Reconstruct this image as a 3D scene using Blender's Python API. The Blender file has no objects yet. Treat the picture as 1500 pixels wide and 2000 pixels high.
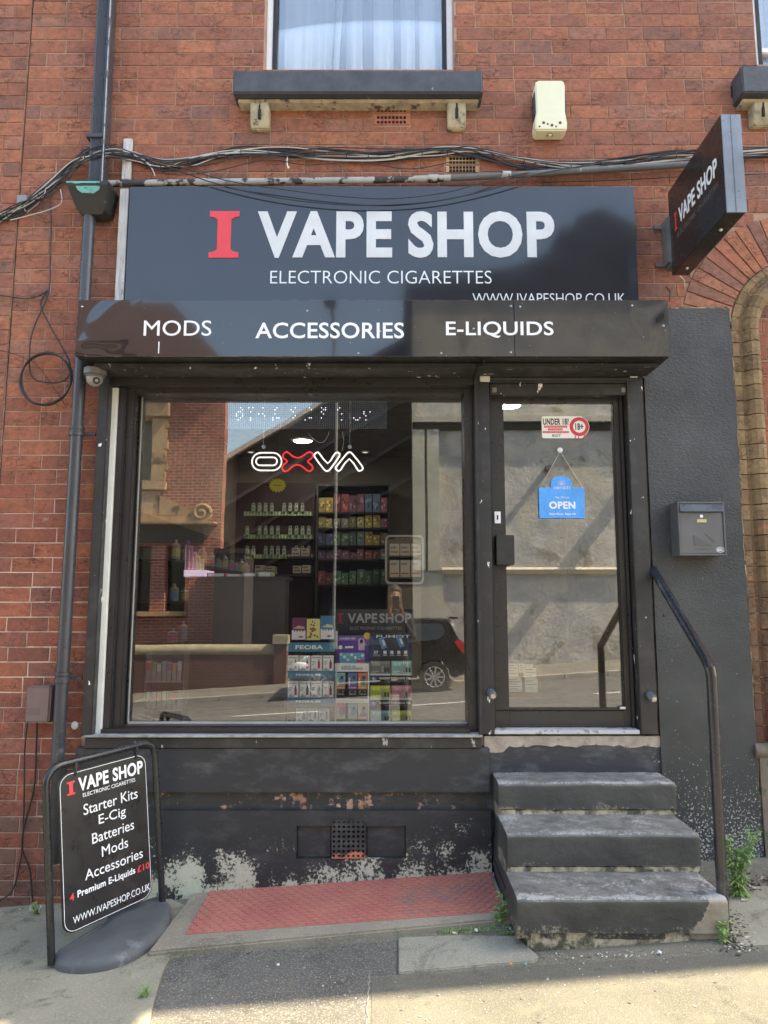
import bpy, bmesh, math, random
from mathutils import Vector, Matrix
R_=math.radians
S=bpy.context.scene
# ---------------- camera ----------------
F=1400.0; CX=765.0; PITCH=R_(7.17); CAM=Vector((0.0,-3.95,1.54))
cd=bpy.data.cameras.new('camera'); cam=bpy.data.objects.new('camera',cd); S.collection.objects.link(cam)
cd.sensor_fit='VERTICAL'; cd.sensor_height=36; cd.lens=F/2000*36; cd.shift_x=-(CX-750)/2000
cd.clip_start=0.02; cd.clip_end=500
cam.location=CAM; cam.rotation_euler=(R_(90)+PITCH,0,0); S.camera=cam
# ---------------- sky, sun, exposure ----------------
SUN_E=R_(51.5); SUN_A=R_(12.6)
W=bpy.data.worlds.new('World'); S.world=W; W.use_nodes=True
wn=W.node_tree; bg=wn.nodes['Background']; sky=wn.nodes.new('ShaderNodeTexSky')
sky.sky_type='NISHITA'; sky.sun_disc=False; sky.sun_elevation=SUN_E; sky.sun_rotation=R_(90)-SUN_A
sky.air_density=1.3; sky.dust_density=2.0; sky.ozone_density=1.2
wn.links.new(sky.outputs[0],bg.inputs[0]); bg.inputs[1].default_value=0.108
sd=bpy.data.lights.new('sun','SUN'); sd.energy=3.5; sd.angle=R_(0.6); sd.color=(1,.90,.72)
sun=bpy.data.objects.new('sun',sd); S.collection.objects.link(sun)
to=Vector((math.cos(SUN_E)*math.cos(SUN_A),math.cos(SUN_E)*math.sin(SUN_A),math.sin(SUN_E)))
sun.rotation_euler=to.to_track_quat('Z','Y').to_euler(); sun.location=(6,2,12)
S.view_settings.view_transform='Standard'; S.view_settings.look='None'; S.view_settings.gamma=1
S.view_settings.exposure=2.74
S.view_settings.use_white_balance=True; S.view_settings.white_balance_temperature=7300; S.view_settings.white_balance_tint=10
S.cycles.max_bounces=8; S.cycles.transparent_max_bounces=16; S.cycles.use_denoising=True
S.cycles.sample_clamp_indirect=8
# ---------------- picture -> place ----------------
COSP,SINP=math.cos(PITCH),math.sin(PITCH)
def P(px,py,Y=0.0):
    u=(px-CX)/F; v=-(py-1000.0)/F
    dy=COSP-SINP*v; dz=SINP+COSP*v; t=(Y-CAM.y)/dy
    return Vector((CAM.x+t*u, Y, CAM.z+t*dz))
def gz(x,y):
    b=.096+.065*max(-20,min(20,x))
    if y>=-4.4: return b+.025*min(y,2)
    if y>=-11.45: return b-.23+(y+4.4)*.026
    if y>=-14: return b-.31
    return b-.31
def G(px,py):            # where the line of sight meets the pavement
    lo,hi=-3.5,1.0
    for _ in range(50):
        m=(lo+hi)/2; p=P(px,py,m)
        if p.z<gz(p.x,m): hi=m
        else: lo=m
    p=P(px,py,lo); return p
def G2(px,py,h):
    lo,hi=-3.5,1.0
    for _ in range(50):
        m=(lo+hi)/2; p=P(px,py,m)
        if p.z<gz(p.x,m)+h: hi=m
        else: lo=m
    return P(px,py,lo)
def RC(x0,x1,y0,y1,Y):   # rectangle on the plane Y -> X0,X1,Z0,Z1
    m=(y0+y1)/2
    return P(x0,m,Y).x,P(x1,m,Y).x,P((x0+x1)/2,y1,Y).z,P((x0+x1)/2,y0,Y).z
GL=.12
def V(px,py,Yr): 
    p=P(px,py,2*GL-Yr); return Vector((p.x,Yr,p.z))
# ---------------- materials ----------------
MC={}
def nd(nt,t,props=None,**ins):
    n=nt.nodes.new('ShaderNode'+t)
    for k,v in (props or {}).items(): setattr(n,k,v)
    for k,v in ins.items():
        s=n.inputs[int(k[1:])] if k[0]=='i' and k[1:].isdigit() else n.inputs[k.replace('_',' ')]
        if isinstance(v,bpy.types.NodeSocket): nt.links.new(v,s)
        else: s.default_value=v
    return n
def newmat(name):
    m=bpy.data.materials.new(name); m.use_nodes=True; nt=m.node_tree
    return m,nt,nt.nodes['Principled BSDF']
def c4(c): return (c[0],c[1],c[2],1)
def noise(nt,vec,scale,det=5,rough=.6,dist=0):
    return nd(nt,'TexNoise',None,Vector=vec,Scale=scale,Detail=det,Roughness=rough,Distortion=dist).outputs[0]
def mrange(nt,v,a,b,c=0,d=1):
    return nd(nt,'MapRange',{'clamp':True},Value=v,From_Min=a,From_Max=b,To_Min=c,To_Max=d).outputs[0]
def math_(nt,op,a,b=0.0):
    return nd(nt,'Math',{'operation':op,'use_clamp':False},i0=a,i1=b).outputs[0]
def mix(nt,f,a,b,mode='MIX'):
    n=nt.nodes.new('ShaderNodeMix'); n.data_type='RGBA'; n.blend_type=mode
    for s,v in ((n.inputs[0],f),(n.inputs[6],a),(n.inputs[7],b)):
        if isinstance(v,bpy.types.NodeSocket): nt.links.new(v,s)
        else: s.default_value=v if isinstance(v,(int,float)) else c4(v)
    return n.outputs[2]
def pos(nt): return nt.nodes.new('ShaderNodeNewGeometry').outputs['Position']
def stretch(nt,p,s): return nd(nt,'Mapping',None,Vector=p,Scale=s).outputs[0]
def mat(name,col,rough=.6,metal=0,var=.15,vs=7,bump=0,bs=90,col2=None,th=.62,c2s=14,soft=.03,coat=0,em=None,es=0,st=None,rv=.12,spec=None,bd=.004):
    if name in MC: return MC[name]
    m,nt,b=newmat(name); p=pos(nt)
    if st: p=stretch(nt,p,st)
    n1=noise(nt,p,vs)
    base=mix(nt,1.0,col,nd(nt,'CombineColor',None,i0=mrange(nt,n1,.3,.7,1-var,1+var),i1=mrange(nt,n1,.3,.7,1-var,1+var),i2=mrange(nt,n1,.3,.7,1-var,1+var)).outputs[0],'MULTIPLY')
    if col2:
        n2=noise(nt,p,c2s,8,.65); base=mix(nt,mrange(nt,n2,th-soft,th+soft),base,col2)
    nt.links.new(base,b.inputs['Base Color'])
    nt.links.new(mrange(nt,noise(nt,p,vs*2.7),.3,.7,max(0,rough-rv),min(1,rough+rv)),b.inputs['Roughness'])
    b.inputs['Metallic'].default_value=metal
    if spec is not None: b.inputs['Specular IOR Level'].default_value=spec
    if coat: b.inputs['Coat Weight'].default_value=coat; b.inputs['Coat Roughness'].default_value=.05
    if bump:
        bn=nd(nt,'Bump',None,Strength=bump,Distance=bd,Height=noise(nt,p,bs,6,.6))
        nt.links.new(bn.outputs[0],b.inputs['Normal'])
    if em: b.inputs['Emission Color'].default_value=c4(em); b.inputs['Emission Strength'].default_value=es
    MC[name]=m; return m
def flat(col,rough=.5):      # a printed or moulded colour
    k='print_%02x%02x%02x_%d'%(tuple(int(max(0,min(1,c))*255) for c in col)+(int(rough*10),))
    if k in MC: return MC[k]
    m,nt,b=newmat(k); b.inputs['Base Color'].default_value=c4(col); b.inputs['Roughness'].default_value=rough
    MC[k]=m; return m
def glow(name,col,s):
    if name in MC: return MC[name]
    m,nt,b=newmat(name); b.inputs['Base Color'].default_value=c4(col)
    b.inputs['Emission Color'].default_value=c4(col); b.inputs['Emission Strength'].default_value=s
    MC[name]=m; return m
def glass(name,refl=.11,tint=(.93,.95,.95),wave=0.0):
    if name in MC: return MC[name]
    m,nt,b=newmat(name); nt.nodes.remove(b); out=nt.nodes['Material Output']
    t=nd(nt,'BsdfTransparent',None,Color=c4(tint)); g=nd(nt,'BsdfGlossy',None,Color=(1,1,1,1),Roughness=.0)
    if wave:
        bn=nd(nt,'Bump',None,Strength=wave,Distance=.02,Height=noise(nt,pos(nt),1.3,1))
        nt.links.new(bn.outputs[0],g.inputs['Normal'])
    fr=nd(nt,'Fresnel',None,IOR=1.5).outputs[0]
    fac=math_(nt,'MULTIPLY',fr,refl/.04)
    fac=nd(nt,'Clamp',None,i0=fac,i1=0.0,i2=.9).outputs[0]
    mx=nd(nt,'MixShader',None,i0=fac,i1=t.outputs[0],i2=g.outputs[0]); nt.links.new(mx.outputs[0],out.inputs[0])
    MC[name]=m; return m
def peel(name,paint,under,z0,z1,lo=.40,hi=.66,spread=.0,rough=.5,bump=.35,bs=60,sc=9,under2=None,fine=60,smudge=.5,light=(.16,.17,.17),slope=0.0):
    """painted masonry whose paint has come away, more and more from height z1 down to z0"""
    if name in MC: return MC[name]
    m,nt,b=newmat(name); p=pos(nt)
    sxyz=nd(nt,'SeparateXYZ',None,i0=p); z=math_(nt,'SUBTRACT',sxyz.outputs[2],math_(nt,'MULTIPLY',sxyz.outputs[0],slope))
    g=mrange(nt,z,z0,z1,1,0)
    big=noise(nt,p,sc*.35,3); mid=noise(nt,p,sc,8,.7); fi=noise(nt,p,fine,3,.6)
    s=math_(nt,'ADD',math_(nt,'MULTIPLY',big,.30),math_(nt,'ADD',math_(nt,'MULTIPLY',mid,.45),math_(nt,'MULTIPLY',fi,.30)))
    thr=math_(nt,'ADD',math_(nt,'MULTIPLY',g,-(hi-lo)),hi)
    d=math_(nt,'SUBTRACT',s,thr); mk=math_(nt,'ADD',math_(nt,'MULTIPLY',mrange(nt,d,-.004,.014),.75),math_(nt,'MULTIPLY',mrange(nt,d,-.03,.04),.25))
    sm=mrange(nt,noise(nt,stretch(nt,p,(1,1,2.2)),5,6,.7),.5,.8,0,smudge)
    pc=mix(nt,sm,paint,light)
    uc=mix(nt,mrange(nt,mid,.4,.6),under,under2 or tuple(c*.7 for c in under))
    nt.links.new(mix(nt,mk,pc,uc),b.inputs['Base Color'])
    nt.links.new(mrange(nt,mk,0,1,rough,.9),b.inputs['Roughness'])
    h=math_(nt,'SUBTRACT',math_(nt,'MULTIPLY',noise(nt,p,bs,5),.8),math_(nt,'MULTIPLY',mk,.5))
    bn=nd(nt,'Bump',None,Strength=bump,Distance=.006,Height=h); nt.links.new(bn.outputs[0],b.inputs['Normal'])
    MC[name]=m; return m
def chipped(name,paint,under,th=.66,rough=.38,bump=.12,sc=26,st=(1,1,.45),lightdust=.25):
    """gloss paint with sparse small chips"""
    if name in MC: return MC[name]
    m,nt,b=newmat(name); p=pos(nt)
    a=noise(nt,stretch(nt,p,st),sc,4,.55); big=noise(nt,p,3.0,2)
    mk=mrange(nt,math_(nt,'ADD',a,math_(nt,'MULTIPLY',big,.12)),th,th+.012)
    du=mrange(nt,noise(nt,p,7,6,.65),.5,.75,0,lightdust)
    nt.links.new(mix(nt,mk,mix(nt,du,paint,tuple(min(1,c*3+.03) for c in paint)),under),b.inputs['Base Color'])
    nt.links.new(mrange(nt,noise(nt,p,18),.3,.7,rough-.1,rough+.18),b.inputs['Roughness'])
    bn=nd(nt,'Bump',None,Strength=bump,Distance=.004,Height=noise(nt,p,45,5)); nt.links.new(bn.outputs[0],b.inputs['Normal'])
    MC[name]=m; return m
# ---------------- mesh collector ----------------
class MB:
    def __init__(s): s.v=[]; s.f=[]; s.m=[]; s.c=None
    def add(s,vs,fs,mi=0):
        o=len(s.v); s.v+=[Vector(v) for v in vs]; s.f+=[[i+o for i in f] for f in fs]; s.m+=[mi]*len(fs); return s
    def box(s,x0,x1,y0,y1,z0,z1,mi=0):
        if x0>x1:x0,x1=x1,x0
        if y0>y1:y0,y1=y1,y0
        if z0>z1:z0,z1=z1,z0
        return s.add([(x,y,z) for x in (x0,x1) for y in (y0,y1) for z in (z0,z1)],[(0,1,3,2),(4,6,7,5),(0,4,5,1),(2,3,7,6),(0,2,6,4),(1,5,7,3)],mi)
    def pb(s,px0,px1,py0,py1,yf,yb,mi=0):   # box whose front face covers the pixels, on plane yf
        a=RC(px0,px1,py0,py1,yf); return s.box(a[0],a[1],yf,yb,a[2],a[3],mi)
    def obox(s,c,u,v,w,mi=0):               # oriented box: centre and three half vectors
        c,u,v,w=map(Vector,(c,u,v,w))
        return s.add([c+a*u+b*v+d*w for a in (-1,1) for b in (-1,1) for d in (-1,1)],[(0,1,3,2),(4,6,7,5),(0,4,5,1),(2,3,7,6),(0,2,6,4),(1,5,7,3)],mi)
    def prism(s,pts,o,u,v,n,d,mi=0):        # outline (a,b) in the frame o+a*u+b*v, extruded by n*d
        o,u,v,n=map(Vector,(o,u,v,n)); k=len(pts)
        A=[o+a*u+b*v for a,b in pts]; B=[p+n*d for p in A]
        return s.add(A+B,[list(range(k))[::-1],list(range(k,2*k))]+[(i,(i+1)%k,k+(i+1)%k,k+i) for i in range(k)],mi)
    def xz(s,pts,y0,y1,mi=0): return s.prism([(a,b) for a,b in pts],(0,y0,0),(1,0,0),(0,0,1),(0,1,0),y1-y0,mi)
    def tube(s,pts,r,n=8,mi=0,smooth=0,caps=True,rr=None):
        pts=[Vector(p) for p in pts]
        if smooth: pts=crom(pts,smooth)
        k=len(pts); rings=[]; up=None
        for i,p in enumerate(pts):
            t=(pts[min(i+1,k-1)]-pts[max(i-1,0)]).normalized()
            if up is None: up=Vector((0,0,1)) if abs(t.z)<.9 else Vector((0,1,0))
            a=(up-t*up.dot(t)).normalized(); b=t.cross(a); up=a
            q=rr[i] if rr else r
            rings.append([p+(a*math.cos(2*math.pi*j/n)+b*math.sin(2*math.pi*j/n))*q for j in range(n)])
        vs=[v for g in rings for v in g]; fs=[(i*n+j,i*n+(j+1)%n,(i+1)*n+(j+1)%n,(i+1)*n+j) for i in range(k-1) for j in range(n)]
        if caps: fs+=[list(range(n))[::-1],[(k-1)*n+j for j in range(n)]]
        return s.add(vs,fs,mi)
    def lathe(s,prof,c,ax,n=20,mi=0,caps=True):   # profile (radius, along)
        c=Vector(c); ax=Vector(ax).normalized(); a=ax.orthogonal().normalized(); b=ax.cross(a)
        vs=[c+ax*h+(a*math.cos(2*math.pi*j/n)+b*math.sin(2*math.pi*j/n))*r for r,h in prof for j in range(n)]
        k=len(prof); fs=[(i*n+j,i*n+(j+1)%n,(i+1)*n+(j+1)%n,(i+1)*n+j) for i in range(k-1) for j in range(n)]
        if caps: fs+=[list(range(n))[::-1],[(k-1)*n+j for j in range(n)]]
        return s.add(vs,fs,mi)
    def ball(s,c,r,n=12,mi=0):
        r=(r,r,r) if isinstance(r,(int,float)) else r; c=Vector(c); vs=[];fs=[]
        for i in range(1,n):
            for j in range(2*n):
                t=math.pi*i/n; p=math.pi*j/n
                vs.append(c+Vector((r[0]*math.sin(t)*math.cos(p),r[1]*math.sin(t)*math.sin(p),r[2]*math.cos(t))))
        w=2*n; fs=[(i*w+j,i*w+(j+1)%w,(i+1)*w+(j+1)%w,(i+1)*w+j) for i in range(n-2) for j in range(w)]
        vs+=[c+Vector((0,0,r[2])),c-Vector((0,0,r[2]))]; a=len(vs)-2
        fs+=[(a,(j+1)%w,j) for j in range(w)]+[(a+1,(n-2)*w+j,(n-2)*w+(j+1)%w) for j in range(w)]
        return s.add(vs,fs,mi)
    def text(s,t,a,b,c,d,o,u,v,n,depth=.002,w=0,mi=0):   # text filling [a,b]x[c,d] in the frame, proud by depth along n
        vs,fs=glyphs(t,w); o,u,v,n=map(Vector,(o,u,v,n))
        A=[o+u*(a+x*(b-a))+v*(c+y*(d-c)) for x,y in vs]
        k=len(A); Bv=[p+n*depth for p in A]
        ed={}
        for f in fs:
            for i in range(len(f)):
                e=(f[i],f[(i+1)%len(f)]); ed[e]=1
        side=[(e[0],e[1],k+e[1],k+e[0]) for e in ed if (e[1],e[0]) not in ed]
        return s.add(A+Bv,[[i+k for i in f] for f in fs]+side,mi)
    def ptext(s,t,px0,px1,py0,py1,Y,depth=.002,w=0,mi=0):
        a=RC(px0,px1,py0,py1,Y); return s.text(t,a[0],a[1],a[2],a[3],(0,Y,0),(1,0,0),(0,0,1),(0,-1,0),depth,w,mi)
    def build(s,name,mats,parent=None,bevel=0,smooth=None,seg=2,label=None):
        if not isinstance(mats,(list,tuple)): mats=[mats]
        me=bpy.data.meshes.new(name)
        if parent is None or parent.get('_own'):
            xs=[p.x for p in s.v]; ys=[p.y for p in s.v]; zs=[p.z for p in s.v]
            o=Vector(((min(xs)+max(xs))/2,(min(ys)+max(ys))/2,min(zs))) if parent is None else Vector(parent['_o'])
        else: o=Vector(parent['_o'])
        me.from_pydata([v-o for v in s.v],[],s.f); me.polygons.foreach_set('material_index',s.m)
        for m in mats: me.materials.append(m)
        if s.c:
            at=me.color_attributes.new('Col','FLOAT_COLOR','POINT'); 
            at.data.foreach_set('color',[q for c in s.c for q in (c[0],c[1],c[2],1)])
        bm=bmesh.new(); bm.from_mesh(me); bmesh.ops.recalc_face_normals(bm,faces=bm.faces)
        if bevel:
            es=[e for e in bm.edges if len(e.link_faces)==2 and e.calc_face_angle(0)>.5]
            bmesh.ops.bevel(bm,geom=es,offset=bevel,segments=seg,affect='EDGES',clamp_overlap=True)
        bm.to_mesh(me); bm.free()
        if smooth is None: smooth=bevel>0
        if smooth:
            me.polygons.foreach_set('use_smooth',[True]*len(me.polygons)); me.set_sharp_from_angle(angle=R_(35))
        ob=bpy.data.objects.new(name,me); S.collection.objects.link(ob)
        if parent is None: ob.location=o; ob['_o']=tuple(o)
        else: ob.parent=parent; ob['_o']=tuple(o)
        if label: ob['label']=label
        return ob
def crom(p,k):
    out=[]; q=[p[0]]+p+[p[-1]]
    for i in range(1,len(q)-2):
        for j in range(k):
            t=j/k; a,b,c,d=q[i-1],q[i],q[i+1],q[i+2]
            out.append(.5*((2*b)+(c-a)*t+(2*a-5*b+4*c-d)*t*t+(3*b-3*c+d-a)*t**3))
    return out+[p[-1]]
GC={}
def glyphs(t,w):
    if (t,w) in GC: return GC[(t,w)]
    cu=bpy.data.curves.new('t','FONT'); cu.body=t; cu.resolution_u=4; cu.offset=w; cu.fill_mode='FRONT'
    if w>0.01: cu.space_character=1+w*2.2
    ob=bpy.data.objects.new('t',cu); me=ob.to_mesh()
    vs=[(v.co.x,v.co.y) for v in me.vertices]; fs=[list(p.vertices) for p in me.polygons]
    ob.to_mesh_clear(); bpy.data.objects.remove(ob); bpy.data.curves.remove(cu)
    x0=min(v[0] for v in vs);x1=max(v[0] for v in vs);y0=min(v[1] for v in vs);y1=max(v[1] for v in vs)
    vs=[((a-x0)/max(1e-6,x1-x0),(b-y0)/max(1e-6,y1-y0)) for a,b in vs]
    # orient all faces the same way
    def area(f): return sum(vs[f[i]][0]*vs[f[(i+1)%len(f)]][1]-vs[f[(i+1)%len(f)]][0]*vs[f[i]][1] for i in range(len(f)))
    fs=[f if area(f)>0 else f[::-1] for f in fs]
    GC[(t,w)]=(vs,fs); return vs,fs
def tag(o,label=None,cat=None,group=None,kind=None):
    for k,v in (('label',label),('category',cat),('group',group),('kind',kind)):
        if v: o[k]=v
    return o
def thing(name,loc,label,cat,group=None):
    o=bpy.data.objects.new(name,None); S.collection.objects.link(o); o.location=loc; o.empty_display_size=.1
    o['_o']=tuple(loc); return tag(o,label,cat,group)
def solo(mb,name,mats,label,cat,group=None,**k): return tag(mb.build(name,mats,**k),label,cat,group)
def structure(mb,name,mats,kind='structure',**k):
    o=mb.build(name,mats,**k); o['kind']=kind; return o
rnd=random.Random(7)
# ================= materials of the place =================
def brickmat():
    m,nt,b=newmat('red_brick'); p=pos(nt)
    at=nd(nt,'Attribute',{'attribute_name':'Col'}).outputs[0]
    n1=noise(nt,p,30,8,.7); n2=noise(nt,stretch(nt,p,(1.6,1,.45)),2.4,6,.65); n3=noise(nt,stretch(nt,p,(.6,1,1.4)),60,6,.7)
    c=mix(nt,mrange(nt,n1,.35,.65,.0,.45),at,(.09,.05,.042))
    cr=nd(nt,'TexVoronoi',{'feature':'DISTANCE_TO_EDGE'},Vector=nd(nt,'VectorMath',{'operation':'ADD'},i0=stretch(nt,p,(.7,1,1.5)),i1=nd(nt,'VectorMath',{'operation':'SCALE'},i0=nd(nt,'TexNoise',None,Vector=p,Scale=16.0,Detail=4.0).outputs[1],Scale=.09).outputs[0]).outputs[0],Scale=21.0).outputs[0]
    crk=math_(nt,'MULTIPLY',mrange(nt,cr,.0,.05,1,0),mrange(nt,noise(nt,p,6,3),.49,.60,0,1))
    c=mix(nt,mrange(nt,n3,.58,.68,0,.8),c,(.045,.022,.018))      # pits and creases
    c=mix(nt,mrange(nt,noise(nt,stretch(nt,p,(.8,1,1.7)),11,6,.75,.5),.52,.66,0,.55),c,(.12,.062,.048))
    c=mix(nt,math_(nt,'MULTIPLY',crk,.7),c,(.06,.032,.026))
    c=mix(nt,mrange(nt,noise(nt,p,14,6,.7),.56,.70,0,.45),c,(.52,.20,.11))
    c=mix(nt,mrange(nt,n2,.52,.72,0,.42),c,(.13,.095,.085))         # grime
    c=mix(nt,mrange(nt,noise(nt,p,4.3,8,.7),.66,.72,0,.35),c,(.50,.42,.36)) # bloom
    nt.links.new(c,b.inputs['Base Color']); b.inputs['Roughness'].default_value=.9; b.inputs['Specular IOR Level'].default_value=.25
    h=math_(nt,'SUBTRACT',math_(nt,'ADD',math_(nt,'MULTIPLY',n3,.8),math_(nt,'MULTIPLY',n1,.9)),math_(nt,'MULTIPLY',crk,.8))
    bn=nd(nt,'Bump',None,Strength=.75,Distance=.006,Height=h); nt.links.new(bn.outputs[0],b.inputs['Normal'])
    return m
BRICK=brickmat()
m,nt,b=newmat('mortar'); p=pos(nt); z=nd(nt,'SeparateXYZ',None,i0=p).outputs[2]
lo_=mrange(nt,math_(nt,'ADD',z,math_(nt,'MULTIPLY',noise(nt,p,1.1,3),1.6)),2.4,3.3,1,0)
c=mix(nt,lo_,(.40,.25,.175),(.60,.46,.37)); c=mix(nt,mrange(nt,noise(nt,p,4,6,.7),.48,.60,0,.8),c,(.24,.13,.09)); c=mix(nt,mrange(nt,noise(nt,p,1.3,3),.5,.62,0,.6),c,(.20,.11,.08))
nt.links.new(c,b.inputs['Base Color']); b.inputs['Roughness'].default_value=.95
bn=nd(nt,'Bump',None,Strength=.5,Distance=.005,Height=noise(nt,p,120,5)); nt.links.new(bn.outputs[0],b.inputs['Normal']); MORTAR=m
BLACKP=chipped('black_gloss_paint',(.016,.015,.016),(.72,.71,.66),th=.79,rough=.36)
BLACKW=chipped('worn_black_frame_paint',(.024,.023,.023),(.8,.79,.75),th=.735,rough=.42,lightdust=.4)
PVC=mat('dark_grey_plastic_pipe',(.045,.047,.055),.33,var=.2,vs=5,bump=.05,bs=30,col2=(.12,.12,.125),th=.66,c2s=5)
ALU=mat('dark_brown_aluminium',(.026,.023,.023),.34,var=.2,vs=3)
RUB=mat('black_rubber',(.02,.02,.02),.7)
WHITEP=mat('old_white_paint',(.74,.73,.67),.6,var=.08,vs=9,col2=(.30,.28,.24),th=.68,c2s=16)
WHITEF=mat('white_window_plastic',(.80,.80,.80),.35,var=.05)
CABK=mat('black_cable_sheath',(.02,.02,.022),.5,var=.2)
CAWH=mat('grey_white_cable_sheath',(.52,.50,.46),.5,var=.15)
WOOD=mat('weathered_grey_wood',(.42,.42,.41),.85,var=.3,vs=10,st=(6,6,.7),bump=.4,bs=40,col2=(.10,.09,.07),th=.64,c2s=9)
STONE=mat('pale_weathered_stone',(.40,.35,.25),.9,var=.3,vs=14,bump=.5,bs=90,col2=(.07,.065,.05),th=.60,c2s=16,soft=.05)
SILLP=mat('black_painted_stone_sill',(.055,.06,.07),.6,var=.25,vs=9,bump=.35,bs=70,col2=(.28,.27,.24),th=.70,c2s=12)
STEEL=mat('brushed_steel',(.5,.5,.5),.3,metal=.9,var=.2,vs=30)
TERRA=mat('terracotta',(.42,.15,.09),.9,var=.3,vs=30,bump=.4)
BUFF=mat('buff_terracotta',(.50,.32,.19),.9,var=.25,vs=25,bump=.4)
HOLE=flat((.006,.005,.005),.9)
GLOSSSIGN=mat('dark_slate_sign_panel',(.021,.023,.029),.08,var=.10,vs=2,coat=.35,rv=.02,spec=.55)
WL=mat('white_sign_vinyl',(.80,.82,.84),.4,var=.06)
RL=mat('red_sign_vinyl',(.70,.050,.062),.4,var=.05)

# ================= ground =================
def asphalt(name,base,spk,sand,sc=160,damp=.5):
    m,nt,b=newmat(name); p=pos(nt)
    a=noise(nt,p,sc,4,.8); v=nd(nt,'TexVoronoi',None,Vector=p,Scale=sc*.9).outputs[0]; big=noise(nt,p,1.6,6,.6); md=noise(nt,p,9,7,.7)
    c=mix(nt,mrange(nt,big,.3,.7),tuple(x*.82 for x in base),tuple(x*1.3 for x in base))
    c=mix(nt,mrange(nt,noise(nt,p,3.7,5,.7,.8),.56,.64,0,.5),c,tuple(x*.5 for x in base))
    c=mix(nt,mrange(nt,a,.52,.66,0,.75),c,spk)
    c=mix(nt,mrange(nt,v,.0,.16,.7,0),c,tuple(x*.35 for x in base))
    c=mix(nt,mrange(nt,md,.57,.70,0,damp),c,sand)
    nt.links.new(c,b.inputs['Base Color']); b.inputs['Roughness'].default_value=.93; b.inputs['Specular IOR Level'].default_value=.25
    bn=nd(nt,'Bump',None,Strength=.65,Distance=.006,Height=math_(nt,'ADD',a,math_(nt,'MULTIPLY',md,.6))); nt.links.new(bn.outputs[0],b.inputs['Normal'])
    return m
ASPH=asphalt('worn_asphalt',(.135,.125,.098),(.40,.36,.27),(.26,.235,.17),damp=.75)
ROADM=asphalt('road_asphalt',(.09,.088,.085),(.25,.24,.22),(.15,.145,.13))
CONC=asphalt('mossy_concrete',(.25,.235,.175),(.42,.38,.28),(.105,.11,.06),sc=110,damp=.85)
SLABM=asphalt('grey_concrete_slab',(.24,.228,.18),(.48,.45,.36),(.14,.13,.09),sc=130,damp=.7)
def sheet(name,xs,ys,dz,mt):
    mb=MB(); k=len(ys)
    vs=[(x,y,gz(x,y)+dz) for x in xs for y in ys]
    fs=[(i*k+j,i*k+j+1,(i+1)*k+j+1,(i+1)*k+j) for i in range(len(xs)-1) for j in range(k-1)]
    mb.add(vs,fs); return structure(mb,name,mt)
XS=[-90,-40,-20,-10,-5,-2,0,2,5,10,20,40,90]
# land sheet reaching the horizon, a little under the pavements
mb=MB(); ys=[-160,-60,-13.99,-11.46,-11.45,-9,-6.5,-4.42]
vs=[(x,y,(gz(x,max(y,-14)) if y>=-11.45 else gz(x,-11.45)-.02)+(0 if -11.45<=y<=-4.42 else -.0)) for x in XS for y in ys]; k=len(ys)
vs+= [(x,y,gz(x,-1)-.35) for x in XS for y in (-4.41,2,160)]
mb.add(vs[:len(XS)*k],[(i*k+j,i*k+j+1,(i+1)*k+j+1,(i+1)*k+j) for i in range(len(XS)-1) for j in range(k-1)])
mb.add(vs[len(XS)*k:],[(i*3+j,i*3+j+1,(i+1)*3+j+1,(i+1)*3+j) for i in range(len(XS)-1) for j in range(2)])
structure(mb,'ground',ROADM)
sheet('pavement',XS,[-4.28,-3,-1.5,-.5,.3],0,ASPH)
sheet('far_pavement',XS,[-14.6,-13,-11.6],0,asphalt('far_pavement_asphalt',(.15,.14,.125),(.3,.28,.24),(.2,.19,.16)))
gpoly_later=None
KERB=mat('kerb_stone',(.33,.31,.27),.9,var=.2,vs=5,bump=.3)
for nm,y0,y1,h in (('near_kerb',-4.42,-4.28,.16),('far_kerb',-11.6,-11.46,.14)):
    mb=MB()
    for i in range(-24,24):
        x0,x1=i*.92+.004,(i+1)*.92-.004; y=(y0+y1)/2; yy=-4.3 if nm[0]=='n' else -12
        a,b=gz(x0,yy)+.004,gz(x1,yy)+.004
        mb.add([(x0,y0,a-h),(x1,y0,b-h),(x1,y1,b-h),(x0,y1,a-h),(x0,y0,a),(x1,y0,b),(x1,y1,b),(x0,y1,a)],[(0,1,2,3),(4,5,6,7),(0,1,5,4),(1,2,6,5),(2,3,7,6),(3,0,4,7)])
    structure(mb,nm,KERB,bevel=.012)
mb=MB()
for i in range(-8,9):
    x0=i*3.1+.35; x1=x0+1.5
    mb.add([(x0,-8.5,gz(x0,-8.5)+.005),(x1,-8.5,gz(x1,-8.5)+.005),(x1,-8.4,gz(x1,-8.4)+.005),(x0,-8.4,gz(x0,-8.4)+.005)],[(0,1,2,3)])
structure(mb,'road_marking',mat('worn_white_road_paint',(.6,.6,.56),.8,col2=(.15,.15,.14),th=.6,c2s=30))
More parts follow.
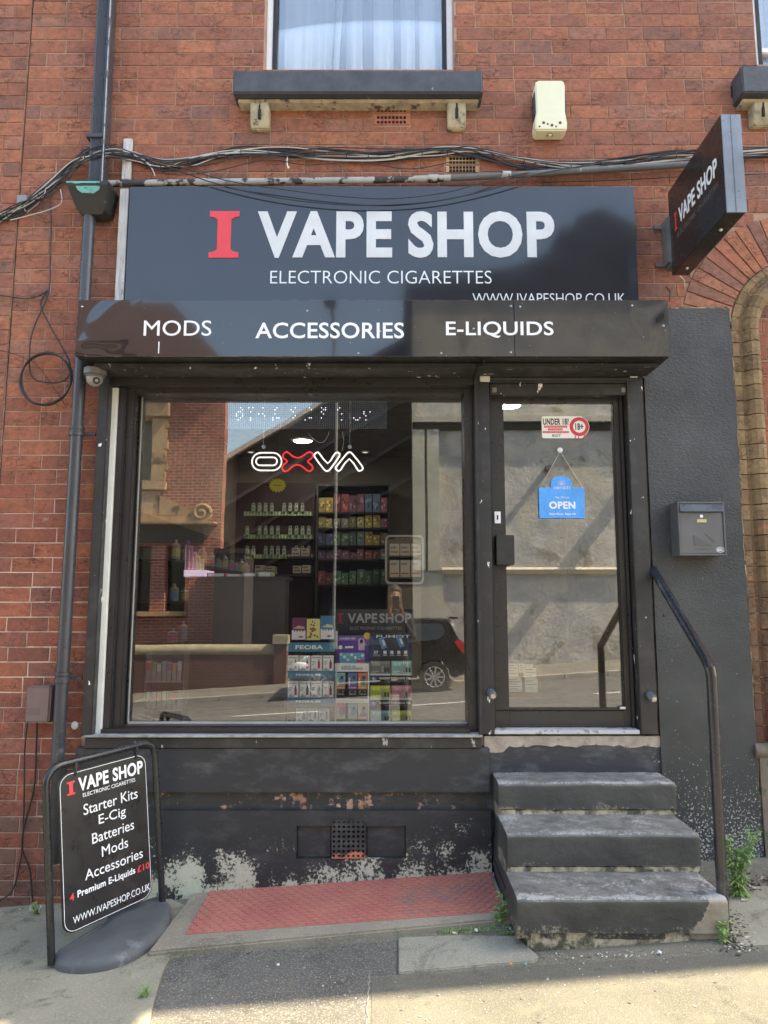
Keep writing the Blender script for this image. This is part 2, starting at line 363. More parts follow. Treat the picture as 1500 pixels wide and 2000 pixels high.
# concrete by the wall on the left, patch slab, joint
def gpoly(name,pix,dz,mt,dense=0,clipy=None,**k):
    pts=[G(a,b) for a,b in pix]; mb=MB()
    if clipy is not None: pts=[Vector((p.x,min(p.y,clipy),p.z)) for p in pts]
    n=len(pts); top=[(p.x,p.y,gz(p.x,p.y)+dz) for p in pts]; bot=[(p.x,p.y,gz(p.x,p.y)-.05) for p in pts]
    mb.add(top+bot,[list(range(n)),list(range(n,2*n))]+[(i,(i+1)%n,n+(i+1)%n,n+i) for i in range(n)])
    return structure(mb,name,mt,**k)
gpoly('concrete_path',[(-260,1760),(330,1756),(372,1775),(335,1868),(318,1900),(300,1960),(272,2100),(-260,2160)],.006,CONC)
gpoly('paving_slab',[(778,1836),(900,1831),(1010,1834),(1052,1872),(1046,1884),(958,1890),(860,1898),(778,1906)],.012,SLABM,bevel=.004)
gpoly('side_concrete',[(1424,1735),(1700,1725),(1700,1850),(1500,1848),(1440,1850),(1425,1800)],.005,CONC)
COARSE=asphalt('coarse_dark_asphalt',(.105,.10,.088),(.38,.35,.28),(.17,.155,.115),sc=120,damp=.6)
gpoly('asphalt_patch',[(338,1872),(376,1866),(600,1852),(776,1838),(776,1904),(722,1906),(715,2080),(276,2100),(302,1962),(322,1900)],.0015,COARSE)
DKP=asphalt('smoother_asphalt_repair',(.115,.109,.088),(.28,.26,.20),(.17,.158,.115),sc=190,damp=.7)
gpoly('asphalt_repair',[(726,1910),(860,1902),(1050,1886),(1400,1866),(1440,1856),(1500,1856),(1720,1860),(1850,2150),(724,2150)],.0016,DKP)
# tarmac joint running to the front
a,b=G(722,1905),G(713,2080); mb=MB()
mb.tube([(a.x+(b.x-a.x)*t+rnd.uniform(-.006,.006),a.y+(b.y-a.y)*t,gz(a.x,a.y+(b.y-a.y)*t)+.001) for t in [i/24 for i in range(25)]],.0035,5)
structure(mb,'pavement_crack',flat((.20,.19,.16),.95))

# ================= shop building =================
SHOP=thing('shop_building',(0,.1,gz(0,.1)),'red brick terrace building with black painted shop front and raised glazed door','building')
NB=thing('neighbour_building',(-3.2,.1,gz(-3.2,.1)),'brick neighbouring building meeting the shop wall along an upright joint at far left','building')
def ch(z): 
    t=max(0,min(1,(z-1.2)/2.2)); return .0800+.0058*t
TONES=[((.38,.130,.072),5),((.34,.115,.066),5),((.29,.103,.064),4),((.44,.155,.078),4),((.22,.105,.077),2),((.36,.150,.095),3),((.32,.125,.083),3)]
TL=[t for t,n in TONES for _ in range(n)]
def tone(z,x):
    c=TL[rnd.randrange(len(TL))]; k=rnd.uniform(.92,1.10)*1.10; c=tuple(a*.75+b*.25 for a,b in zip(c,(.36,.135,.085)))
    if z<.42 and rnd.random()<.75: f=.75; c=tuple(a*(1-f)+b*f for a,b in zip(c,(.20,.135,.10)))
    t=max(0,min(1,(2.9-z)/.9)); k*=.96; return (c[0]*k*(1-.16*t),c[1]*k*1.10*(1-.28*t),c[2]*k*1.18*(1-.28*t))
def bricks(mb,x0,x1,z0,z1,holes,y=0.0,off=0,arch=None,zshift=0):
    z=z0+zshift; row=off; cols=mb.c
    while z<z1:
        h=ch(z); hd=(row%6==3); L=.226; g=.0034
        x=x0-(.113 if row%2 else 0)-rnd.uniform(0,.03); i=0
        while x<x1:
            w=(L if (not hd or i%2) else .113); 
            if hd and i%2==0 and rnd.random()<.3: w=.113
            a,b,c,d=max(x,x0)+g,min(x+w,x1)-g,z+g,min(z+h,z1)-g; x+=w; i+=1
            if b-a<.012 or d-c<.012: continue
            segs=[(a,b,c,d)]
            for H in holes:
                ns=[]
                for s in segs:
                    if s[1]<=H[0] or s[0]>=H[1] or s[3]<=H[2] or s[2]>=H[3]: ns.append(s); continue
                    if s[0]<H[0]-.012: ns.append((s[0],H[0]-.002,s[2],s[3]))
                    if s[1]>H[1]+.012: ns.append((H[1]+.002,s[1],s[2],s[3]))
                    if s[3]>H[3]+.014 and s[2]<H[3]: ns.append((max(s[0],H[0]),min(s[1],H[1]),H[3]+.003,s[3]))
                    if s[2]<H[2]-.014 and s[3]>H[2]: ns.append((max(s[0],H[0]),min(s[1],H[1]),s[2],H[2]-.003))
                segs=ns
            if arch:
                ns=[]
                for s in segs:
                    cx,cz,r=arch; 
                    def inside(px,pz): return math.hypot(px-cx,pz-cz)<r
                    zm=(s[2]+s[3])/2
                    if s[3]<cz-.02 or s[0]>cx+r+.3: ns.append(s); continue
                    if abs(zm-cz)>=r: ns.append(s); continue
                    hw=math.sqrt(max(0,r*r-(zm-cz)**2))
                    if s[1]<cx-hw or s[0]>cx+hw: ns.append(s)
                    else:
                        if s[0]<cx-hw-.015: ns.append((s[0],cx-hw-.004,s[2],s[3]))
                        if s[1]>cx+hw+.015: ns.append((cx+hw+.004,s[1],s[2],s[3]))
                segs=ns
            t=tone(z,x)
            for a2,b2,c2,d2 in segs:
                if b2-a2<.01 or d2-c2<.01: continue
                j=lambda: rnd.uniform(-.0014,.0014); dp=y-.0025-rnd.uniform(0,.0025); e=.0028
                O=[(a2+j(),y+.004,c2+j()),(b2+j(),y+.004,c2+j()),(b2+j(),y+.004,d2+j()),(a2+j(),y+.004,d2+j())]
                M_=[(p[0],dp+.002,p[2]) for p in O]
                I=[(O[0][0]+e,dp,O[0][2]+e),(O[1][0]-e,dp,O[1][2]+e),(O[2][0]-e,dp,O[2][2]-e),(O[3][0]+e,dp,O[3][2]-e)]
                mb.add(O+M_+I,[(8,9,10,11)]+[(k,(k+1)%4,4+(k+1)%4,4+k) for k in range(4)]+[(4+k,4+(k+1)%4,8+(k+1)%4,8+k) for k in range(4)])
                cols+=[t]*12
        z+=h; row+=1
def wallgrid(mb,x0,x1,z0,z1,holes,y0,y1):
    xs=sorted({x0,x1,*[min(max(h[i],x0),x1) for h in holes for i in (0,1)]}); zs=sorted({z0,z1,*[min(max(h[i],z0),z1) for h in holes for i in (2,3)]})
    for i in range(len(xs)-1):
        for j in range(len(zs)-1):
            mx,mz=(xs[i]+xs[i+1])/2,(zs[j]+zs[j+1])/2
            if any(h[0]<mx<h[1] and h[2]<mz<h[3] for h in holes): continue
            mb.box(xs[i],xs[i+1],y0,y1,zs[j],zs[j+1])
XL=P(44,300).x; XR=9.0; ZT=5.95
uw=RC(515,888,-140,136,0); uw=(uw[0],uw[1],uw[2],P(700,-140).z)
uw=(P(516,90).x,P(887,90).x,P(700,136).z,P(700,136).z+1.35)
rw=(P(1476,90).x,P(1476,90).x+1.05,P(1490,126).z,P(700,136).z+1.35)
SX0,SX1=P(189,1100).x,P(1271,1100).x; SZ1=P(700,700).z+.03; ZF=P(1100,1432,.05).z
ACX,ACZ=P(1575,640).x,P(1562,648).z; AR=.325
so=(SX0,SX1,P(700,1440).z,SZ1)
arch_o=(ACX-AR,ACX+AR,-.6,ACZ)
arch_sq=(ACX-AR,ACX+AR,ACZ-.001,ACZ+AR)
mb=MB(); wallgrid(mb,XL+.004,XR,-.6,ZT,[uw,rw,so,arch_o,arch_sq],.0,.22)
N_=24
for i in range(N_):   # masonry over the round doorway
    x0=ACX-AR+2*AR*i/N_; x1=ACX-AR+2*AR*(i+1)/N_; xm=(x0+x1)/2
    za=ACZ+math.sqrt(max(0,AR*AR-(xm-ACX)**2)); mb.box(x0,x1,0,.22,za,ACZ+AR)
mb.build('wall',MORTAR,SHOP)
mb=MB(); mb.c=[]; airb=[RC(726,802,198,247,0),RC(868,937,303,340,0)]
renderZ=P(1350,606).z
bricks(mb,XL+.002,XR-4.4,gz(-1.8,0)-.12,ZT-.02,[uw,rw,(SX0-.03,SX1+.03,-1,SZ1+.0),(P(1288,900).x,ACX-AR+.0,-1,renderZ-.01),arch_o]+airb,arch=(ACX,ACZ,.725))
FACE=mb.build('brick_facing',BRICK,SHOP)
# voussoirs
mb=MB(); mb.c=[]; n=28
for i in range(-1,n+1):
    a0=math.pi*(i+.05)/n; a1=math.pi*(i+.95)/n
    if i<0 or i>=n: continue
    t=tone(3,0); t=tuple(v*1.15 for v in t); r0,r1=.44,.72+rnd.uniform(-.004,.004); dp=-.007-rnd.uniform(0,.003)
    q=[(r0,a0),(r1,a0+.004),(r1,a1-.004),(r0,a1)]
    O=[(ACX-r*math.cos(a),.003,ACZ+r*math.sin(a)) for r,a in q]
    cxm=sum(p[0] for p in O)/4; czm=sum(p[2] for p in O)/4
    I=[(p[0]+(cxm-p[0])*.03,dp,p[2]+(czm-p[2])*.03) for p in O]
    mb.add(O+I,[(4,5,6,7)]+[(k,(k+1)%4,4+(k+1)%4,4+k) for k in range(4)]); mb.c+=[t]*8
mb.build('arch_brick_ring',BRICK,SHOP)
# round moulding of the side doorway, made of short blocks
mb=MB(); mb.c=[]
prof=[(.118,.004),(.112,-.014),(.075,-.018),(.064,-.004),(.052,-.006),(.042,-.030),(.022,-.052),(-.006,-.056),(-.030,-.040),(-.046,-.012),(-.052,.01),(-.052,.10),(.118,.10)]
def mblock(path):  # path: two frames (origin x,z, outward dx,dz)
    vs=[]; k=len(prof)
    for (ox,oz,dx,dz) in path: vs+=[(ox+dx*o,y,oz+dz*o) for o,y in prof]
    mb.add(vs,[list(range(k)),list(range(k,2*k))]+[(i,(i+1)%k,k+(i+1)%k,k+i) for i in range(k)])
    t=min(1,max(0,(path[0][1]-.6)/1.6)); j=rnd.uniform(.8,1.15)
    c=tuple((a*(1-t)+b*t)*j for a,b in zip((.12,.05,.037),(.30,.215,.115)))
    mb.c+=[c]*(2*k)
z=gz(ACX,0)+.55
while z<ACZ: mblock([(ACX-AR,z+.002,-1,0),(ACX-AR,min(z+.0835,ACZ)-.002,-1,0)]); mblock([(ACX+AR,z+.002,1,0),(ACX+AR,min(z+.0835,ACZ)-.002,1,0)]); z+=.085
n=16
for i in range(n):
    a0=math.pi*(i+.02)/n; a1=math.pi*(i+.98)/n
    mblock([(ACX-AR*math.cos(a),ACZ+AR*math.sin(a),-math.cos(a),math.sin(a)) for a in (a0,a1)])
mb.build('arch_moulding',BRICK,SHOP)
mb=MB(); zb=gz(ACX,0)+.55
for sx in (-1,1): mb.box(ACX+sx*(AR-.05),ACX+sx*(AR+.11),-.03,.12,-.5,zb-.075); mb.lathe([(.0,-.10),(.045,-.10),(.045,.10),(.0,.10)],(ACX+sx*(AR+.03),.0,zb-.045),(1,0,0),16)
mb.build('doorway_plinth',mat('grimy_plinth_stone',(.16,.13,.10),.85,var=.3,bump=.4,col2=(.09,.10,.06),th=.58),SHOP,smooth=True)
mb=MB(); mb.box(ACX-AR,ACX+AR,.03,.21,-.5,ACZ+AR); mb.build('blind_arch_wall',MORTAR,SHOP)
mb=MB(); mb.c=[]; bricks(mb,ACX-AR,ACX+AR,gz(ACX,0)-.1,ACZ+AR,[],y=.03,off=1); mb.build('blind_arch_bricks',BRICK,SHOP)
# shadow-casting mass: side and rear walls, roof
mb=MB(); mb.box(XL,XR,.22,.30,SZ1+.12,ZT) ; mb.box(XL,SX0-.05,.22,.3,-.6,SZ1+.12); mb.box(SX1+.06,XR,.22,.3,-.6,SZ1+.12)
mb.box(XL,XR,8.0,8.2,-.6,ZT); mb.box(XR-.2,XR,.3,8,-.6,ZT); mb.box(XL,XL+.2,.3,8,-.6,ZT)
mb.build('inner_wall',flat((.25,.2,.18),.9),SHOP)
mb=MB(); mb.box(XL-.0,XR+.1,-.02,8.3,ZT,ZT+.06); mb.build('roof',mat('roof_slate',(.07,.07,.08),.7),SHOP)
# neighbour on the left
mb=MB(); mb.box(-9,XL-.004,-.004,.3,-1.2,ZT+.1); mb.box(-9,XL-.004,7.9,8.2,-1.2,ZT+.1); mb.box(-9,XL-.004,-.1,8.3,ZT+.1,ZT+.25); mb.build('wall',MORTAR,NB)
mb=MB(); mb.c=[]; bricks(mb,-4.2,XL-.002,gz(-3,0)-.12,ZT,[],y=-.006,off=1,zshift=-.03); mb.build('brick_facing',BRICK,NB)
# airbricks
for k,(px0,px1,rows,mt) in enumerate(((729,800,((203,220),(225,243)),TERRA),(871,935,((306,321),(324,336)),BUFF))):
    mb=MB()
    for (a,b) in rows:
        mb.pb(px0,px1,a,b,-.008,.02)
    o=mb.build('airbrick',mt,SHOP,bevel=.002)
    mb=MB()
    for (a,b) in rows:
        for i in range(8):
            for j in range(2):
                X=px0+6+(px1-px0-12)*(i+.5)/8; Z=a+(b-a)*(j+.5)/2
                mb.pb(X-2.6,X+2.6,Z-2.4,Z+2.4,-.0095,-.004)
    mb.build('vent_hole',HOLE,o)
# upper window: frame, glass, sill, corbels
def upwin(w,full=True):
    x0,x1,z0,z1=w; mb=MB(); f=.052
    mb.box(x0,x0+f,.055,.12,z0,z1); mb.box(x1-f,x1,.055,.12,z0,z1); mb.box(x0+f,x1-f,.055,.12,z1-f,z1)
    mb.box(x0+f,x1-f,.06,.12,z0,z0+.012)
    if not full: mb.box(x0+f,x1-f,.055,.12,z0+.12,z0+.16)
    o=mb.build('window',WHITEF,SHOP,bevel=.006)
    mb=MB(); mb.box(x0+f,x1-f,.085,.092,z0+.012,z1-f); mb.build('pane',glass('upstairs_glass',.055,(.97,.98,.98)),o)
    for q_ in ((x0+f*.8,x0+f+.012),(x1-f-.012,x1-f*.8)):
        mb=MB(); mb.box(q_[0],q_[1],.05,.085,z0+.012,z1-f); mb.build('glazing_seal',RUB,o)
    mb=MB(); mb.box(x0-.3,x1+.3,1.2,1.25,z0-.3,z1+.3); mb.box(x0-.3,x0-.25,.3,1.2,z0-.3,z1+.3); mb.box(x1+.25,x1+.3,.3,1.2,z0-.3,z1+.3); mb.box(x0-.3,x1+.3,.3,1.2,z0-.32,z0-.3); mb.box(x0-.3,x1+.3,.3,1.2,z1+.1,z1+.12)
    mb.build('room_wall',flat((.35,.37,.4),.9),SHOP)
upwin(uw); upwin(rw,False)
def curtain(x0,x1,z0,z1,y,lab,nf,gap=None):
    mb=MB(); n=int((x1-x0)*160); rows=6; vs=[]
    for i in range(n+1):
        x=x0+(x1-x0)*i/n; ph=2*math.pi*nf*(i/n)
        for j in range(rows+1):
            t=j/rows; am=.042*(1+.4*math.sin(i*.13)); yy=y+am*math.sin(ph+.8*math.sin(ph*.37)+t*.5)+.008*math.sin(ph*2.3+1)
            vs.append((x+(gap*(1-t)*(i/n)**2 if gap else 0),yy,z0+(z1-z0)*t))
    fs=[(i*(rows+1)+j,i*(rows+1)+j+1,(i+1)*(rows+1)+j+1,(i+1)*(rows+1)+j) for i in range(n) for j in range(rows)]
    mb.add(vs,fs)
    m,nt,b=newmat('curtain_cloth'); b.inputs['Base Color'].default_value=(.84,.85,.84,1); b.inputs['Roughness'].default_value=.9
    b.inputs['Emission Strength'].default_value=0
    o=solo(mb,'curtain',m,lab,'curtain',smooth=True)
    md=o.modifiers.new('s','SOLIDIFY'); md.thickness=.002
    return o
xa=P(690,80,.1).x
curtain(uw[0]+.03,xa-.03,uw[2]-.03,uw[3],.165,'pale blue curtain hanging in left half of upstairs window',3.6,gap=-.07)
curtain(xa-.10,uw[1]-.02,uw[2]-.03,uw[3],.20,'pale blue curtain hanging in right half of upstairs window',4.3)
curtain(rw[0]+.04,rw[1]-.02,rw[2]+.16,rw[3],.2,'pale curtain behind the window at the top right corner',7)
def sill(px0,px1,pt,pbm,yf=-.13,x1ext=None):
    a=RC(px0,px1,pt,pbm,yf); x1=x1ext or a[1]
    mb=MB(); mb.xz([(a[0],a[2]),(x1,a[2]),(x1,a[3]),(a[0],a[3])],yf,.06)
    o=mb.build('window_sill',SILLP,SHOP,bevel=.008,seg=3)
    mb=MB(); mb.box(a[0]+.02,x1-.02,yf+.05,.0,a[2]-.022,a[2]-.001); mb.build('sill_bed',STONE,o,bevel=.004)
    return a
sill(455,943,137,181); sill(1450,1560,127,180,x1ext=rw[1]+.18)
def corbel(px0,px1,pt,pbm):
    a=RC(px0,px1,pt,pbm,-.06); mb=MB(); x0,x1,z0,z1=a; c=(x0+x1)/2
    pr=[(.0,z1),(-.075,z1),(-.075,z1-.05),(-.06,z0+.03),(-.035,z0),(.0,z0)]
    mb.prism([(y,z) for y,z in pr],(x0,0,0),(0,1,0),(0,0,1),(1,0,0),x1-x0)
    o=mb.build('corbel',STONE,SHOP,bevel=.006)
    mb=MB(); mb.obox((c,-.068,(z0+z1)/2-.003),(.009,0,0),(0,.006,0),(0,0,(z1-z0)*.28)); mb.build('groove',flat((.03,.028,.022),.95),o,bevel=.004)
corbel(489,526,190,247); corbel(874,910,185,246); corbel(1470,1508,186,241)
# broken brick pocket beside the right sill
mb=MB(); mb.pb(1428,1452,168,190,-.010,-.006); mb.build('brick_pocket',flat((.03,.015,.012),.95),SHOP)

# ---- black render on the right ----
m,nt,b=newmat('black_painted_render'); p=pos(nt)
z=nd(nt,'SeparateXYZ',None,i0=p).outputs[2]; low=mrange(nt,z,.30,.85,1,0)
sp=mrange(nt,math_(nt,'ADD',noise(nt,p,85,3,.6),math_(nt,'MULTIPLY',low,.165)),.707,.732)
c=mix(nt,mrange(nt,noise(nt,p,3.5,6,.6),.4,.7,0,.6),(.032,.034,.036),(.060,.063,.065)); c=mix(nt,sp,c,(.42,.41,.38))
nt.links.new(c,b.inputs['Base Color']); nt.links.new(mrange(nt,noise(nt,p,8),.3,.7,.42,.62),b.inputs['Roughness'])
up=mrange(nt,z,1.1,1.7,.10,1)
h=math_(nt,'MULTIPLY',noise(nt,stretch(nt,p,(1,1,1.5)),52,5,.62,.6),up)
bn=nd(nt,'Bump',None,Strength=.75,Distance=.011,Height=h); nt.links.new(bn.outputs[0],b.inputs['Normal']); RENDER=m
x0=SX1+.002; x1=ACX-AR-.12; zt=renderZ; mb=MB(); pts=[(x0,-.6),(x1,-.6)]
k=34
for i in range(k): pts.append((x1+rnd.uniform(-.006,.006),-.1+(zt+.1)*i/k))
for i in range(22): pts.append((x1-(x1-x0)*i/22,zt+rnd.uniform(-.006,.008)))
pts.append((x0,zt)); mb.xz(pts,-.022,.0)
mb.build('black_render_panel',RENDER,SHOP)
mb=MB(); mb.tube([(x1-(x1-x0)*i/40+0,-.012,zt+.006+rnd.uniform(-.005,.005)) for i in range(41)],.006,5); mb.tube([(x1+.006+rnd.uniform(-.004,.004),-.008,zt-(zt-.3)*i/60) for i in range(61)],.0055,5,rr=[.003+rnd.random()*.005 for _ in range(61)])
mb.build('ragged_mortar_edge',mat('crumbly_mortar',(.42,.30,.18),.95,var=.3,vs=20,bump=.5,col2=(.1,.08,.07),th=.55),SHOP)

# ---- wall under the window ----
RIS=peel('peeling_black_masonry_paint',(.024,.026,.029),(.40,.42,.31),.09,.45,slope=.065,lo=.480,hi=.66,sc=7,under2=(.46,.45,.36),fine=70,light=(.11,.115,.12),smudge=.45)
RIS2=peel('black_masonry_paint',(.026,.028,.032),(.45,.45,.40),-.5,.55,lo=.60,hi=.68,sc=6,light=(.16,.165,.17),smudge=.5,bump=.2)
xs0,xs1=P(150,1480,-.02).x,P(956,1480,-.02).x
zA=P(500,1460,-.045).z; zB=P(500,1549,-.04).z; zC=P(500,1584,-.045).z
mb=MB(); mb.pb(165,941,1441,1461,-.05,.05); mb.build('sill_board',chipped('flaking_sill_board',(.026,.026,.027),(.4,.4,.37),th=.74,lightdust=.5),SHOP,bevel=.003)
mb=MB(); mb.box(xs0,xs1,-.04,.2,zB,zA-.002); mb.build('stall_riser',RIS2,SHOP,bevel=.006)
mb=MB(); mb.box(xs0,xs1,-.008,.2,zC,zB-.001)
CH=peel('chipped_ledge_paint',(.03,.031,.033),(.62,.47,.36),-1,2,lo=.525,hi=.60,sc=9,under2=(.38,.19,.12),fine=30,bump=.6,light=(.13,.13,.13))
mb.build('riser_recess',CH,SHOP)
ve=RC(648,714,1600,1676,-.045); pl=RC(579,793,1613,1678,-.045); hole=[pl]
mb=MB(); wallgrid(mb,xs0,xs1,-.6,zC,[pl],-.045,.2); mb.build('lower_wall',RIS,SHOP)
for q_ in ((pl[0],ve[0]-.004),(ve[1]+.004,pl[1])):
    mb=MB(); mb.box(q_[0],q_[1],-.022,.1,pl[2],pl[3]); mb.build('filled_recess',RIS2,SHOP,bevel=.006)
mb=MB(); nx,nz=7,8; x0,x1,z0,z1=ve; 
xs=[x0]; zs=[z0]; holes=[]
for i in range(nx):
    for j in range(nz):
        cx=x0+(x1-x0)*(i+.5)/nx; cz=z0+(z1-z0)*(j+.5)/nz; q=.0058; holes.append((cx-q,cx+q,cz-q,cz+q))
wallgrid(mb,x0,x1,z0,z1,holes,-.052,-.02)
AB=peel('painted_clay_airbrick',(.022,.022,.024),(.55,.20,.12),z0-.02,z0+.07,lo=.44,hi=.7,sc=14,fine=25)
o=mb.build('airbrick',AB,SHOP)
mb=MB(); mb.box(x0,x1,-.019,-.005,z0,z1); mb.build('vent_hole',HOLE,o)
# plaster under and beside the door step
DZ=P(1110,1436,.0).z
mb=MB(); mb.box(P(948,1470).x,SX1+.012,-.010,.2,-.3,DZ-.035)
mb.build('threshold_riser',peel('rubbed_black_riser',(.028,.032,.038),(.5,.5,.46),.3,1.1,lo=.63,hi=.60,sc=6,light=(.17,.18,.19),smudge=.7),SHOP,bevel=.004)
mb=MB(); pts=[]; xa,xb=P(945,1440).x,SX1+.015
for i in range(30): pts.append((xa+(xb-xa)*i/29,DZ-.055+rnd.uniform(-.008,.008)+(-.03 if 0<i<4 else 0)))
pts+=[(xb,DZ-.002),(xa,DZ-.002)]; mb.xz(pts,-.016,.1)
mb.build('bare_plaster_strip',mat('bare_pinkish_plaster',(.36,.30,.245),.9,var=.3,vs=16,bump=.5,col2=(.10,.09,.08),th=.63,c2s=12),SHOP)
mb=MB(); mb.pb(966,1250,1426,1434,-.03,.1); mb.build('door_threshold',mat('worn_white_threshold',(.48,.49,.50),.4,var=.12,col2=(.22,.2,.18),th=.60),SHOP,bevel=.002)

# ---- shop window ----
WG=RC(276,903,780,1412,GL)
xl0,xl1=P(265,1100,GL).x,P(907,1100,GL).x; zb_,zt_=P(590,1411,GL).z,P(590,762,GL).z
X=lambda px,y=0,py=1100: P(px,py,y).x
Z=lambda py,y=0: P(700,py,y).z
xj=P(214,1100,-.01).x
mb=MB(); fy0,fy1=.03,.17
mb.box(max(xl0-.075,xj+.002),xl0-.012,fy0,fy1,zb_-.06,zt_+.1); mb.box(xl1-.0,xl1+.05,fy0,fy1,zb_-.06,zt_+.1)
mb.box(xl0-.012,xl1,fy0,fy1,zb_-.06,zb_-.004); mb.box(xl0-.012,xl1,fy0,fy1,zt_-.045,zt_+.1)
mb.box(xl0-.012,xl0-.002,.09,fy1,zb_-.004,zt_-.045)
WIN=mb.build('shop_window',ALU,SHOP,bevel=.005)
mb=MB(); mb.box(xl0-.002,xl1,GL-.003,GL+.003,zb_-.004,zt_-.045); mb.build('pane',glass('shop_window_glass',.095,(.97,.98,.98),.03),WIN)
mb=MB(); mb.box(xl0-.002,xl0+.003,GL-.012,GL-.0045,zb_,zt_-.045); mb.box(xl0,xl1,GL-.016,GL-.0045,zb_-.004,zb_+.006); mb.build('glazing_bead',mat('pale_bead',(.42,.40,.36),.6),WIN)
mb=MB(); mb.box(xl0-.012,xl1-.02,-.005,.03,zt_-.0,zt_+.018); mb.build('pale_head_strip',WHITEP,WIN)
# white jamb, black guide posts, bottom bars, shutter box
mb=MB(); xj=P(214,1100,-.01).x; mb.box(P(198,1100,-.01).x,xj,-.012,.12,Z(1434,-.01),Z(757,-.01)); mb.build('white_jamb',WHITEP,SHOP,bevel=.003)
mb=MB(); mb.box(xj,xl0-.055,.0,.14,Z(1434),Z(755)); mb.build('window_post',ALU,SHOP,bevel=.006)
mb=MB(); mb.box(P(176,1100,-.06).x,P(196,1100,-.06).x,-.065,.02,Z(1437,-.06),Z(712,-.06)); mb.build('shutter_guide',BLACKW,SHOP,bevel=.004)
mb=MB(); mb.box(xl1+.05,P(938,1100,-.05).x,-.055,.14,Z(1439,-.05),Z(705,-.05)); mb.build('shutter_guide',BLACKW,SHOP,bevel=.004)
mb=MB(); mb.pb(196,918,1424,1436,-.02,.1); mb.build('bottom_rail',ALU,SHOP,bevel=.003)
mb=MB(); mb.pb(163,943,1436.5,1440.5,-.075,.05); mb.build('sill_edge',mat('pale_worn_edge',(.30,.30,.28),.6,var=.4,vs=20),SHOP,bevel=.002)
mb=MB(); mb.box(P(205,740,-.04).x,xl1+.048,-.045,.16,Z(752,-.04),Z(733,-.04)); mb.box(P(205,740,-.02).x,xl1+.046,-.015,.16,Z(733,-.02)+.001,SZ1); mb.build('shutter_box',ALU,SHOP,bevel=.004)
# ---- door ----
dY=.05
dx0,dx1=P(962,1100,dY).x,P(1236,1100,dY).x; gx0,gx1=P(988,1100,dY+.02).x,P(1206,1100,dY+.02).x
dz0,dz1=Z(1424,dY),Z(772,dY); gz0,gz1=Z(1383,dY),Z(786,dY)
mb=MB(); mb.box(dx0,gx0,dY,dY+.05,dz0,dz1); mb.box(gx1,dx1,dY,dY+.05,dz0,dz1); mb.box(gx0,gx1,dY,dY+.05,dz0,gz0); mb.box(gx0,gx1,dY,dY+.05,gz1,dz1)
mb.box(gx1+.004,gx1+.014,dY-.008,dY,gz0,gz1); mb.box(gx1+.035,gx1+.05,dY-.02,dY,dz0,dz1)
mb.box(dx0+.004,gx1,dY-.004,dY,gz0-.015,gz0-.01)
DOOR=mb.build('door',ALU,SHOP,bevel=.003)
mb=MB(); mb.box(gx0,gx1,dY+.018,dY+.024,gz0,gz1); mb.build('pane',glass('door_glass',.13,(.90,.92,.92),.02),DOOR)
mb=MB(); mb.pb(970,1005,1045,1103,-.03,.045); mb.build('lock_box',BLACKP,DOOR,bevel=.003)
mb=MB(); mb.pb(966,978,999,1022,.035,.05,0); mb.pb(970.5,973.5,1006,1015,.033,.035,1); mb.build('keyhole_plate',[WHITEF,HOLE],DOOR,bevel=.001)
mb=MB(); mb.pb(1212,1222,1381,1385,.036,.05); mb.build('paint_scuff',WHITEP,DOOR)
mb=MB(); mb.box(P(936,1100,-.02).x,P(961,1100,-.02).x,-.03,.12,Z(1434,-.02),Z(742,-.02)); mb.build('door_post',BLACKW,SHOP,bevel=.003)
mb=MB(); mb.box(P(1238,1100,-.03).x,P(1270,1100,-.03).x,-.035,.12,Z(1434,-.03),Z(728,-.03)); mb.build('door_post',BLACKW,SHOP,bevel=.003)
mb=MB(); mb.box(dx1,P(1239,1100,-.03).x,.02,.12,dz0,dz1); mb.box(P(961,1100,-.02).x,dx0,.02,.12,dz0,dz1); mb.build('door_jamb',flat((.008,.008,.009),.4),SHOP)
mb=MB(); mb.pb(957,1238,750,771,-.02,.1); mb.pb(950,1245,741,748,-.03,.1)
for i in range(3): mb.tube([(P(958,740,-.02).x,-.03+.008*i,Z(740-6*i,-.03)),(P(1243,740,-.02).x,-.03+.008*i,Z(740-6*i,-.03))],.009,8)
mb.build('door_shutter',BLACKW,SHOP,bevel=.002)
for q_ in (962,1214):
    mb=MB(); mb.pb(q_,q_+8,757,766,-.024,-.02); mb.build('shutter_stop',mat('rubbed_metal',(.2,.19,.17),.5),SHOP)
for cx,cy in ((960,1357),(1270,1363)):
    mb=MB(); c=P(cx,cy,-.035); mb.lathe([(.0,0),(.021,0),(.021,.05),(.019,.055),(.0,.055)],c+Vector((-.004,.0,.014)),(.08,-1,-.25),16)
    o=mb.build('shutter_lock',mat('painted_lock_body',(.13,.14,.16),.35,metal=.3),SHOP,smooth=True)
    mb=MB(); q=c+Vector((-.004,.0,.014))+Vector((.08,-1,-.25)).normalized()*.055; mb.lathe([(0,0),(.013,0),(.013,.006),(0,.006)],q,(.08,-1,-.25),16); mb.build('key_barrel',STEEL,o,smooth=True)
# white flakes of plaster at the shutter corners
for q_,w_,h_ in ((937,20,13),(1230,16,6)):
    mb=MB(); mb.pb(q_,q_+w_,733,733+h_,-.036,-.03); mb.build('plaster_flake',WHITEP,SHOP,bevel=.003)

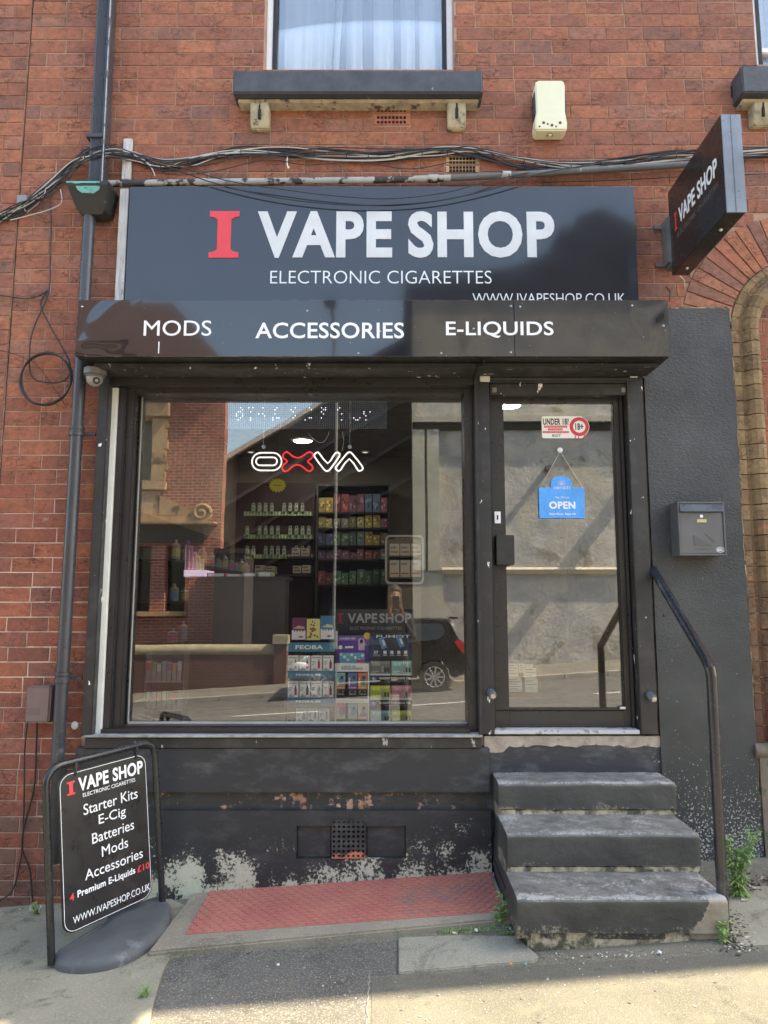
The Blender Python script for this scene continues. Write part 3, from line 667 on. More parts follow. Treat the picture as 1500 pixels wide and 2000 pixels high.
# ================= steps =================
STEPS=thing('entrance_steps',(P(1165,1700,-.4).x,-.4,gz(.95,-.4)),'three worn black painted concrete steps rising to the shop door','steps')
sy=[-.235,-.53,-.82]; tops=[Z(1529,sy[0]),Z(1629,sy[1]),Z(1755,sy[2])]
ext=[(P(974,1545,sy[0]).x,P(1321,1545,sy[0]).x),(P(991,1645,sy[1]).x,P(1368,1645,sy[1]).x),(P(1011,1775,sy[2]).x,P(1423,1775,sy[2]).x)]
bots=[tops[1],tops[2],gz(.97,-.82)+.055]
def stepmesh(i):
    x0,x1=ext[i]; y0=sy[i]; y1=.0; z1=tops[i]; z0=bots[i]; mb=MB()
    back=0.0 if i==0 else sy[i-1]+.012
    nx,ny,nzz=70,14,14; r=.02
    prof=[(back,z1)]+[(back+(y0+r-back)*k/ny,z1) for k in range(1,ny+1)]+[(y0+r*(1-math.sin(a)),z1-r*(1-math.cos(a))) for a in (.4,.8,1.2,1.57)]+[(y0,z1-r-(z1-r-z0-(.028 if i<2 else 0))*k/nzz) for k in range(1,nzz+1)]
    zl=prof[-1][1]; prof+=[(y0+.02,zl),(y0+.02,z0-.03),(back,z0-.03)]
    vs=[];k=len(prof)
    from mathutils import noise as mn
    for a in range(nx+1):
        x=x0+(x1-x0)*a/nx
        e=min(a,nx-a); sh=-.004 if e==0 else 0
        for (y,z) in prof:
            w=mn.noise(Vector((x*9,y*9,z*9+i*7)))*.005+mn.noise(Vector((x*40,y*40,z*40)))*.0015
            vs.append((x,y+w+(-sh*.8),z+w*.7+sh))
    fs=[(a*k+b,a*k+b+1,(a+1)*k+b+1,(a+1)*k+b) for a in range(nx) for b in range(k-1)]+[list(range(k)),[nx*k+j for j in range(k)]]+[(a*k+k-1,a*k,(a+1)*k,(a+1)*k+k-1) for a in range(nx)]
    mb.add(vs,fs); return mb
def stepmat(i):
    m,nt,b=newmat('worn_step_paint_%s'%['upper','middle','lower'][i]); p=pos(nt); x=nd(nt,'SeparateXYZ',None,i0=p)
    nz_=nd(nt,'SeparateXYZ',None,i0=nt.nodes.new('ShaderNodeNewGeometry').outputs['True Normal']).outputs[2]
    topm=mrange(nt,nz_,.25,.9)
    edge=mrange(nt,x.outputs[1],sy[i]+.075,sy[i]+.005,0,1)
    big=noise(nt,stretch(nt,p,(1,1.5,1)),3.2,5,.6); fi=noise(nt,p,75,5,.72); md=noise(nt,p,17,6,.7)
    wear=math_(nt,'ADD',math_(nt,'MULTIPLY',big,.36),math_(nt,'ADD',math_(nt,'MULTIPLY',fi,.42),math_(nt,'MULTIPLY',md,.2)))
    thr=math_(nt,'SUBTRACT',.614,math_(nt,'MULTIPLY',topm,math_(nt,'ADD',.085,math_(nt,'MULTIPLY',edge,.06))))
    # the foot of the riser and, on the lowest step, its right corner have lost their paint
    foot=mrange(nt,x.outputs[2],bots[i]+.065,bots[i]+.02,0,.12)
    thr=math_(nt,'SUBTRACT',thr,foot)
    if i==2:
        cr=mrange(nt,math_(nt,'ADD',x.outputs[0],math_(nt,'MULTIPLY',x.outputs[2],-.55)),ext[2][1]-.16-.55*.2,ext[2][1]-.10-.55*.2,0,.4); cr=math_(nt,'MULTIPLY',cr,math_(nt,'SUBTRACT',1.0,math_(nt,'MULTIPLY',topm,.93))); thr=math_(nt,'SUBTRACT',thr,cr)
    mk=mrange(nt,math_(nt,'SUBTRACT',wear,thr),-.006,.02)
    paint=mix(nt,mrange(nt,big,.35,.65,.1,.9),(.032,.033,.033),(.066,.065,.058))
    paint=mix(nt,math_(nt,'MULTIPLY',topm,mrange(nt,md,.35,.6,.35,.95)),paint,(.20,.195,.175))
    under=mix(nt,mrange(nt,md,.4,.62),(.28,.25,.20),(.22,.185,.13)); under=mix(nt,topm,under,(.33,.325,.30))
    nt.links.new(mix(nt,mk,paint,under),b.inputs['Base Color']); nt.links.new(mrange(nt,mk,0,1,.55,.9),b.inputs['Roughness'])
    bn=nd(nt,'Bump',None,Strength=.5,Distance=.006,Height=math_(nt,'SUBTRACT',fi,math_(nt,'MULTIPLY',mk,.4))); nt.links.new(bn.outputs[0],b.inputs['Normal'])
    return m
CR=mat('crumbling_concrete',(.42,.36,.26),.95,var=.35,vs=25,bump=.9,bs=60,bd=.012,col2=(.09,.085,.06),th=.52,c2s=12,soft=.05)
for i in range(3): stepmesh(i).build('step',stepmat(i),STEPS,smooth=True)
mb=MB()
for i in (0,1): mb.box(ext[i][0]+.002,ext[i][1]-.002,sy[i]+.006,sy[i]+.03,bots[i]-.01,bots[i]+.030)
a=P(1032,1830,-.80).x; b_=P(1398,1830,-.80).x
mb.box(a,b_,-.800,-.3,-.3,bots[2]+.01); mb.box(ext[2][0]+.05,ext[2][1]-.02,-.3,-.0,-.3,bots[2])
mb.build('concrete_footing',CR,STEPS,bevel=.01)
mb=MB(); mb.box(ext[2][0]+.006,ext[2][0]+.3,sy[2]+.05,-.0,bots[2]-.0,bots[2]+.03); mb.box(ext[2][1]-.3,ext[2][1]-.006,sy[2]+.03,-.0,0.05,bots[2]+.03)
mb.box(ext[1][0]+.004,ext[1][1]-.004,sy[1]+.03,-.0,.1,bots[1]+.0); mb.box(ext[0][0]+.004,ext[0][1]-.004,sy[0]+.03,-.001,.2,bots[0]+.0)
mb.build('step_core',RIS2,STEPS)
# ================= signs =================
def serif_I(mb,x0,x1,z0,z1,o,u,v,n,d,mi=0):
    w=x1-x0; h=z1-z0; s=.135*h; k=.27*w; c=.10*w
    pts=[(x0,z0),(x1,z0),(x1,z0+s*.85),(x1-k+c,z0+s),(x1-k,z0+s*1.35),(x1-k,z1-s*1.35),(x1-k+c,z1-s),(x1,z1-s*.85),(x1,z1),(x0,z1),(x0,z1-s*.85),(x0+k-c,z1-s),(x0+k,z1-s*1.35),(x0+k,z0+s*1.35),(x0+k-c,z0+s),(x0,z0+s*.85)]
    mb.prism(pts,o,u,v,n,d,mi)
U,VV,NN=(1,0,0),(0,0,1),(0,-1,0)
YF=-.075
a=RC(247,1244,364,640,YF)
FS=thing('shop_sign',((a[0]+a[1])/2,YF,a[2]),'wide dark slate fascia board reading vape shop above the canopy','sign')
mb=MB(); mb.box(a[0],a[1],YF,-.035,a[2],a[3]); mb.build('sign_board',GLOSSSIGN,FS,bevel=.004)
mb=MB(); q=RC(409,467,413,504,YF); serif_I(mb,*q,(0,YF,0),U,VV,NN,.004); mb.build('lettering',RL,FS,label='red serif letter I')
WLF=mat('weathered_white_acrylic',(.60,.62,.64),.4,var=.10,vs=5)
for t,x0,x1,w in (('VAPE',503,766,.036),('SHOP',797,1083,.036)):
    mb=MB(); mb.ptext(t,x0,x1,413,504,YF,.004,w); mb.build('lettering',WLF,FS,label='bold white word %s'%t)
mb=MB(); mb.ptext('ELECTRONIC CIGARETTES',528,960,529,554,YF,.002,-.012); mb.build('lettering',WL,FS,label='thin white words electronic cigarettes')
mb=MB(); mb.ptext('WWW.IVAPESHOP.CO.UK',923,1221,573,593,YF,.002,-.008); mb.build('lettering',WL,FS,label='thin white web address half hidden by the canopy')
# canopy box
YC=-.32
a=RC(150,1307,586,696,YC)
CS=thing('canopy_sign',((a[0]+a[1])/2,YC,a[2]),'long glossy black canopy box lettered mods, accessories and e-liquids','sign')
m,nt,b=newmat('dented_gloss_black_panel'); p=pos(nt); xx=nd(nt,'SeparateXYZ',None,i0=p)
b.inputs['Base Color'].default_value=(.016,.017,.020,1); b.inputs['Roughness'].default_value=.07; b.inputs['Coat Weight'].default_value=.8; b.inputs['Coat Roughness'].default_value=.03
endm=math_(nt,'ADD',mrange(nt,xx.outputs[0],a[1]-.20,a[1]-.03,0,1),mrange(nt,xx.outputs[0],a[0]+.34,a[0]+.05,0,1))
hb=math_(nt,'ADD',math_(nt,'MULTIPLY',math_(nt,'MULTIPLY',noise(nt,p,4.2,1,.4,.6),endm),1.0),math_(nt,'MULTIPLY',noise(nt,p,1.6,1),.10))
bn=nd(nt,'Bump',None,Strength=.35,Distance=.035,Height=hb); nt.links.new(bn.outputs[0],b.inputs['Normal']); nt.links.new(bn.outputs[0],b.inputs['Coat Normal'])
nt.links.new(mix(nt,mrange(nt,noise(nt,p,60,3,.5),.74,.76),(.017,.017,.020),(.4,.4,.4)),b.inputs['Base Color'])
CAN=m
sx=P(1005,640,YC).x
mb=MB(); mb.box(a[0],sx-.0015,YC,YC+.012,a[2],a[3]); mb.box(sx+.0015,a[1],YC,YC+.012,a[2],a[3])
mb.build('front_panel',CAN,CS,bevel=.0015,seg=1)
mb=MB(); zb=a[2]
mb.prism([(YC+.013,zb+.0),(-.05,zb+.004),(-.05,zb+.02),(YC+.013,zb+.016)],(a[0]+.002,0,0),(0,1,0),(0,0,1),(1,0,0),a[1]-a[0]-.004)
mb.box(a[0]+.001,a[0]+.012,YC+.013,-.012,zb+.021,a[3]); mb.box(a[1]-.012,a[1]-.001,YC+.013,-.025,zb+.021,a[3]); mb.box(a[0]+.013,a[1]-.013,YC+.013,-.078,a[3]-.012,a[3]-.001)
mb.box(P(940,715,-.2).x,P(943,715,-.2).x,-.28,-.06,zb-.018,zb-.001)
mb.build('canopy_box',chipped('canopy_underside',(.014,.014,.015),(.5,.5,.48),th=.80,rough=.4),CS)
mb=MB(); mb.box(xl1+.05,a[1]-.03,YC+.10,-.05,zb-.022,zb-.001); mb.box(P(200,715,-.1).x,xl1+.045,-.22,-.05,zb-.03,zb-.001)
mb.build('shutter_housing',BLACKW,CS,bevel=.004)
for t,x0,x1,y0,y1 in (('MODS',281,413,626,656),('ACCESSORIES',499,789,630,661),('E-LIQUIDS',871,1081,628,660)):
    mb=MB(); mb.ptext(t,x0,x1,y0,y1,YC,.0015,.0 if t=='MODS' else .012); mb.build('lettering',WL,CS,label='white word %s'%t.lower())
for x,y in ((998,598),(998,688),(1016,599),(600,607),(160,599),(1296,636),(1235,597),(925,642),(862,690),(700,690)):
    mb=MB(); c=P(x,y,YC); mb.lathe([(0,0),(.006,0),(.004,.003),(0,.004)],c,(0,-1,0),10); mb.build('screw',STEEL,CS,smooth=True,)
mb=MB(); mb.pb(309,311,667,690,YC-.001,YC+.001); mb.build('paint_drip',WL,CS)
# projecting sign
x0=P(1303,372,-.10).x; yo=-.76
zt_=P(1410,225,yo).z; zb_=P(1413,415,yo).z; x0=P(1412,320,yo).x; x1=P(1451,320,yo).x
PS=thing('projecting_sign',(x0,-.1,zb_),'black double sided box sign sticking out from the brickwork at right','sign')
mb=MB(); mb.box(x0,x1,yo,-.10,zb_,zt_); mb.build('sign_case',mat('bronze_black_acrylic',(.022,.019,.018),.22,var=.1),PS,bevel=.002)
mb=MB(); g=mat('grey_aluminium_trim',(.20,.22,.25),.35,metal=.3,var=.2,vs=6)
mb.box(x0+.002,x1+.002,yo-.005,yo+.001,zb_-.002,zt_+.002); xm=(x0+x1)/2; mb.box(xm-.002,xm+.002,yo-.008,yo-.004,zb_,zt_)
mb.build('end_trim',g,PS,bevel=.0015)
o=(x0,0,0); u=(0,-1,0); n=(-1,0,0)
zc0,zc1=P(1400,345,yo+.08).z,P(1400,310,yo+.08).z
mb=MB(); serif_I(mb,.175,.205,zc0-.01,zc1,o,u,VV,n,.0015); mb.build('lettering',RL,PS,label='red serif letter I')
mb=MB(); mb.text('VAPE SHOP',.235,.70,zc0,zc1,o,u,VV,n,.0015,.02); mb.build('lettering',WL,PS,label='white words vape shop')
mb=MB(); mb.text('ELECTRONIC CIGARETTES',.20,.70,zc0-.065,zc0-.035,o,u,VV,n,.0008,-.01); mb.build('lettering',flat((.12,.11,.105),.5),PS,label='faint grey words electronic cigarettes')
mb=MB(); xb=(x0+x1)/2
mb.box(xb-.05,xb-.02,-.11,-.02,zb_+.06,zb_+.36); mb.obox((x0-.01,-.02,zb_+.33),(.05,0,0),(0,.008,0),(0,0,.012)); mb.obox((x0-.01,-.02,zb_+.10),(.05,0,0),(0,.008,0),(0,0,.012)); mb.box(x0-.015,x0+.01,-.1,-.02,zb_+.08,zb_+.35)
mb.build('wall_bracket',mat('galvanised_bracket',(.16,.165,.17),.5,metal=.4,var=.3),PS,bevel=.002)
for yy in (-.19,-.60): mb=MB(); mb.lathe([(0,0),(.012,0),(.006,.008),(0,.01)],(xb,yy,zb_),(0,0,-1),10); mb.build('screw',STEEL,PS,smooth=True)
# ================= pavement sign =================
A=G(101,1893); B=G2(319,1764,.05); A=Vector((A.x,A.y,gz(A.x,A.y))); B=Vector((B.x,B.y,gz(B.x,B.y)))
u=(B-A); Lw=u.length; u.normalize(); n=Vector((u.y,-u.x,0)).normalized(); 
if n.dot(CAM-A)<0: n=-n
v=Vector((-.085,.0,1)); v=(v-u*v.dot(u)).normalized(); n=u.cross(v); n=-n if n.dot(CAM-A)<0 else n
AB_=thing('pavement_sign',tuple((A+B)/2),'black swinging pavement sign listing starter kits, e-cig and batteries','sign')
H=.83; r=.075; mb=MB(); path=[A+v*.02]+[A+v*t for t in (.3,.6)]
path+= [A+v*(H-r)]+[A+u*(r-r*math.cos(t))+v*(H-r+r*math.sin(t)) for t in (.3,.6,.9,1.2,1.57)]
path+= [B-u*r+v*H]+[B-u*(r-r*math.sin(t))+v*(H-r+r*math.cos(t)) for t in (.3,.6,.9,1.2,1.57)]+[B+v*.5,B+v*.03]
tubem=mat('black_powder_coat_tube',(.016,.018,.02),.28,var=.15)
mb.tube(path,.0165,14); mb.build('frame_tube',tubem,AB_,smooth=True)
ins=.055; pw=Lw-2*ins; z0,z1=.105,.788; ph=z1-z0; O=A+u*ins+v*z0
def rrect(x0,x1,y0,y1,r,k=6):
    out=[]
    for cx,cy,a0 in ((x1-r,y0+r,-90),(x1-r,y1-r,0),(x0+r,y1-r,90),(x0+r,y0+r,180)):
        out+=[(cx+r*math.cos(R_(a0+90*i/k)),cy+r*math.sin(R_(a0+90*i/k))) for i in range(k+1)]
    return out
mb=MB(); mb.prism(rrect(0,pw,0,ph,.055),O-n*.006,u,v,n,.010,0); 
mb.build('panel',mat('satin_black_board',(.018,.017,.018),.35,var=.2,vs=4,col2=(.035,.033,.032),th=.62,c2s=5),AB_,bevel=.001)
mb=MB(); q=rrect(.006,pw-.006,.006,ph-.006,.052); q2=rrect(.0085,pw-.0085,.0085,ph-.0085,.0495); k=len(q)
mb.add([O+n*.0046+u*a+v*b for a,b in q]+[O+n*.0046+u*a+v*b for a,b in q2],[(i,(i+1)%k,k+(i+1)%k,k+i) for i in range(k)]); mb.build('border_line',WL,AB_)
T=lambda t,a,b,c,h,w=0,mt=WL: MB().text(t,pw*a,pw*b,ph*(1-c)-h/2,ph*(1-c)+h/2,O+n*.0042,u,v,n,.001,w).build('lettering',mt,AB_,label='words %s'%t.lower())
mb=MB(); serif_I(mb,pw*.085,pw*.17,ph*.86-.004,ph*.86+.055,O+n*.0042,u,v,n,.001); mb.build('lettering',RL,AB_,label='red serif letter I')
T('VAPE SHOP',.205,.95,.095,.062,.03); T('ELECTRONIC CIGARETTES',.25,.85,.170,.017)
T('Starter Kits',.25,.87,.265,.048); T('E-Cig',.41,.72,.368,.056); T('Batteries',.33,.81,.468,.046); T('Mods',.43,.73,.572,.046); T('Accessories',.24,.90,.680,.045)
T('4',.075,.12,.780,.030,.03,RL); T('Premium E-Liquids',.155,.80,.782,.038,.02); T('£10',.825,.975,.780,.030,.02,RL)
T('WWW.IVAPESHOP.CO.UK',.10,.97,.925,.030)
for s_ in (.24,.80):
    mb=MB(); c=A+u*(Lw*s_)+v*(H-.012); mb.obox(c+n*.003,u*.009,v*.018,n*.014); mb.obox(c-v*.03+n*.003,u*.006,v*.022,n*.008); mb.build('hanging_clip',tubem,AB_,bevel=.003)
# D shaped foot
mb=MB(); k=30; D=.29; top=[];bot=[]; C_=(A+B)/2
nn=Vector((n.x,n.y,0)).normalized(); 
def foot(t,s,h):
    a=math.pi*t; ca=math.cos(a); q=C_-u*(Lw/2+.03)*s*(1 if ca>0 else -1)*abs(ca)**.62+nn*(D*s*(max(0,math.sin(a))**.72))
    return Vector((q.x,q.y,gz(q.x,q.y)+h))
rings=[]
fo=[G(*q) for q in ((101,1890),(112,1899),(130,1904),(160,1906),(200,1901),(230,1893),(262,1880),(292,1860),(316,1838),(330,1814),(335,1795),(331,1780),(321,1769))]
fo=crom(fo,3); k=len(fo)-1; C_=(fo[0]+fo[-1])/2-Vector((.035,-.02,0))
for s,h in ((1,.002),(1.0,.022),(.985,.036),(.95,.048),(.90,.056),(.5,.060),(.0,.062)):
    rings.append([Vector((C_.x+(fo[i].x-C_.x)*s,C_.y+(fo[i].y-C_.y)*s,gz(fo[i].x,fo[i].y)+h*1.05)) for i in range(k+1)])
vs=[p for g in rings for p in g]; w=k+1
fs=[(i*w+j,i*w+j+1,(i+1)*w+j+1,(i+1)*w+j) for i in range(len(rings)-1) for j in range(k)]
mb.add(vs,fs); mb.add([rings[i][0] for i in range(7)]+[rings[i][-1] for i in range(7)][::-1],[list(range(14))])
mb.build('weighted_foot',mat('dusty_dark_rubber',(.080,.084,.088),.6,var=.2,vs=6,col2=(.13,.135,.14),th=.60,c2s=9,bump=.15,bs=120),AB_,smooth=True)

# ================= hatch plate (red tread plate) =================
m,nt,b=newmat('red_tread_plate'); p=pos(nt); 
vor=noise(nt,p,5,6,.65); c=mix(nt,mrange(nt,vor,.35,.65),(.38,.125,.105),(.43,.17,.12)); c=mix(nt,mrange(nt,noise(nt,p,2.1,7,.65),.56,.66,0,.7),c,(.20,.14,.13)); c=mix(nt,mrange(nt,noise(nt,p,80,4,.7),.62,.68,0,.7),c,(.15,.06,.05))
nt.links.new(c,b.inputs['Base Color']); b.inputs['Roughness'].default_value=.62; TREAD=m
pts=[G(411,1749),G(955,1709),G(984,1793),G(362,1838)]
def bil(s,t,dz=0):
    a=pts[0].lerp(pts[1],s); b_=pts[3].lerp(pts[2],s); q=a.lerp(b_,t); return Vector((q.x,q.y,gz(q.x,q.y)+dz))
HP=thing('cellar_hatch',tuple(bil(.5,.5)),'red raised-pattern cellar hatch plate on the pavement under the shop window','hatch')
mb=MB(); k=8; ring=[]
for s,t in ((0,0),(1,0),(1,1),(0,1)): ring.append(bil(s,t,.030))
mb.add(ring+[p-Vector((0,0,.05)) for p in ring],[(0,1,2,3),(4,5,6,7),(0,1,5,4),(1,2,6,5),(2,3,7,6),(3,0,4,7)])
# raised bars in a herringbone
nu,nv=62,16
for i in range(nu):
    for j in range(nv):
        s=(i+.5)/nu; t=(j+.5)/nv; c=bil(s,t,.0305); d=1 if (i+j)%2 else -1
        a_=Vector((math.cos(.75*d),math.sin(.75*d),0)); b_=Vector((-a_.y,a_.x,0)); a_.z=.065*a_.x
        mb.obox(c,a_*.0125,b_*.0032,(0,0,.0022))
mb.build('tread_plate',TREAD,HP)
fr=[(-.055,-.02),(1.015,-.02),(1.02,1.0),(1.03,1.26),(-.075,1.26)]
mb=MB(); f2=[bil(s,t,.026) for s,t in ((-.06,-.03),(1.01,-.03),(1.02,1.13),(-.09,1.28))]
mb.add(f2+[p-Vector((0,0,.08)) for p in f2],[(0,1,2,3),(4,5,6,7),(0,1,5,4),(1,2,6,5),(2,3,7,6),(3,0,4,7)])
mb.build('hatch_surround',asphalt('worn_concrete_kerb',(.25,.22,.17),(.40,.35,.27),(.13,.12,.085),sc=90),HP,bevel=.008)

# ================= pipes =================
DP=thing('downpipe',(P(150,1000,-.08).x,-.08,gz(-1.8,0)),'dark grey rainwater downpipe with a hopper head left of the shop','downpipe')
X0,X1=P(190,0,-.11).x,P(215,0,-.11).x; xe0,xe1=P(172,358,-.11).x,P(200,358,-.11).x
zt2=5.9; zb2=P(186,356,-.11).z; slope=(xe0-X0)/(zb2-P(200,0,-.11).z)
mb=MB(); xo=xe0; w=xe1-xe0+.006; xt=xo+( (X0-xe0)*(zt2-zb2)/(P(200,0,-.11).z-zb2))
pr=[(0,-.045),(0,-.11)]
for i in range(7): a=.008+i*(w-.030)/7; pr+=[(a,-.11),(a+.003,-.106),(a+.006,-.106),(a+.009,-.11)]
pr+=[(w-.016,-.11),(w-.012,-.118),(w-.004,-.118),(w,-.11),(w,-.045)]
k=len(pr); vs=[(xo+a,y,zb2-.03) for a,y in pr]+[(xt+a,y,zt2) for a,y in pr]
mb.add(vs,[list(range(k)),list(range(k,2*k))]+[(i,(i+1)%k,k+(i+1)%k,k+i) for i in range(k)])
mb.build('square_pipe',PVC,DP)
mb=MB(); mb.add([(xo+w-.008,-.1195,zb2-.03),(xo+w-.003,-.1195,zb2-.03),(xt+w-.003,-.1195,zt2),(xt+w-.008,-.1195,zt2),(xo+w-.008,-.118,zb2-.03),(xo+w-.003,-.118,zb2-.03),(xt+w-.003,-.118,zt2),(xt+w-.008,-.118,zt2)],[(0,1,2,3),(4,5,6,7),(0,1,5,4),(1,2,6,5),(2,3,7,6),(3,0,4,7)]); mb.build('pale_edge',mat('pale_pipe_edge',(.45,.46,.47),.5,col2=(.1,.1,.1),th=.56,c2s=20),DP)  # pale strip along the right edge of the square pipe
mb=MB(); c=P(186,265,-.11); mb.box(c.x-w/2-.008,c.x+w/2+.004,-.118,-.03,c.z-.012,c.z+.012)
for s_ in (-1,1): mb.lathe([(0,0),(.022,0),(.022,.012),(0,.014)],(c.x+s_*.075,-.014,c.z-.035),(0,-1,0),12); mb.obox((c.x+s_*.055,-.02,c.z-.02),(.02,0,-.012*s_ if s_>0 else .012),(0,.006,0),(.004,0,.01))
mb.build('pipe_clip',PVC,DP,bevel=.002)
# hopper
ht,hb=P(180,360,-.13).z,P(180,409,-.13).z; hx0,hx1=P(134,362,-.13).x,P(217,362,-.13).x; bx0,bx1=P(150,405,-.13).x,P(206,405,-.13).x
m=mat('black_hopper_with_teal_paint',(.022,.025,.024),.45,var=.2,bump=.2,col2=(.10,.14,.12),th=.66,c2s=12)
mb=MB(); vs=[]
for (a_,b_,y0,y1,z) in ((bx0+.03,bx1-.03,-.11,-.03,hb-.02),(bx0,bx1,-.13,-.01,hb),(hx0+.006,hx1-.006,-.16,-.01,ht-.03),(hx0,hx1,-.166,-.01,ht-.022),(hx0,hx1,-.166,-.01,ht)):
    vs+=[(a_,y0,z),(b_,y0,z),(b_,y1,z),(a_,y1,z)]
mb.add(vs,[(0,1,2,3),(16,17,18,19)]+[(i*4+j,i*4+(j+1)%4,i*4+4+(j+1)%4,i*4+4+j) for i in range(4) for j in range(4)])
hp=mb.build('hopper',m,DP,bevel=.003)
mb=MB(); tz=flat((.10,.36,.33),.6); q=[(hx0+.004,ht-.004),(hx1-.05,ht-.004),(hx1-.05,ht-.016),(hx0+.09,ht-.014),(hx0+.06,ht-.02),(hx0+.03,ht-.012),(hx0+.004,ht-.014)]
mb.prism(q,(0,-.1685,0),U,VV,(0,1,0),.002)
TEAL=mat('chipped_teal_paint',(.13,.40,.36),.6,col2=(.03,.03,.03),th=.60,c2s=25); mb.build('teal_rim_paint',TEAL,hp); mb=MB()
q=[]; cx=(hx0+hx1)/2+.004
for i in range(19): t=math.pi*i/18; q.append((cx-.068*math.cos(t),-(.042+rnd.uniform(-.004,.004))*math.sin(t)))
mb.prism(q,(0,-.1635,ht-.029),U,Vector((0,-(.030),(ht-.03-hb))).normalized(),(0,1,0),.004)
mb.build('teal_paint_patch',mat('chipped_teal_paint',(.13,.40,.36),.6,col2=(.03,.03,.03),th=.60,c2s=25),hp)
pt=P(176,402,-.08); pb_=P(112,1495,-.08)
rp=(P(165,700,-.08).x-P(147,700,-.08).x)/2*1.1
mb=MB(); mb.tube([pt,pb_],.033,20); mb.build('round_pipe',PVC,DP,smooth=True)
mb=MB(); mb.lathe([(.034,0),(.040,.0),(.041,.012),(.036,.03),(.034,.034)],pt-Vector((0,0,.015)),(0,0,1),16); mb.build('rusty_ring',mat('rusty_iron',(.25,.13,.06),.9,var=.4,vs=20,bump=.4),DP,smooth=True)
for py in (842,1322):
    t=(P(0,py,-.08).z-pt.z)/(pb_.z-pt.z); c=pt.lerp(pb_,t); mb=MB()
    mb.lathe([(.034,-.03),(.040,-.028),(.040,-.008),(.037,-.004),(.037,.004),(.040,.008),(.040,.024),(.034,.026)],c,(pt-pb_).normalized(),20); mb.obox(c+Vector((.06,.035,-.01)),(.03,0,0),(0,.008,0),(0,0,.008)); mb.build('pipe_joint',PVC,DP,smooth=True)
mb=MB(); mb.lathe([(.034,0),(.038,0),(.038,-.06),(.035,-.08),(.035,-.5)],pb_+Vector((.012,0,.02)),(0,0,1),20); mb.build('drain_socket',mat('cast_iron_black',(.03,.03,.03),.6,bump=.2),DP,smooth=True)
# conduit above the sign
CO=thing('conduit_pipe',(P(780,350,-.05).x,-.05,P(780,350,-.05).z),'horizontal grey conduit with peeling paint running above the fascia','pipe')
m=mat('peeling_grey_pipe_paint',(.34,.34,.33),.55,var=.2,vs=8,col2=(.035,.033,.032),th=.545,c2s=9,soft=.012,bump=.2)
pp=[P(x,y,-.05) for x,y in ((212,359),(400,356),(560,354),(720,352),(880,348),(1000,342),(1180,331),(1345,321))]
mb=MB(); mb.tube(pp[:5],.019,14); mb.build('pipe_length',m,CO,smooth=True)
mb=MB(); mb.tube(pp[4:],.0185,14); mb.build('pipe_length',mat('dull_grey_pipe',(.10,.105,.11),.5,var=.25,vs=6,col2=(.3,.3,.3),th=.66),CO,smooth=True)
for x,y in ((395,356),(846,349),(988,342)):
    mb=MB(); c=P(x,y,-.05); mb.tube([c-Vector((.028,0,0)),c+Vector((.028,0,0))],.023,14); mb.build('pipe_joint',m,CO,smooth=True)
# batten
mb=MB(); a=RC(229,246,368,584,-.07); mb.box(a[0],a[1],-.07,-.01,a[2]-.05,a[3]); a2=RC(229,243,400,420,-.07)
WB=solo(mb,'wooden_batten',WOOD,'grey weathered timber batten along the left end of the fascia board','batten',bevel=.002)
mb=MB(); a=RC(239,256,270,350,-.03); mb.box(a[0],a[1],-.03,-.008,a[2],a[3]); solo(mb,'wooden_batten',mat('white_flaking_batten',(.55,.54,.52),.8,var=.25,vs=9,st=(6,6,.8),col2=(.14,.12,.10),th=.62,c2s=8),'short white flaking batten crossed by cables right of the pipe','batten',bevel=.003)
# ================= cables =================
CB=thing('cable_bundle',tuple(P(700,300,-.03)),'bundle of black and white cables strung across the brickwork','cables')
base=[(-60,452),(0,425),(45,405),(95,365),(140,322),(172,303),(215,297),(262,306),(320,322),(370,318),(420,306),(480,297),(560,297),(640,300),(750,303),(850,296),(920,298),(1010,318),(1100,326),(1200,318),(1300,306),(1400,299),(1560,295)]
for i in range(13):
    ph=rnd.uniform(0,6); pts_=[]
    for k_,(x,y) in enumerate(base):
        o=(6.5+(i%4)*1.5)*math.sin(k_*(.7+.13*(i%5))+ph)+rnd.uniform(-3,3); pts_.append(P(x,y+o,-.022-.010*(i%3)-.03*(170<x<225)*2.2-(.055 if 1330<x<1460 and 0 else 0)))
    mb=MB(); mb.tube(pts_,.0034 if i%3 else .0046,6,smooth=6); mb.build('cable',CAWH if i in (1,4,7,10) else CABK,CB,smooth=True)
for k_ in range(0,28):
    x=20+k_*50+rnd.uniform(-8,8)
    for j in range(len(base)-1):
        if base[j][0]<=x<base[j+1][0]:
            t=(x-base[j][0])/(base[j+1][0]-base[j][0]); y=base[j][1]*(1-t)+base[j+1][1]*t
            c=P(x,y,-.034-(.06 if 165<x<225 else 0)); mb=MB(); mb.lathe([(.0165,-.002),(.0185,-.002),(.0185,.002),(.0165,.002)],c,(1,.0,0),10,caps=False); mb.obox(c+Vector((0,-.016,-.012)),(.0015,0,0),(0,.003,0),(0,0,.010)); mb.build('cable_tie',CABK,CB)
def cable(pix,Y,lab,r=.004,mt=None,name='cable'):
    mb=MB(); Ys=Y if isinstance(Y,list) else [Y]*len(pix)
    mb.tube([P(a,b,y) for (a,b),y in zip(pix,Ys)],r,7,smooth=7); return solo(mb,name,mt or CABK,lab,'cable',smooth=True)
cable([(205,305),(300,318),(420,358),(520,382),(620,396),(720,401),(840,394),(950,372),(1060,338),(1180,318)],[-.10]+[-.105]*8+[-.03],'thin black cable sagging lowest across the top of the fascia board',.0035)
cable([(212,296),(330,320),(440,352),(560,371),(650,382),(760,388),(870,376),(960,352),(1080,328)],[-.11]+[-.112]*7+[-.03],'thin black cable sagging just above another over the fascia board',.003)
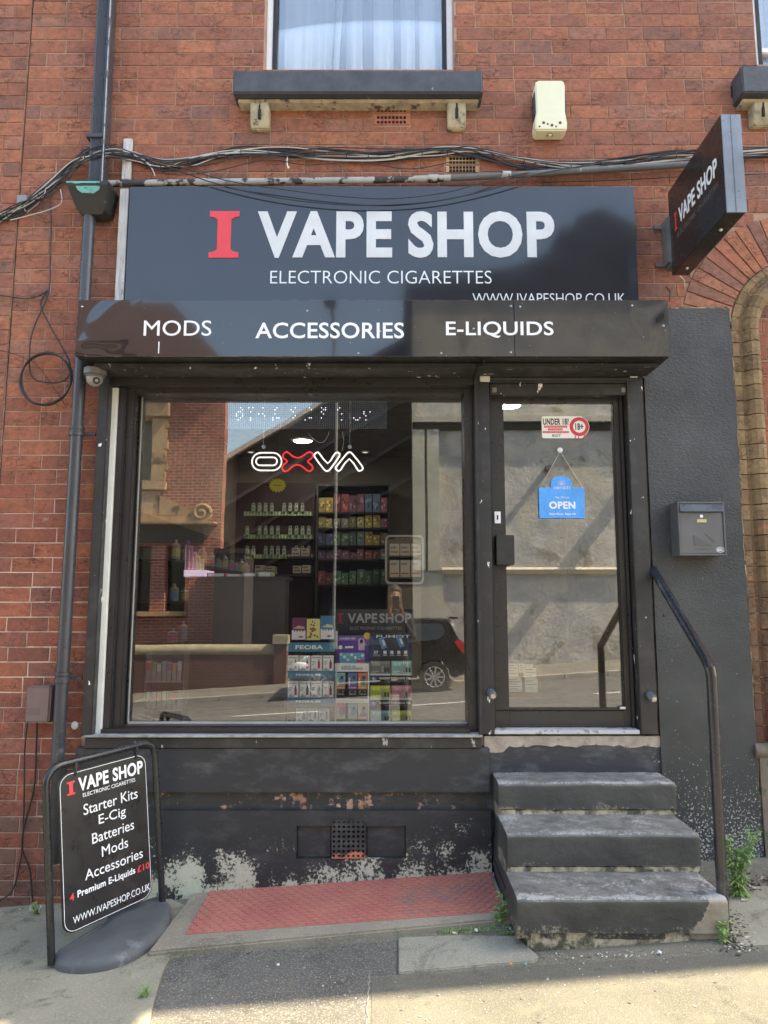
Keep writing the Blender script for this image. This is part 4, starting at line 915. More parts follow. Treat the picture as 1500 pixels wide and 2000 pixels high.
cable([(262,303),(285,315),(297,330),(303,344)],-.05,'loose pale cable end hanging beside the white batten',.003,CAWH)
cable([(90,362),(87,378),(75,396),(62,407),(52,414),(47,404),(50,398)],-.03,'pale looping cable tail below the cable bundle at far left',.003,CAWH)
cable([(200,352),(128,356),(104,366),(98,390),(100,440),(98,500),(97,556),(88,590),(66,640),(58,680),(62,735),(100,748),(130,740),(137,715),(128,690),(105,650),(84,610),(80,590),(92,570)],-.025,'black cable running down from the hopper into the coil',.0042)
cable([(-60,572),(0,577),(40,582),(70,580),(96,566)],-.025,'short black cable entering from the left edge above the coil',.004)
cable([(-40,680),(0,684),(50,700),(80,722),(130,795)],-.02,'thin black wire passing behind the coiled cable',.002)
c=P(91,741,-.03); mb=MB()
for j in range(4):
    mb.tube([c+Vector(((.142+.005*math.sin(3*t+j))*math.cos(t),-.006*j,(.152+.004*math.cos(2*t+j*2))*math.sin(t))) for t in [i*2*math.pi/40 for i in range(41)]],.0042,6,caps=False)
solo(mb,'cable_coil',CABK,'black cable coiled in a ring on the bricks left of the downpipe','cable coil',smooth=True)
cable([(1330,345),(1200,352),(1060,356)],-.025,'thin black cable below the conduit left of the projecting sign',.003)
cable([(1440,342),(1500,339),(1600,336)],-.02,'thin black cable at the right edge beside the projecting sign',.003)
cable([(1325,536),(1336,548),(1337,560)],[-.08,-.03,-.004],'short white cable under the projecting sign',.003,CAWH)
cable([(1301,560),(1308,570),(1307,590)],[-.004,-.03,-.02],'short black cable entering the canopy end',.003)
cable([(54,1408),(48,1470),(47,1560),(44,1640),(38,1690),(20,1745),(-30,1770)],[-.06]+[-.02]*6,'outer black cable running down from the brown wall box',.0038)
cable([(72,1408),(71,1460),(66,1540),(46,1620),(44,1660),(58,1700),(64,1765)],[-.06]+[-.02]*6,'inner black cable running down from the brown wall box',.0045)
# small junction box, brown meter box
mb=MB(); mb.pb(32,52,380,398,-.04,-.005); solo(mb,'junction_box',mat('grey_plastic_box',(.25,.25,.26),.5),'small grey junction box behind the cable bundle at far left','junction box',bevel=.004)
a=RC(49,98,1340,1412,-.085); mb=MB(); k=[(a[0]+.012,a[3]),(a[1]-.006,a[3]),(a[1],a[3]-.012),(a[1]-.003,a[2]),(a[0],a[2]),(a[0],a[3]-.012)]
mb.prism(k,(0,-.085,0),U,VV,(0,1,0),.08)
JB=solo(mb,'cable_box',mat('brown_plastic_box',(.155,.105,.10),.45,var=.12,vs=5),'purplish brown plastic cable box on bricks left of the downpipe','box',bevel=.010)
JB['_own']=1
mb=MB(); mb.pb(54,76,1384,1396,-.0865,-.084); mb.build('maker_plate',flat((.13,.09,.085),.6),JB,bevel=.0008)
# alarm box
a=RC(1046,1105,156,254,-.10); AL=thing('alarm_box',((a[0]+a[1])/2,-.1,a[2]),'cream security alarm box with rusty foot on the upper bricks','alarm')
mb=MB(); x0,x1,z0,z1=a; k=[(x0+.012,z1),(x1-.012,z1),(x1,z1-.02),(x1-.004,z0+.12),(x1+.006,z0+.05),(x1+.004,z0+.004),(x1-.01,z0),(x0+.01,z0),(x0-.004,z0+.004),(x0-.006,z0+.05),(x0+.004,z0+.12),(x0,z1-.02)]
mb.prism(k,(0,-.10,0),U,VV,(0,1,0),.095); mb.obox(((x0+x1)/2,-.06,z0-.006),(.016,0,0),(0,.02,0),(0,0,.008))
mb.build('casing',peel('cream_plastic',(.72,.70,.50),(.10,.06,.04),z0-.05,z0+.07,lo=.53,hi=.80,sc=11,fine=40,light=(.80,.79,.68),smudge=.5,rough=.4,bump=.03),AL,bevel=.010,seg=3)
for q_ in (x0+.0015,x1-.0015):
    mb=MB(); mb.obox((q_,-.055,z0+.175),(.006,0,0),(0,.036,0),(0,0,.075)); mb.build('side_lens',flat((.03,.035,.06),.2),AL,bevel=.003)
for j in range(6): mb=MB(); mb.lathe([(0,0),(.006+.003*(j%2),0),(.006+.003*(j%2),.0012),(0,.0012)],(x0+.02+.024*j,-.1,z0+.022+.008*((j*3)%4)),(0,-1,0),8); mb.build('rust_spot',mat('rust_brown',(.10,.07,.04),.9),AL)
cable([(262,306),(330,340),(420,334),(520,312),(600,322),(700,316),(800,330),(880,316)],[-.07]*8,'thin black cable looping loosely below the main cable bundle',.0028)
cable([(0,415),(40,395),(90,385),(120,362),(150,330),(172,306)],-.05,'slack black cable looping beside the bundle at far left',.003)
cable([(20,430),(60,420),(100,408),(120,395),(118,370)],-.045,'thin grey cable dangling under the bundle at far left',.0026,CAWH)
cable([(850,300),(910,286),(960,300),(1010,322),(1060,318),(1120,330)],-.06,'thin black cable arching over the buff airbrick',.003)
# camera under canopy
c=P(184,738,-.17); CM=thing('security_camera',tuple(c),'grey dome security camera tucked under the left end of the canopy','camera')
g1=mat('grey_brown_plastic',(.13,.12,.115),.5,var=.2)
mb=MB(); mb.lathe([(0,.0),(.062,.0),(.062,.034),(.058,.038),(0,.038)],c+Vector((.004,0,.012)),(0,0,1),8); mb.lathe([(0,0),(.052,0),(.05,.012),(0,.012)],c+Vector((.004,0,.0)),(0,0,1),20); mb.build('mount_box',g1,CM,bevel=.002)
mb=MB(); mb.ball(c+Vector((.002,-.0,-.004)),.044,12); mb.build('dome',mat('light_grey_dome',(.24,.235,.23),.35,var=.1),CM,smooth=True)
d=Vector((.55,-.65,-.45)).normalized(); mb=MB(); mb.lathe([(0,.036),(.020,.036),(.020,.043),(.014,.044),(0,.040)],c+Vector((.002,0,-.004)),d,16); mb.build('lens',flat((.01,.01,.012),.15),CM,smooth=True)
# letterbox
a=RC(1325,1417,980,1085,-.13); x0,x1,z0,z1=a
LB=thing('post_box',((x0+x1)/2,-.13,z0),'grey metal letter box fixed to the black render beside the door','letterbox')
gm=mat('dull_grey_steel_box',(.105,.105,.11),.42,var=.15,vs=6,metal=.2,bump=.08,bs=50)
mb=MB(); mb.box(x0,x1,-.12,-.022,z0,z1); t=.010
mb.box(x0,x0+t,-.132,-.12,z0,z1); mb.box(x1-t,x1,-.132,-.12,z0,z1); mb.box(x0+t,x1-t,-.132,-.12,z0,z0+t); mb.box(x0+t,x1-t,-.132,-.12,z1-t,z1)
mb.build('casing',gm,LB,bevel=.002)
mb=MB(); mb.box(x0+t+.002,x1-t-.002,-.126,-.121,z0+t+.002,z1-.058); mb.build('front_door',gm,LB,bevel=.001)
mb=MB(); mb.prism([(-.134,z1-.014),(-.142,z1-.054),(-.136,z1-.056),(-.128,z1-.016)],(x0+t,0,0),(0,1,0),(0,0,1),(1,0,0),x1-x0-2*t); mb.build('flap',mat('blue_grey_flap',(.085,.095,.11),.3,metal=.4),LB,bevel=.001)
cx=(x0+x1)/2+.002; mb=MB(); mb.lathe([(.004,0),(.009,0),(.008,.004),(.004,.004)],(cx,-.126,z1-.078),(0,-1,0),16); mb.build('lock',WHITEF,LB,smooth=True)
mb=MB(); mb.box(cx-.026,cx+.026,-.129,-.126,z1-.112,z1-.094); mb.build('name_plate',mat('pale_brass_plate',(.42,.38,.16),.45),LB,bevel=.001)
mb=MB(); zc=z0+.075
mb.prism([(cx-.05,zc+.035),(cx-.045,zc-.02),(cx+.045,zc-.02)],(0,-.126,0),U,VV,NN,.002); mb.prism([(cx+.01,zc+.045),(cx+.06,zc+.01),(cx+.06,zc-.005)],(0,-.126,0),U,VV,NN,.0015)
mb.text('POST',cx-.045,cx+.05,z0+.030,z0+.038,(0,-.126,0),U,VV,NN,.001)
mb.build('embossing',flat((.075,.075,.078),.5),LB)
mb=MB(); q=[(x1-.052,z0+.022),(x1-.052,z0+.040),(x1-.032,z0+.046),(x1-.012,z0+.040),(x1-.012,z0+.022),(x1-.032,z0+.016)]; qi=[((a_-(x1-.032))*.88+x1-.032,(b_-(z0+.031))*.86+z0+.031) for a_,b_ in q]
mb.add([(a_,-.1272,b_) for a_,b_ in q+qi],[(i,(i+1)%6,6+(i+1)%6,6+i) for i in range(6)]); mb.text('SEL',x1-.047,x1-.017,z0+.025,z0+.037,(0,-.1262,0),U,VV,NN,.001,.02)
mb.build('badge',WL,LB)
# handrail
yb=-.80; HR=thing('handrail',tuple(G(1411,1757)),'black tubular handrail sloping from the wall down beside the steps','handrail')
bend=P(1389,1305,-.76); ft=G(1411,1757); ft=P(1411,1757,-.76); a_=P(1277,1115,-.03)
mb=MB(); path=[a_+Vector((0,.04,.02)),a_,a_.lerp(bend,.15),a_.lerp(bend,.5),a_.lerp(bend,.93),bend+Vector((-.004,.0,-.004)),bend.lerp(ft,.04),bend.lerp(ft,.5),Vector((ft.x,ft.y,gz(ft.x,ft.y)-.03))]
mb.tube(path,.0235,16); mb.build('rail_tube',mat('gloss_black_rail',(.020,.021,.024),.22,var=.3,vs=5,bump=.06,bs=25,coat=.3,col2=(.05,.05,.052),th=.6,c2s=6),HR,smooth=True)
for dx,dz in ((-.005,.05),(.035,-.10),(.045,-.25),(.14,-.25)): mb=MB(); c=P(1277,1112,-.022)+Vector((dx,0,dz)); mb.lathe([(0,0),(.007,0),(.005,.004),(0,.005)],c,(0,-1,0),8); mb.build('fixing_bolt',BLACKP,HR,smooth=True)
# white blob of filler on the bricks
c=P(146,1417,-.009); mb=MB(); mb.ball(c,(.020,.004,.022),8); solo(mb,'filler_patch',WHITEP,'small round dab of white filler on bricks right of the downpipe','patch',smooth=True)
c=P(561,322,-.02); mb=MB(); mb.tube([P(561,305,-.03),c,P(563,326,-.02)],.004,6,smooth=4); mb.ball(P(563,327,-.024),.008,6); solo(mb,'wall_hook',WHITEP,'small white wall hook under the cables above the fascia','hook',smooth=True)
# ================= the shop's room =================
FZ=Z(1432,.05); CZ=3.30; BY=4.65
rx0,rx1=X(150),X(1300)
mb=MB(); mb.box(-1.95,2.2,.301,BY+.2,FZ-.12,FZ); mb.box(xl0-.1,SX1,.17,.301,FZ-.12,FZ); mb.build('room_floor',mat('grey_shop_floor',(.16,.15,.14),.5),SHOP)
mb=MB(); mb.box(-1.95,2.2,.17,BY+.2,CZ,CZ+.1); mb.build('ceiling',mat('dark_ceiling_tile',(.20,.19,.18),.8),SHOP)
RW=mat('room_wall_paint',(.17,.15,.125),.85)
mb=MB(); mb.box(-1.95,2.2,BY,BY+.1,FZ,CZ); mb.box(-1.95,-1.85,.301,BY,FZ,CZ); mb.box(2.1,2.2,.301,BY,FZ,CZ); mb.box(-1.95,xl0-.08,.1705,.299,FZ-.1,CZ); mb.box(SX1+.02,2.1,.1705,.299,FZ-.1,CZ); mb.build('shop_inner_wall',RW,SHOP)
mb=MB(); mb.box(xl0-.08,xl1+.08,.171,.40,FZ,Z(1424,GL)); mb.build('window_ledge',mat('dusty_window_ledge',(.10,.10,.09),.5,var=.3,col2=(.2,.2,.18),th=.6),SHOP)
mb=MB(); mb.box(xl0-.08,xl1+.06,.171,.19,Z(781,.18),CZ); mb.build('window_header',flat((.012,.016,.035),.5),SHOP)
# ceiling lights
def downlight(c,lab,r=.085,s=14.0):
    t=thing('ceiling_light',tuple(c),lab,'ceiling light'); mb=MB(); mb.lathe([(r,0),(r+.018,0),(r+.016,-.008),(r,-.012)],c,(0,0,1),24,caps=False); mb.build('rim',WHITEF,t,smooth=True)
    mb=MB(); mb.lathe([(0,-.006),(r,-.006),(r,-.004),(0,-.004)],c,(0,0,1),24); mb.build('diffuser',glow('lamp_diffuser_%d'%s,(1,.97,.9),s),t)
def cl(px,py): 
    lo=0.2; hi=9
    for _ in range(40):
        m=(lo+hi)/2
        if P(px,py,m).z<CZ-.002: lo=m
        else: hi=m
    return P(px,py,lo)
downlight(cl(591,860),'round glowing ceiling light seen above the neon sign in the shop window',.10)
downlight(cl(992,791),'round glowing ceiling light at the top left of the door glass',.11)
downlight(cl(713,882),'small dim ceiling light farther back above the right of the neon sign',.035,.2)
downlight(cl(490,882),'small dim ceiling light farther back left of the neon sign',.035,.2)
for X_,Y_,w_ in ((-.75,1.15,'left'),(.05,.95,'centre'),(1.05,.9,'right')): downlight(Vector((X_,Y_,CZ-.002)),'unseen ceiling light added to brighten the window displays, %s of three'%w_,.12,7.0)  # out-of-view lights added to brighten the front displays
# ---- LED message board ----
YL=.30; a=RC(440,756,783,838,YL); LED=thing('led_message_board',((a[0]+a[1])/2,YL,a[2]),'see-through LED dot board hanging at the top of the shop window','sign')
mb=MB(); x0,x1,z0,z1=a
mb.box(x0,x1,YL,YL+.003,z0,z1); mb.build('clear_sheet',glass('led_sheet',.03,(.80,.84,.92)),LED)
mb=MB(); lit=MB(); nx,nz=80,14
gl=set()
r2=random.Random(5); col=4
while col<76:
    wd=r2.choice((3,4,5)); 
    for cc in range(col,min(76,col+wd)):
        for rr in range(4,11):
            if r2.random()<.22: gl.add((cc,rr))
    col+=wd+r2.choice((1,2,3,5))
for i in range(nx):
    for j in range(nz):
        cx=x0+(x1-x0)*(i+.5)/nx; cz=z0+(z1-z0)*(j+.5)/nz; q=.0013
        t=lit if (i,j) in gl else mb
        if t is lit: t.box(cx-.0022,cx+.0035,YL-.003,YL-.001,cz-.0016,cz+.0016)
        else: t.box(cx-q,cx+q,YL-.002,YL-.0005,cz-q,cz+q)
o=mb.build('dot_grid',glow('dim_led',(.55,.60,.72),.11),LED); o['kind']='stuff'
o=lit.build('lit_dots',glow('lit_led',(.75,.78,1),.6),LED); o['kind']='stuff'
# ---- neon sign ----
YN=.27; c=P(600,901,YN); NE=thing('neon_sign',tuple(c),'white and red neon lettering hanging on clear acrylic in the shop window','neon sign')
ks=P(700,901,YN).x-P(600,901,YN).x; ks/=100
def np_(x,y): return Vector((c.x+(x-600)*ks, YN, c.z-(y-901)*ks*1.0))
WN=glow('white_neon',(1,.98,.97),.20); RN=glow('red_neon',(1,.03,.05),.15)
def stad(x0,x1,y0,y1):
    r=(y1-y0)/2; out=[]
    for i in range(13): a=math.pi/2+math.pi*i/12; out.append(np_(x0+r+r*math.cos(a),(y0+y1)/2-r*math.sin(a)))
    for i in range(13): a=-math.pi/2+math.pi*i/12; out.append(np_(x1-r+r*math.cos(a),(y0+y1)/2-r*math.sin(a)))
    return out+[out[0]]
mb=MB(); mb.tube(stad(492,550,884,919),.0042,8,caps=False); mb.build('letter_tube',WN,NE,smooth=True)
mb=MB(); mb.tube(stad(500,541,893,909),.0042,8,caps=False); mb.build('letter_tube',WN,NE,smooth=True)
xs_=[(552,889),(557,883),(563,884),(572,891),(581,894),(590,891),(600,884),(607,883),(611,888),(608,895),(601,901),(608,908),(611,914),(607,920),(600,919),(590,911),(581,908),(572,911),(563,919),(556,921),(551,915),(554,908),(561,901),(554,895),(552,889)]
mb=MB(); mb.tube([np_(*q) for q in xs_],.0046,8,smooth=3,caps=False); mb.build('letter_tube',RN,NE,smooth=True)
vs_=[(614,887),(619,883),(624,886),(640,905),(651,890),(656,884),(661,884),(663,890),(646,915),(640,920),(633,917),(615,893),(614,887)]
mb=MB(); mb.tube([np_(*q) for q in vs_],.0046,8,smooth=2,caps=False); mb.build('letter_tube',WN,NE,smooth=True)
as_=[(655,914),(676,887),(682,883),(688,886),(707,910),(708,917),(702,920),(698,917),(682,896),(666,917),(660,920),(655,914)]
mb=MB(); mb.tube([np_(*q) for q in as_],.0046,8,smooth=2,caps=False); mb.build('letter_tube',WN,NE,smooth=True)
mb=MB(); q=rrect(487,715,-925,-879,18); mb.prism([(c.x+(x-600)*ks,c.z+(y+901)*ks) for x,y in q],(0,YN+.008,0),U,VV,(0,1,0),.003)
for x in (514,683):
    mb.box(np_(x-9,0).x,np_(x+9,0).x,YN+.008,YN+.011,np_(0,882).z,np_(0,864).z)
mb.build('acrylic_backing',glass('clear_acrylic',.05,(.93,.93,.94)),NE)
for x in (514,683):
    mb=MB(); mb.lathe([(.005,0),(.012,0),(.012,.004),(.005,.004)],np_(x,872)+Vector((0,.006,0)),(0,-1,0),14); mb.tube([np_(x,872),Vector((np_(x,0).x,YN,P(600,770,YN).z))],.0012,5); mb.build('hanging_fixing',STEEL,NE)
mb=MB(); mb.tube([np_(602,845),np_(610,855),np_(622,863),np_(632,862),np_(640,850),np_(642,842)],.0016,5,smooth=4); mb.tube([np_(668,842),np_(671,860),np_(668,880)],.0018,5,smooth=4); mb.build('flex',CAWH,NE)
# s hooks
for px in (463,746):
    mb=MB(); q=P(px,762,.10); s=.006
    mb.tube([q+Vector((-s,0,s*1.6)),q+Vector((0,0,s*2.3)),q+Vector((s,0,s*1.4)),q+Vector((0,0,.001)),q+Vector((-s,0,-s*1.0)),q+Vector((0,0,-s*2)),q+Vector((s,0,-s*1.2))],.0011,6,smooth=4)
    solo(mb,'hook',STEEL,'small metal hook at the %s end of the window head'%('left' if px<600 else 'right'),'hook',smooth=True)

# ================= goods =================
def part_text(mb,t,x0,x1,y0,y1,Y,mi,w=0): mb.ptext(t,x0,x1,y0,y1,Y,.0006,w,mi)
pal=dict(w=(.86,.86,.84),k=(.02,.02,.025),bl=(.04,.14,.24),pk=(.55,.10,.22),rd=(.55,.04,.05),yl=(.75,.62,.12),gn=(.14,.40,.18),pu=(.20,.08,.35),or_=(.75,.28,.06),cy=(.25,.55,.58),gr=(.30,.31,.32),lg=(.50,.60,.10),pp=(.62,.30,.36))
FB=(.05,.21,.32)
# --- blue display tower ---
YD=.34
def devicebox(px0,px1,y0,y1,lab,accent,i):
    d=.035; a=RC(px0,px1,y0,y1,YD); w=a[1]-a[0]; h=a[3]-a[2]; x0=a[0]; z0=a[2]
    mb=MB(); mb.box(a[0]+.001,a[1]-.001,YD,YD+d,a[2],a[3],0)
    f=(0,YD-.0004,0)
    mb.text('FEOBA',x0+w*.10,x0+w*.9,z0+h*.84,z0+h*.93,f,U,VV,NN,.0006,.01,1)
    for t in range(3): mb.box(x0+w*.08,x0+w*(.42-.06*t),YD-.001,YD,z0+h*(.60-.09*t),z0+h*(.64-.09*t),2)
    mb.prism(rrect(x0+w*.62,x0+w*.84,z0+h*.18,z0+h*.62,w*.05,3),(0,YD-.001,0),U,VV,(0,1,0),.001,3); mb.box(x0+w*.68,x0+w*.78,YD-.001,YD,z0+h*.62,z0+h*.76,1)
    mb.prism([(x0+w*.1,z0+h*.10),(x0+w*.3,z0+h*.26),(x0+w*.45,z0+h*.12),(x0+w*.6,z0+h*.2),(x0+w*.6,z0+h*.06),(x0+w*.12,z0+h*.05)],(0,YD-.0007,0),U,VV,(0,1,0),.0007,4)
    mb.box(x0+w*.06,x0+w*.94,YD-.0005,YD,z0+h*.02,z0+h*.035,2)
    solo(mb,'product_box',[flat(pal['w']),flat(pal['k']),flat((.35,.3,.3)),flat(accent),flat((.45,.35,.38))],lab,'box','white boxes in the blue display tower')
TW=thing('display_tower',tuple(P(605,1411,YD)),'clear display tower with three blue header strips in the window','display stand')
gl_=glass('clear_perspex',.05,(.93,.95,.96)); tb_=P(605,1420,GL+.06).z
a=RC(560,655,1255,1411,YD); mb=MB()
mb.box(a[0]-.004,a[0]-.001,YD-.01,YD+.14,tb_,a[3]); mb.box(a[1]+.001,a[1]+.004,YD-.01,YD+.14,tb_,a[3]); mb.box(a[0],a[1],YD+.137,YD+.14,tb_,a[3])
mb.build('side_panel',gl_,TW)
rowsF=[(1255,1273,1281,1311),(1311,1325,1331,1363),(1363,1377,1384,1410)]
for i,(h0,h1,b0,b1) in enumerate(rowsF):
    mb=MB(); mb.pb(560,654,h0,h1,YD-.012,YD+.0,0); part_text(mb,'FEOBA',(577,578,578)[i],(631,613,613)[i],h0+5,h1-5,YD-.0124,1,.03)
    if i: mb.pb(616,626,h0+5,h1-5,YD-.0135,YD-.012,1)
    mb.build('header_strip',[flat(FB),flat((.8,.85,.88))],TW)
    mb=MB(); r=RC(560,654,b1,b1+1.5,YD-.01); mb.box(r[0],r[1],YD-.01,YD+.13,r[2],r[3]); mb.build('shelf',gl_,TW)
acc=[(.45,.38,.22),(.40,.03,.10),(.50,.05,.12),(.30,.02,.05),(.35,.04,.06),(.12,.12,.14),(.10,.16,.18),(.35,.02,.06),(.15,.2,.22),(.3,.35,.3),(.45,.55,.5)]
k=0; rn=('top','middle','bottom'); on=('first','second','third','fourth')
for i,(h0,h1,b0,b1) in enumerate(rowsF):
    n=4 if i<2 else 3
    for j in range(n):
        x0=(562,562,578)[i]+j*(22.8,22.8,22.3)[i]
        devicebox(x0,x0+21,b0,b1,'white vape box, %s from left on the %s shelf of the blue display tower'%(on[j],rn[i]),acc[k],k); k+=1
def ordi(j): return ('first','second','third','fourth','fifth','sixth','seventh','eighth','ninth','tenth','eleventh')[j]
def boxgen(px0,px1,y0,y1,Y,d,name,lab,cat,cols,deco,group=None,tilt=0):
    a=RC(px0,px1,y0,y1,Y); mb=MB(); mb.box(a[0],a[1],Y,Y+d,a[2],a[3],0); deco(mb,a,Y); return solo(mb,name,[flat(c) for c in cols],lab,cat,group)
def drip(mb,a,Y):
    x0,x1,z0,z1=a; w=x1-x0; h=z1-z0
    pts=[(x0,z0+h*.02),(x1,z0+h*.02),(x1,z0+h*.40)]+[(x1-w*i/10,z0+h*(.46 if i%2 else .36)) for i in range(1,10)]+[(x0,z0+h*.42)]
    mb.prism(pts,(0,Y-.0006,0),U,VV,(0,1,0),.0006,1); mb.prism([(x0+w*.1,z0+h*.52),(x0+w*.5,z0+h*.66),(x0+w*.9,z0+h*.60),(x0+w*.95,z0+h*.50)],(0,Y-.0008,0),U,VV,(0,1,0),.0008,2)
    mb.prism([(x0+w*.45,z0+h*.14),(x0+w*.65,z0+h*.2),(x0+w*.9,z0+h*.14),(x0+w*.6,z0+h*.09)],(0,Y-.001,0),U,VV,(0,1,0),.001,3)
def blotch(mb,a,Y):
    x0,x1,z0,z1=a; w=x1-x0; h=z1-z0; r3=random.Random(3)
    for _ in range(14):
        cx,cz=x0+w*r3.uniform(.1,.9),z0+h*r3.uniform(.08,.92)
        mb.prism([(cx+w*.07*math.cos(t)*r3.uniform(.6,1.4),cz+h*.05*math.sin(t)*r3.uniform(.6,1.4)) for t in [i*math.pi/4 for i in range(8)]],(0,Y-.0008,0),U,VV,(0,1,0),.0008,1+(_%3==0))
    mb.prism([(x0+w*.25,z0+h*.5),(x0+w*.5,z0+h*.62),(x0+w*.75,z0+h*.5),(x0+w*.5,z0+h*.38)],(0,Y-.0012,0),U,VV,(0,1,0),.0012,2)
boxgen(570,597,1207,1250,YD,.04,'product_box','plum box with white dripping print standing on top of the blue tower','box',[(.16,.03,.10),(.75,.72,.72),(.5,.38,.25),(.5,.05,.2)],drip)
boxgen(599,625,1209,1250,YD,.04,'product_box','yellow box with brown blotches standing on top of the blue tower','box',[(.72,.66,.26),(.16,.06,.03),(.4,.1,.05)],blotch)
boxgen(626,652,1203,1249,YD,.04,'product_box','blue box with white dripping print standing on top of the blue tower','box',[(.04,.20,.36),(.75,.75,.77),(.6,.55,.4),(.5,.08,.2)],drip)
# --- white header stand ---
YA=.36
AS=thing('display_stand',tuple(P(687,1411,YA)),'white display stand with orange and blue header between two others','display stand')
ta=P(687,1420,GL+.06).z
mb=MB(); mb.pb(654,721,1296,1312,YA-.01,YA+.10,0); part_text(mb,'ARGUS',666,694,1300,1308,YA-.0104,1,.03); part_text(mb,'BAR',695,709,1303,1308,YA-.0104,2,.03)
r=RC(654,657,1312,1411,YA-.01); mb.box(r[0],r[1],YA-.01,YA+.10,ta,r[3],0); r=RC(718,721,1312,1411,YA-.01); mb.box(r[0],r[1],YA-.01,YA+.10,ta,r[3],0)
mb.pb(657,718,1365,1373,YA-.009,YA+.09,0); part_text(mb,'9K PUFFS BAR FLAVOURS',662,712,1367.5,1370.5,YA-.0094,3)
mb.build('white_frame',[flat(pal['w']),flat((.10,.30,.45)),flat((.65,.25,.08)),flat((.3,.3,.35))],AS)
mb=MB(); r=RC(657,718,1312,1411,YA+.0); mb.box(r[0],r[1],YA+.03,YA+.04,ta,r[3]); mb.build('black_back',flat(pal['k']),AS)
def prod(mb,a,Y):
    x0,x1,z0,z1=a; w=x1-x0; h=z1-z0
    mb.box(x0,x1,Y-.0005,Y,z0,z0+h*.35,1); mb.prism(rrect(x0+w*.42,x0+w*.82,z0+h*.25,z0+h*.72,w*.1,3),(0,Y-.001,0),U,VV,(0,1,0),.001,2); mb.box(x0+w*.5,x0+w*.8,Y-.0012,Y,z0+h*.6,z0+h*.8,3)
    mb.box(x0+w*.1,x0+w*.25,Y-.0007,Y,z0+h*.2,z0+h*.7,4); mb.box(x0+w*.1,x0+w*.9,Y-.0007,Y,z0+h*.06,z0+h*.12,4)
pc=[((.75,.30,.10),(.25,.55,.55),'orange and teal'),((.30,.10,.45),(.12,.2,.45),'purple and blue'),((.80,.42,.08),(.75,.2,.1),'orange and gold')],[((.65,.55,.1),(.65,.1,.3),'lime and pink'),((.25,.5,.35),(.2,.45,.5),'green and blue'),((.70,.18,.28),(.75,.55,.4),'coral and pink')]
for r_,(y0,y1) in enumerate(((1314,1346),(1374,1404))):
    for j,x0 in enumerate((656,679.5,699)):
        c1,c2,nm=pc[r_][j]
        boxgen(x0,x0+18,y0,y1,YA,.028,'product_box','%s vape box on the %s row of the white header stand'%(nm,('upper','lower')[r_]),'box',[c2,c1,(.1,.3,.45),(.05,.05,.06),(.75,.7,.65)],prod,'boxes in the white header stand')
for r_,(y0,y1) in enumerate(((1346.5,1364),(1404.5,1412))):
  for j,x0 in enumerate((656,679.5,699)):
    mb=MB(); mb.pb(x0,x0+18,y0,y1,YA+.001,YA+.004,0)
    if r_==0:
        part_text(mb,'ARGUS BAR',x0+2,x0+16,1354,1357,YA+.0006,1,.02)
        for q in ((-1,),(1,)): mb.prism([(X(x0+9+q[0]*3,YA,1350),Z(1348,YA)),(X(x0+9+q[0]*7,YA,1350),Z(1352,YA)),(X(x0+9+q[0]*5,YA,1350),Z(1352,YA))],(0,YA+.0004,0),U,VV,(0,1,0),.0006,1)
    mb.build('tray_card',[flat(pal['k']),flat((.7,.66,.55))],AS)
# purple poster behind
mb=MB(); Yp=.42; mb.pb(658,722,1241,1296,Yp,Yp+.004,0); mb.pb(658,722,1241,1252,Yp-.001,Yp,1); part_text(mb,'ARGUSBAR 14000',663,694,1245,1249,Yp-.0014,2,.02)
r=RC(700,712,1247,1270,Yp); mb.prism(rrect(r[0],r[1],r[2],r[3],.008,4),(0,Yp-.003,0),U,VV,(0,1,0),.002,3); r=RC(703,709,1249,1256,Yp); mb.box(r[0],r[1],Yp-.004,Yp-.003,r[2],r[3],4)
mb.lathe([(0,0),(.012,0),(.012,.001),(0,.001)],P(665,1264,Yp-.002),(0,-1,0),16,2); mb.pb(674,690,1262,1266,Yp-.002,Yp,2)
mb.pb(663,712,1275,1296,Yp-.006,Yp-.003,5); 
for j in range(7): q=P(666+j*7,1278+(j*5)%14,Yp-.007); mb.lathe([(0,0),(.009,0),(.009,.0008),(0,.0008)],q,(.0,-1,0),8,2)
r=RC(680,692,1281,1288,Yp); mb.prism(rrect(r[0],r[1],r[2],r[3],.006,3),(0,Yp-.0085,0),U,VV,(0,1,0),.001,6); mb.pb(697,711,1288,1295,Yp-.009,Yp-.006,7)
solo(mb,'poster',[flat((.11,.05,.32)),flat((.20,.12,.42)),flat((.8,.8,.82)),flat((.62,.42,.62)),flat(pal['k']),flat((.12,.42,.62)),flat((.15,.4,.5)),flat((.5,.08,.1))],'purple poster with a pink device behind the white header stand','poster')
mb=MB(); mb.lathe([(0,0),(.021,0),(.021,.004),(0,.004)],P(717,1242,.40),(0,-1,0),18); solo(mb,'badge',flat((.75,.50,.08)),'round gold badge at the top corner of the purple poster','badge')
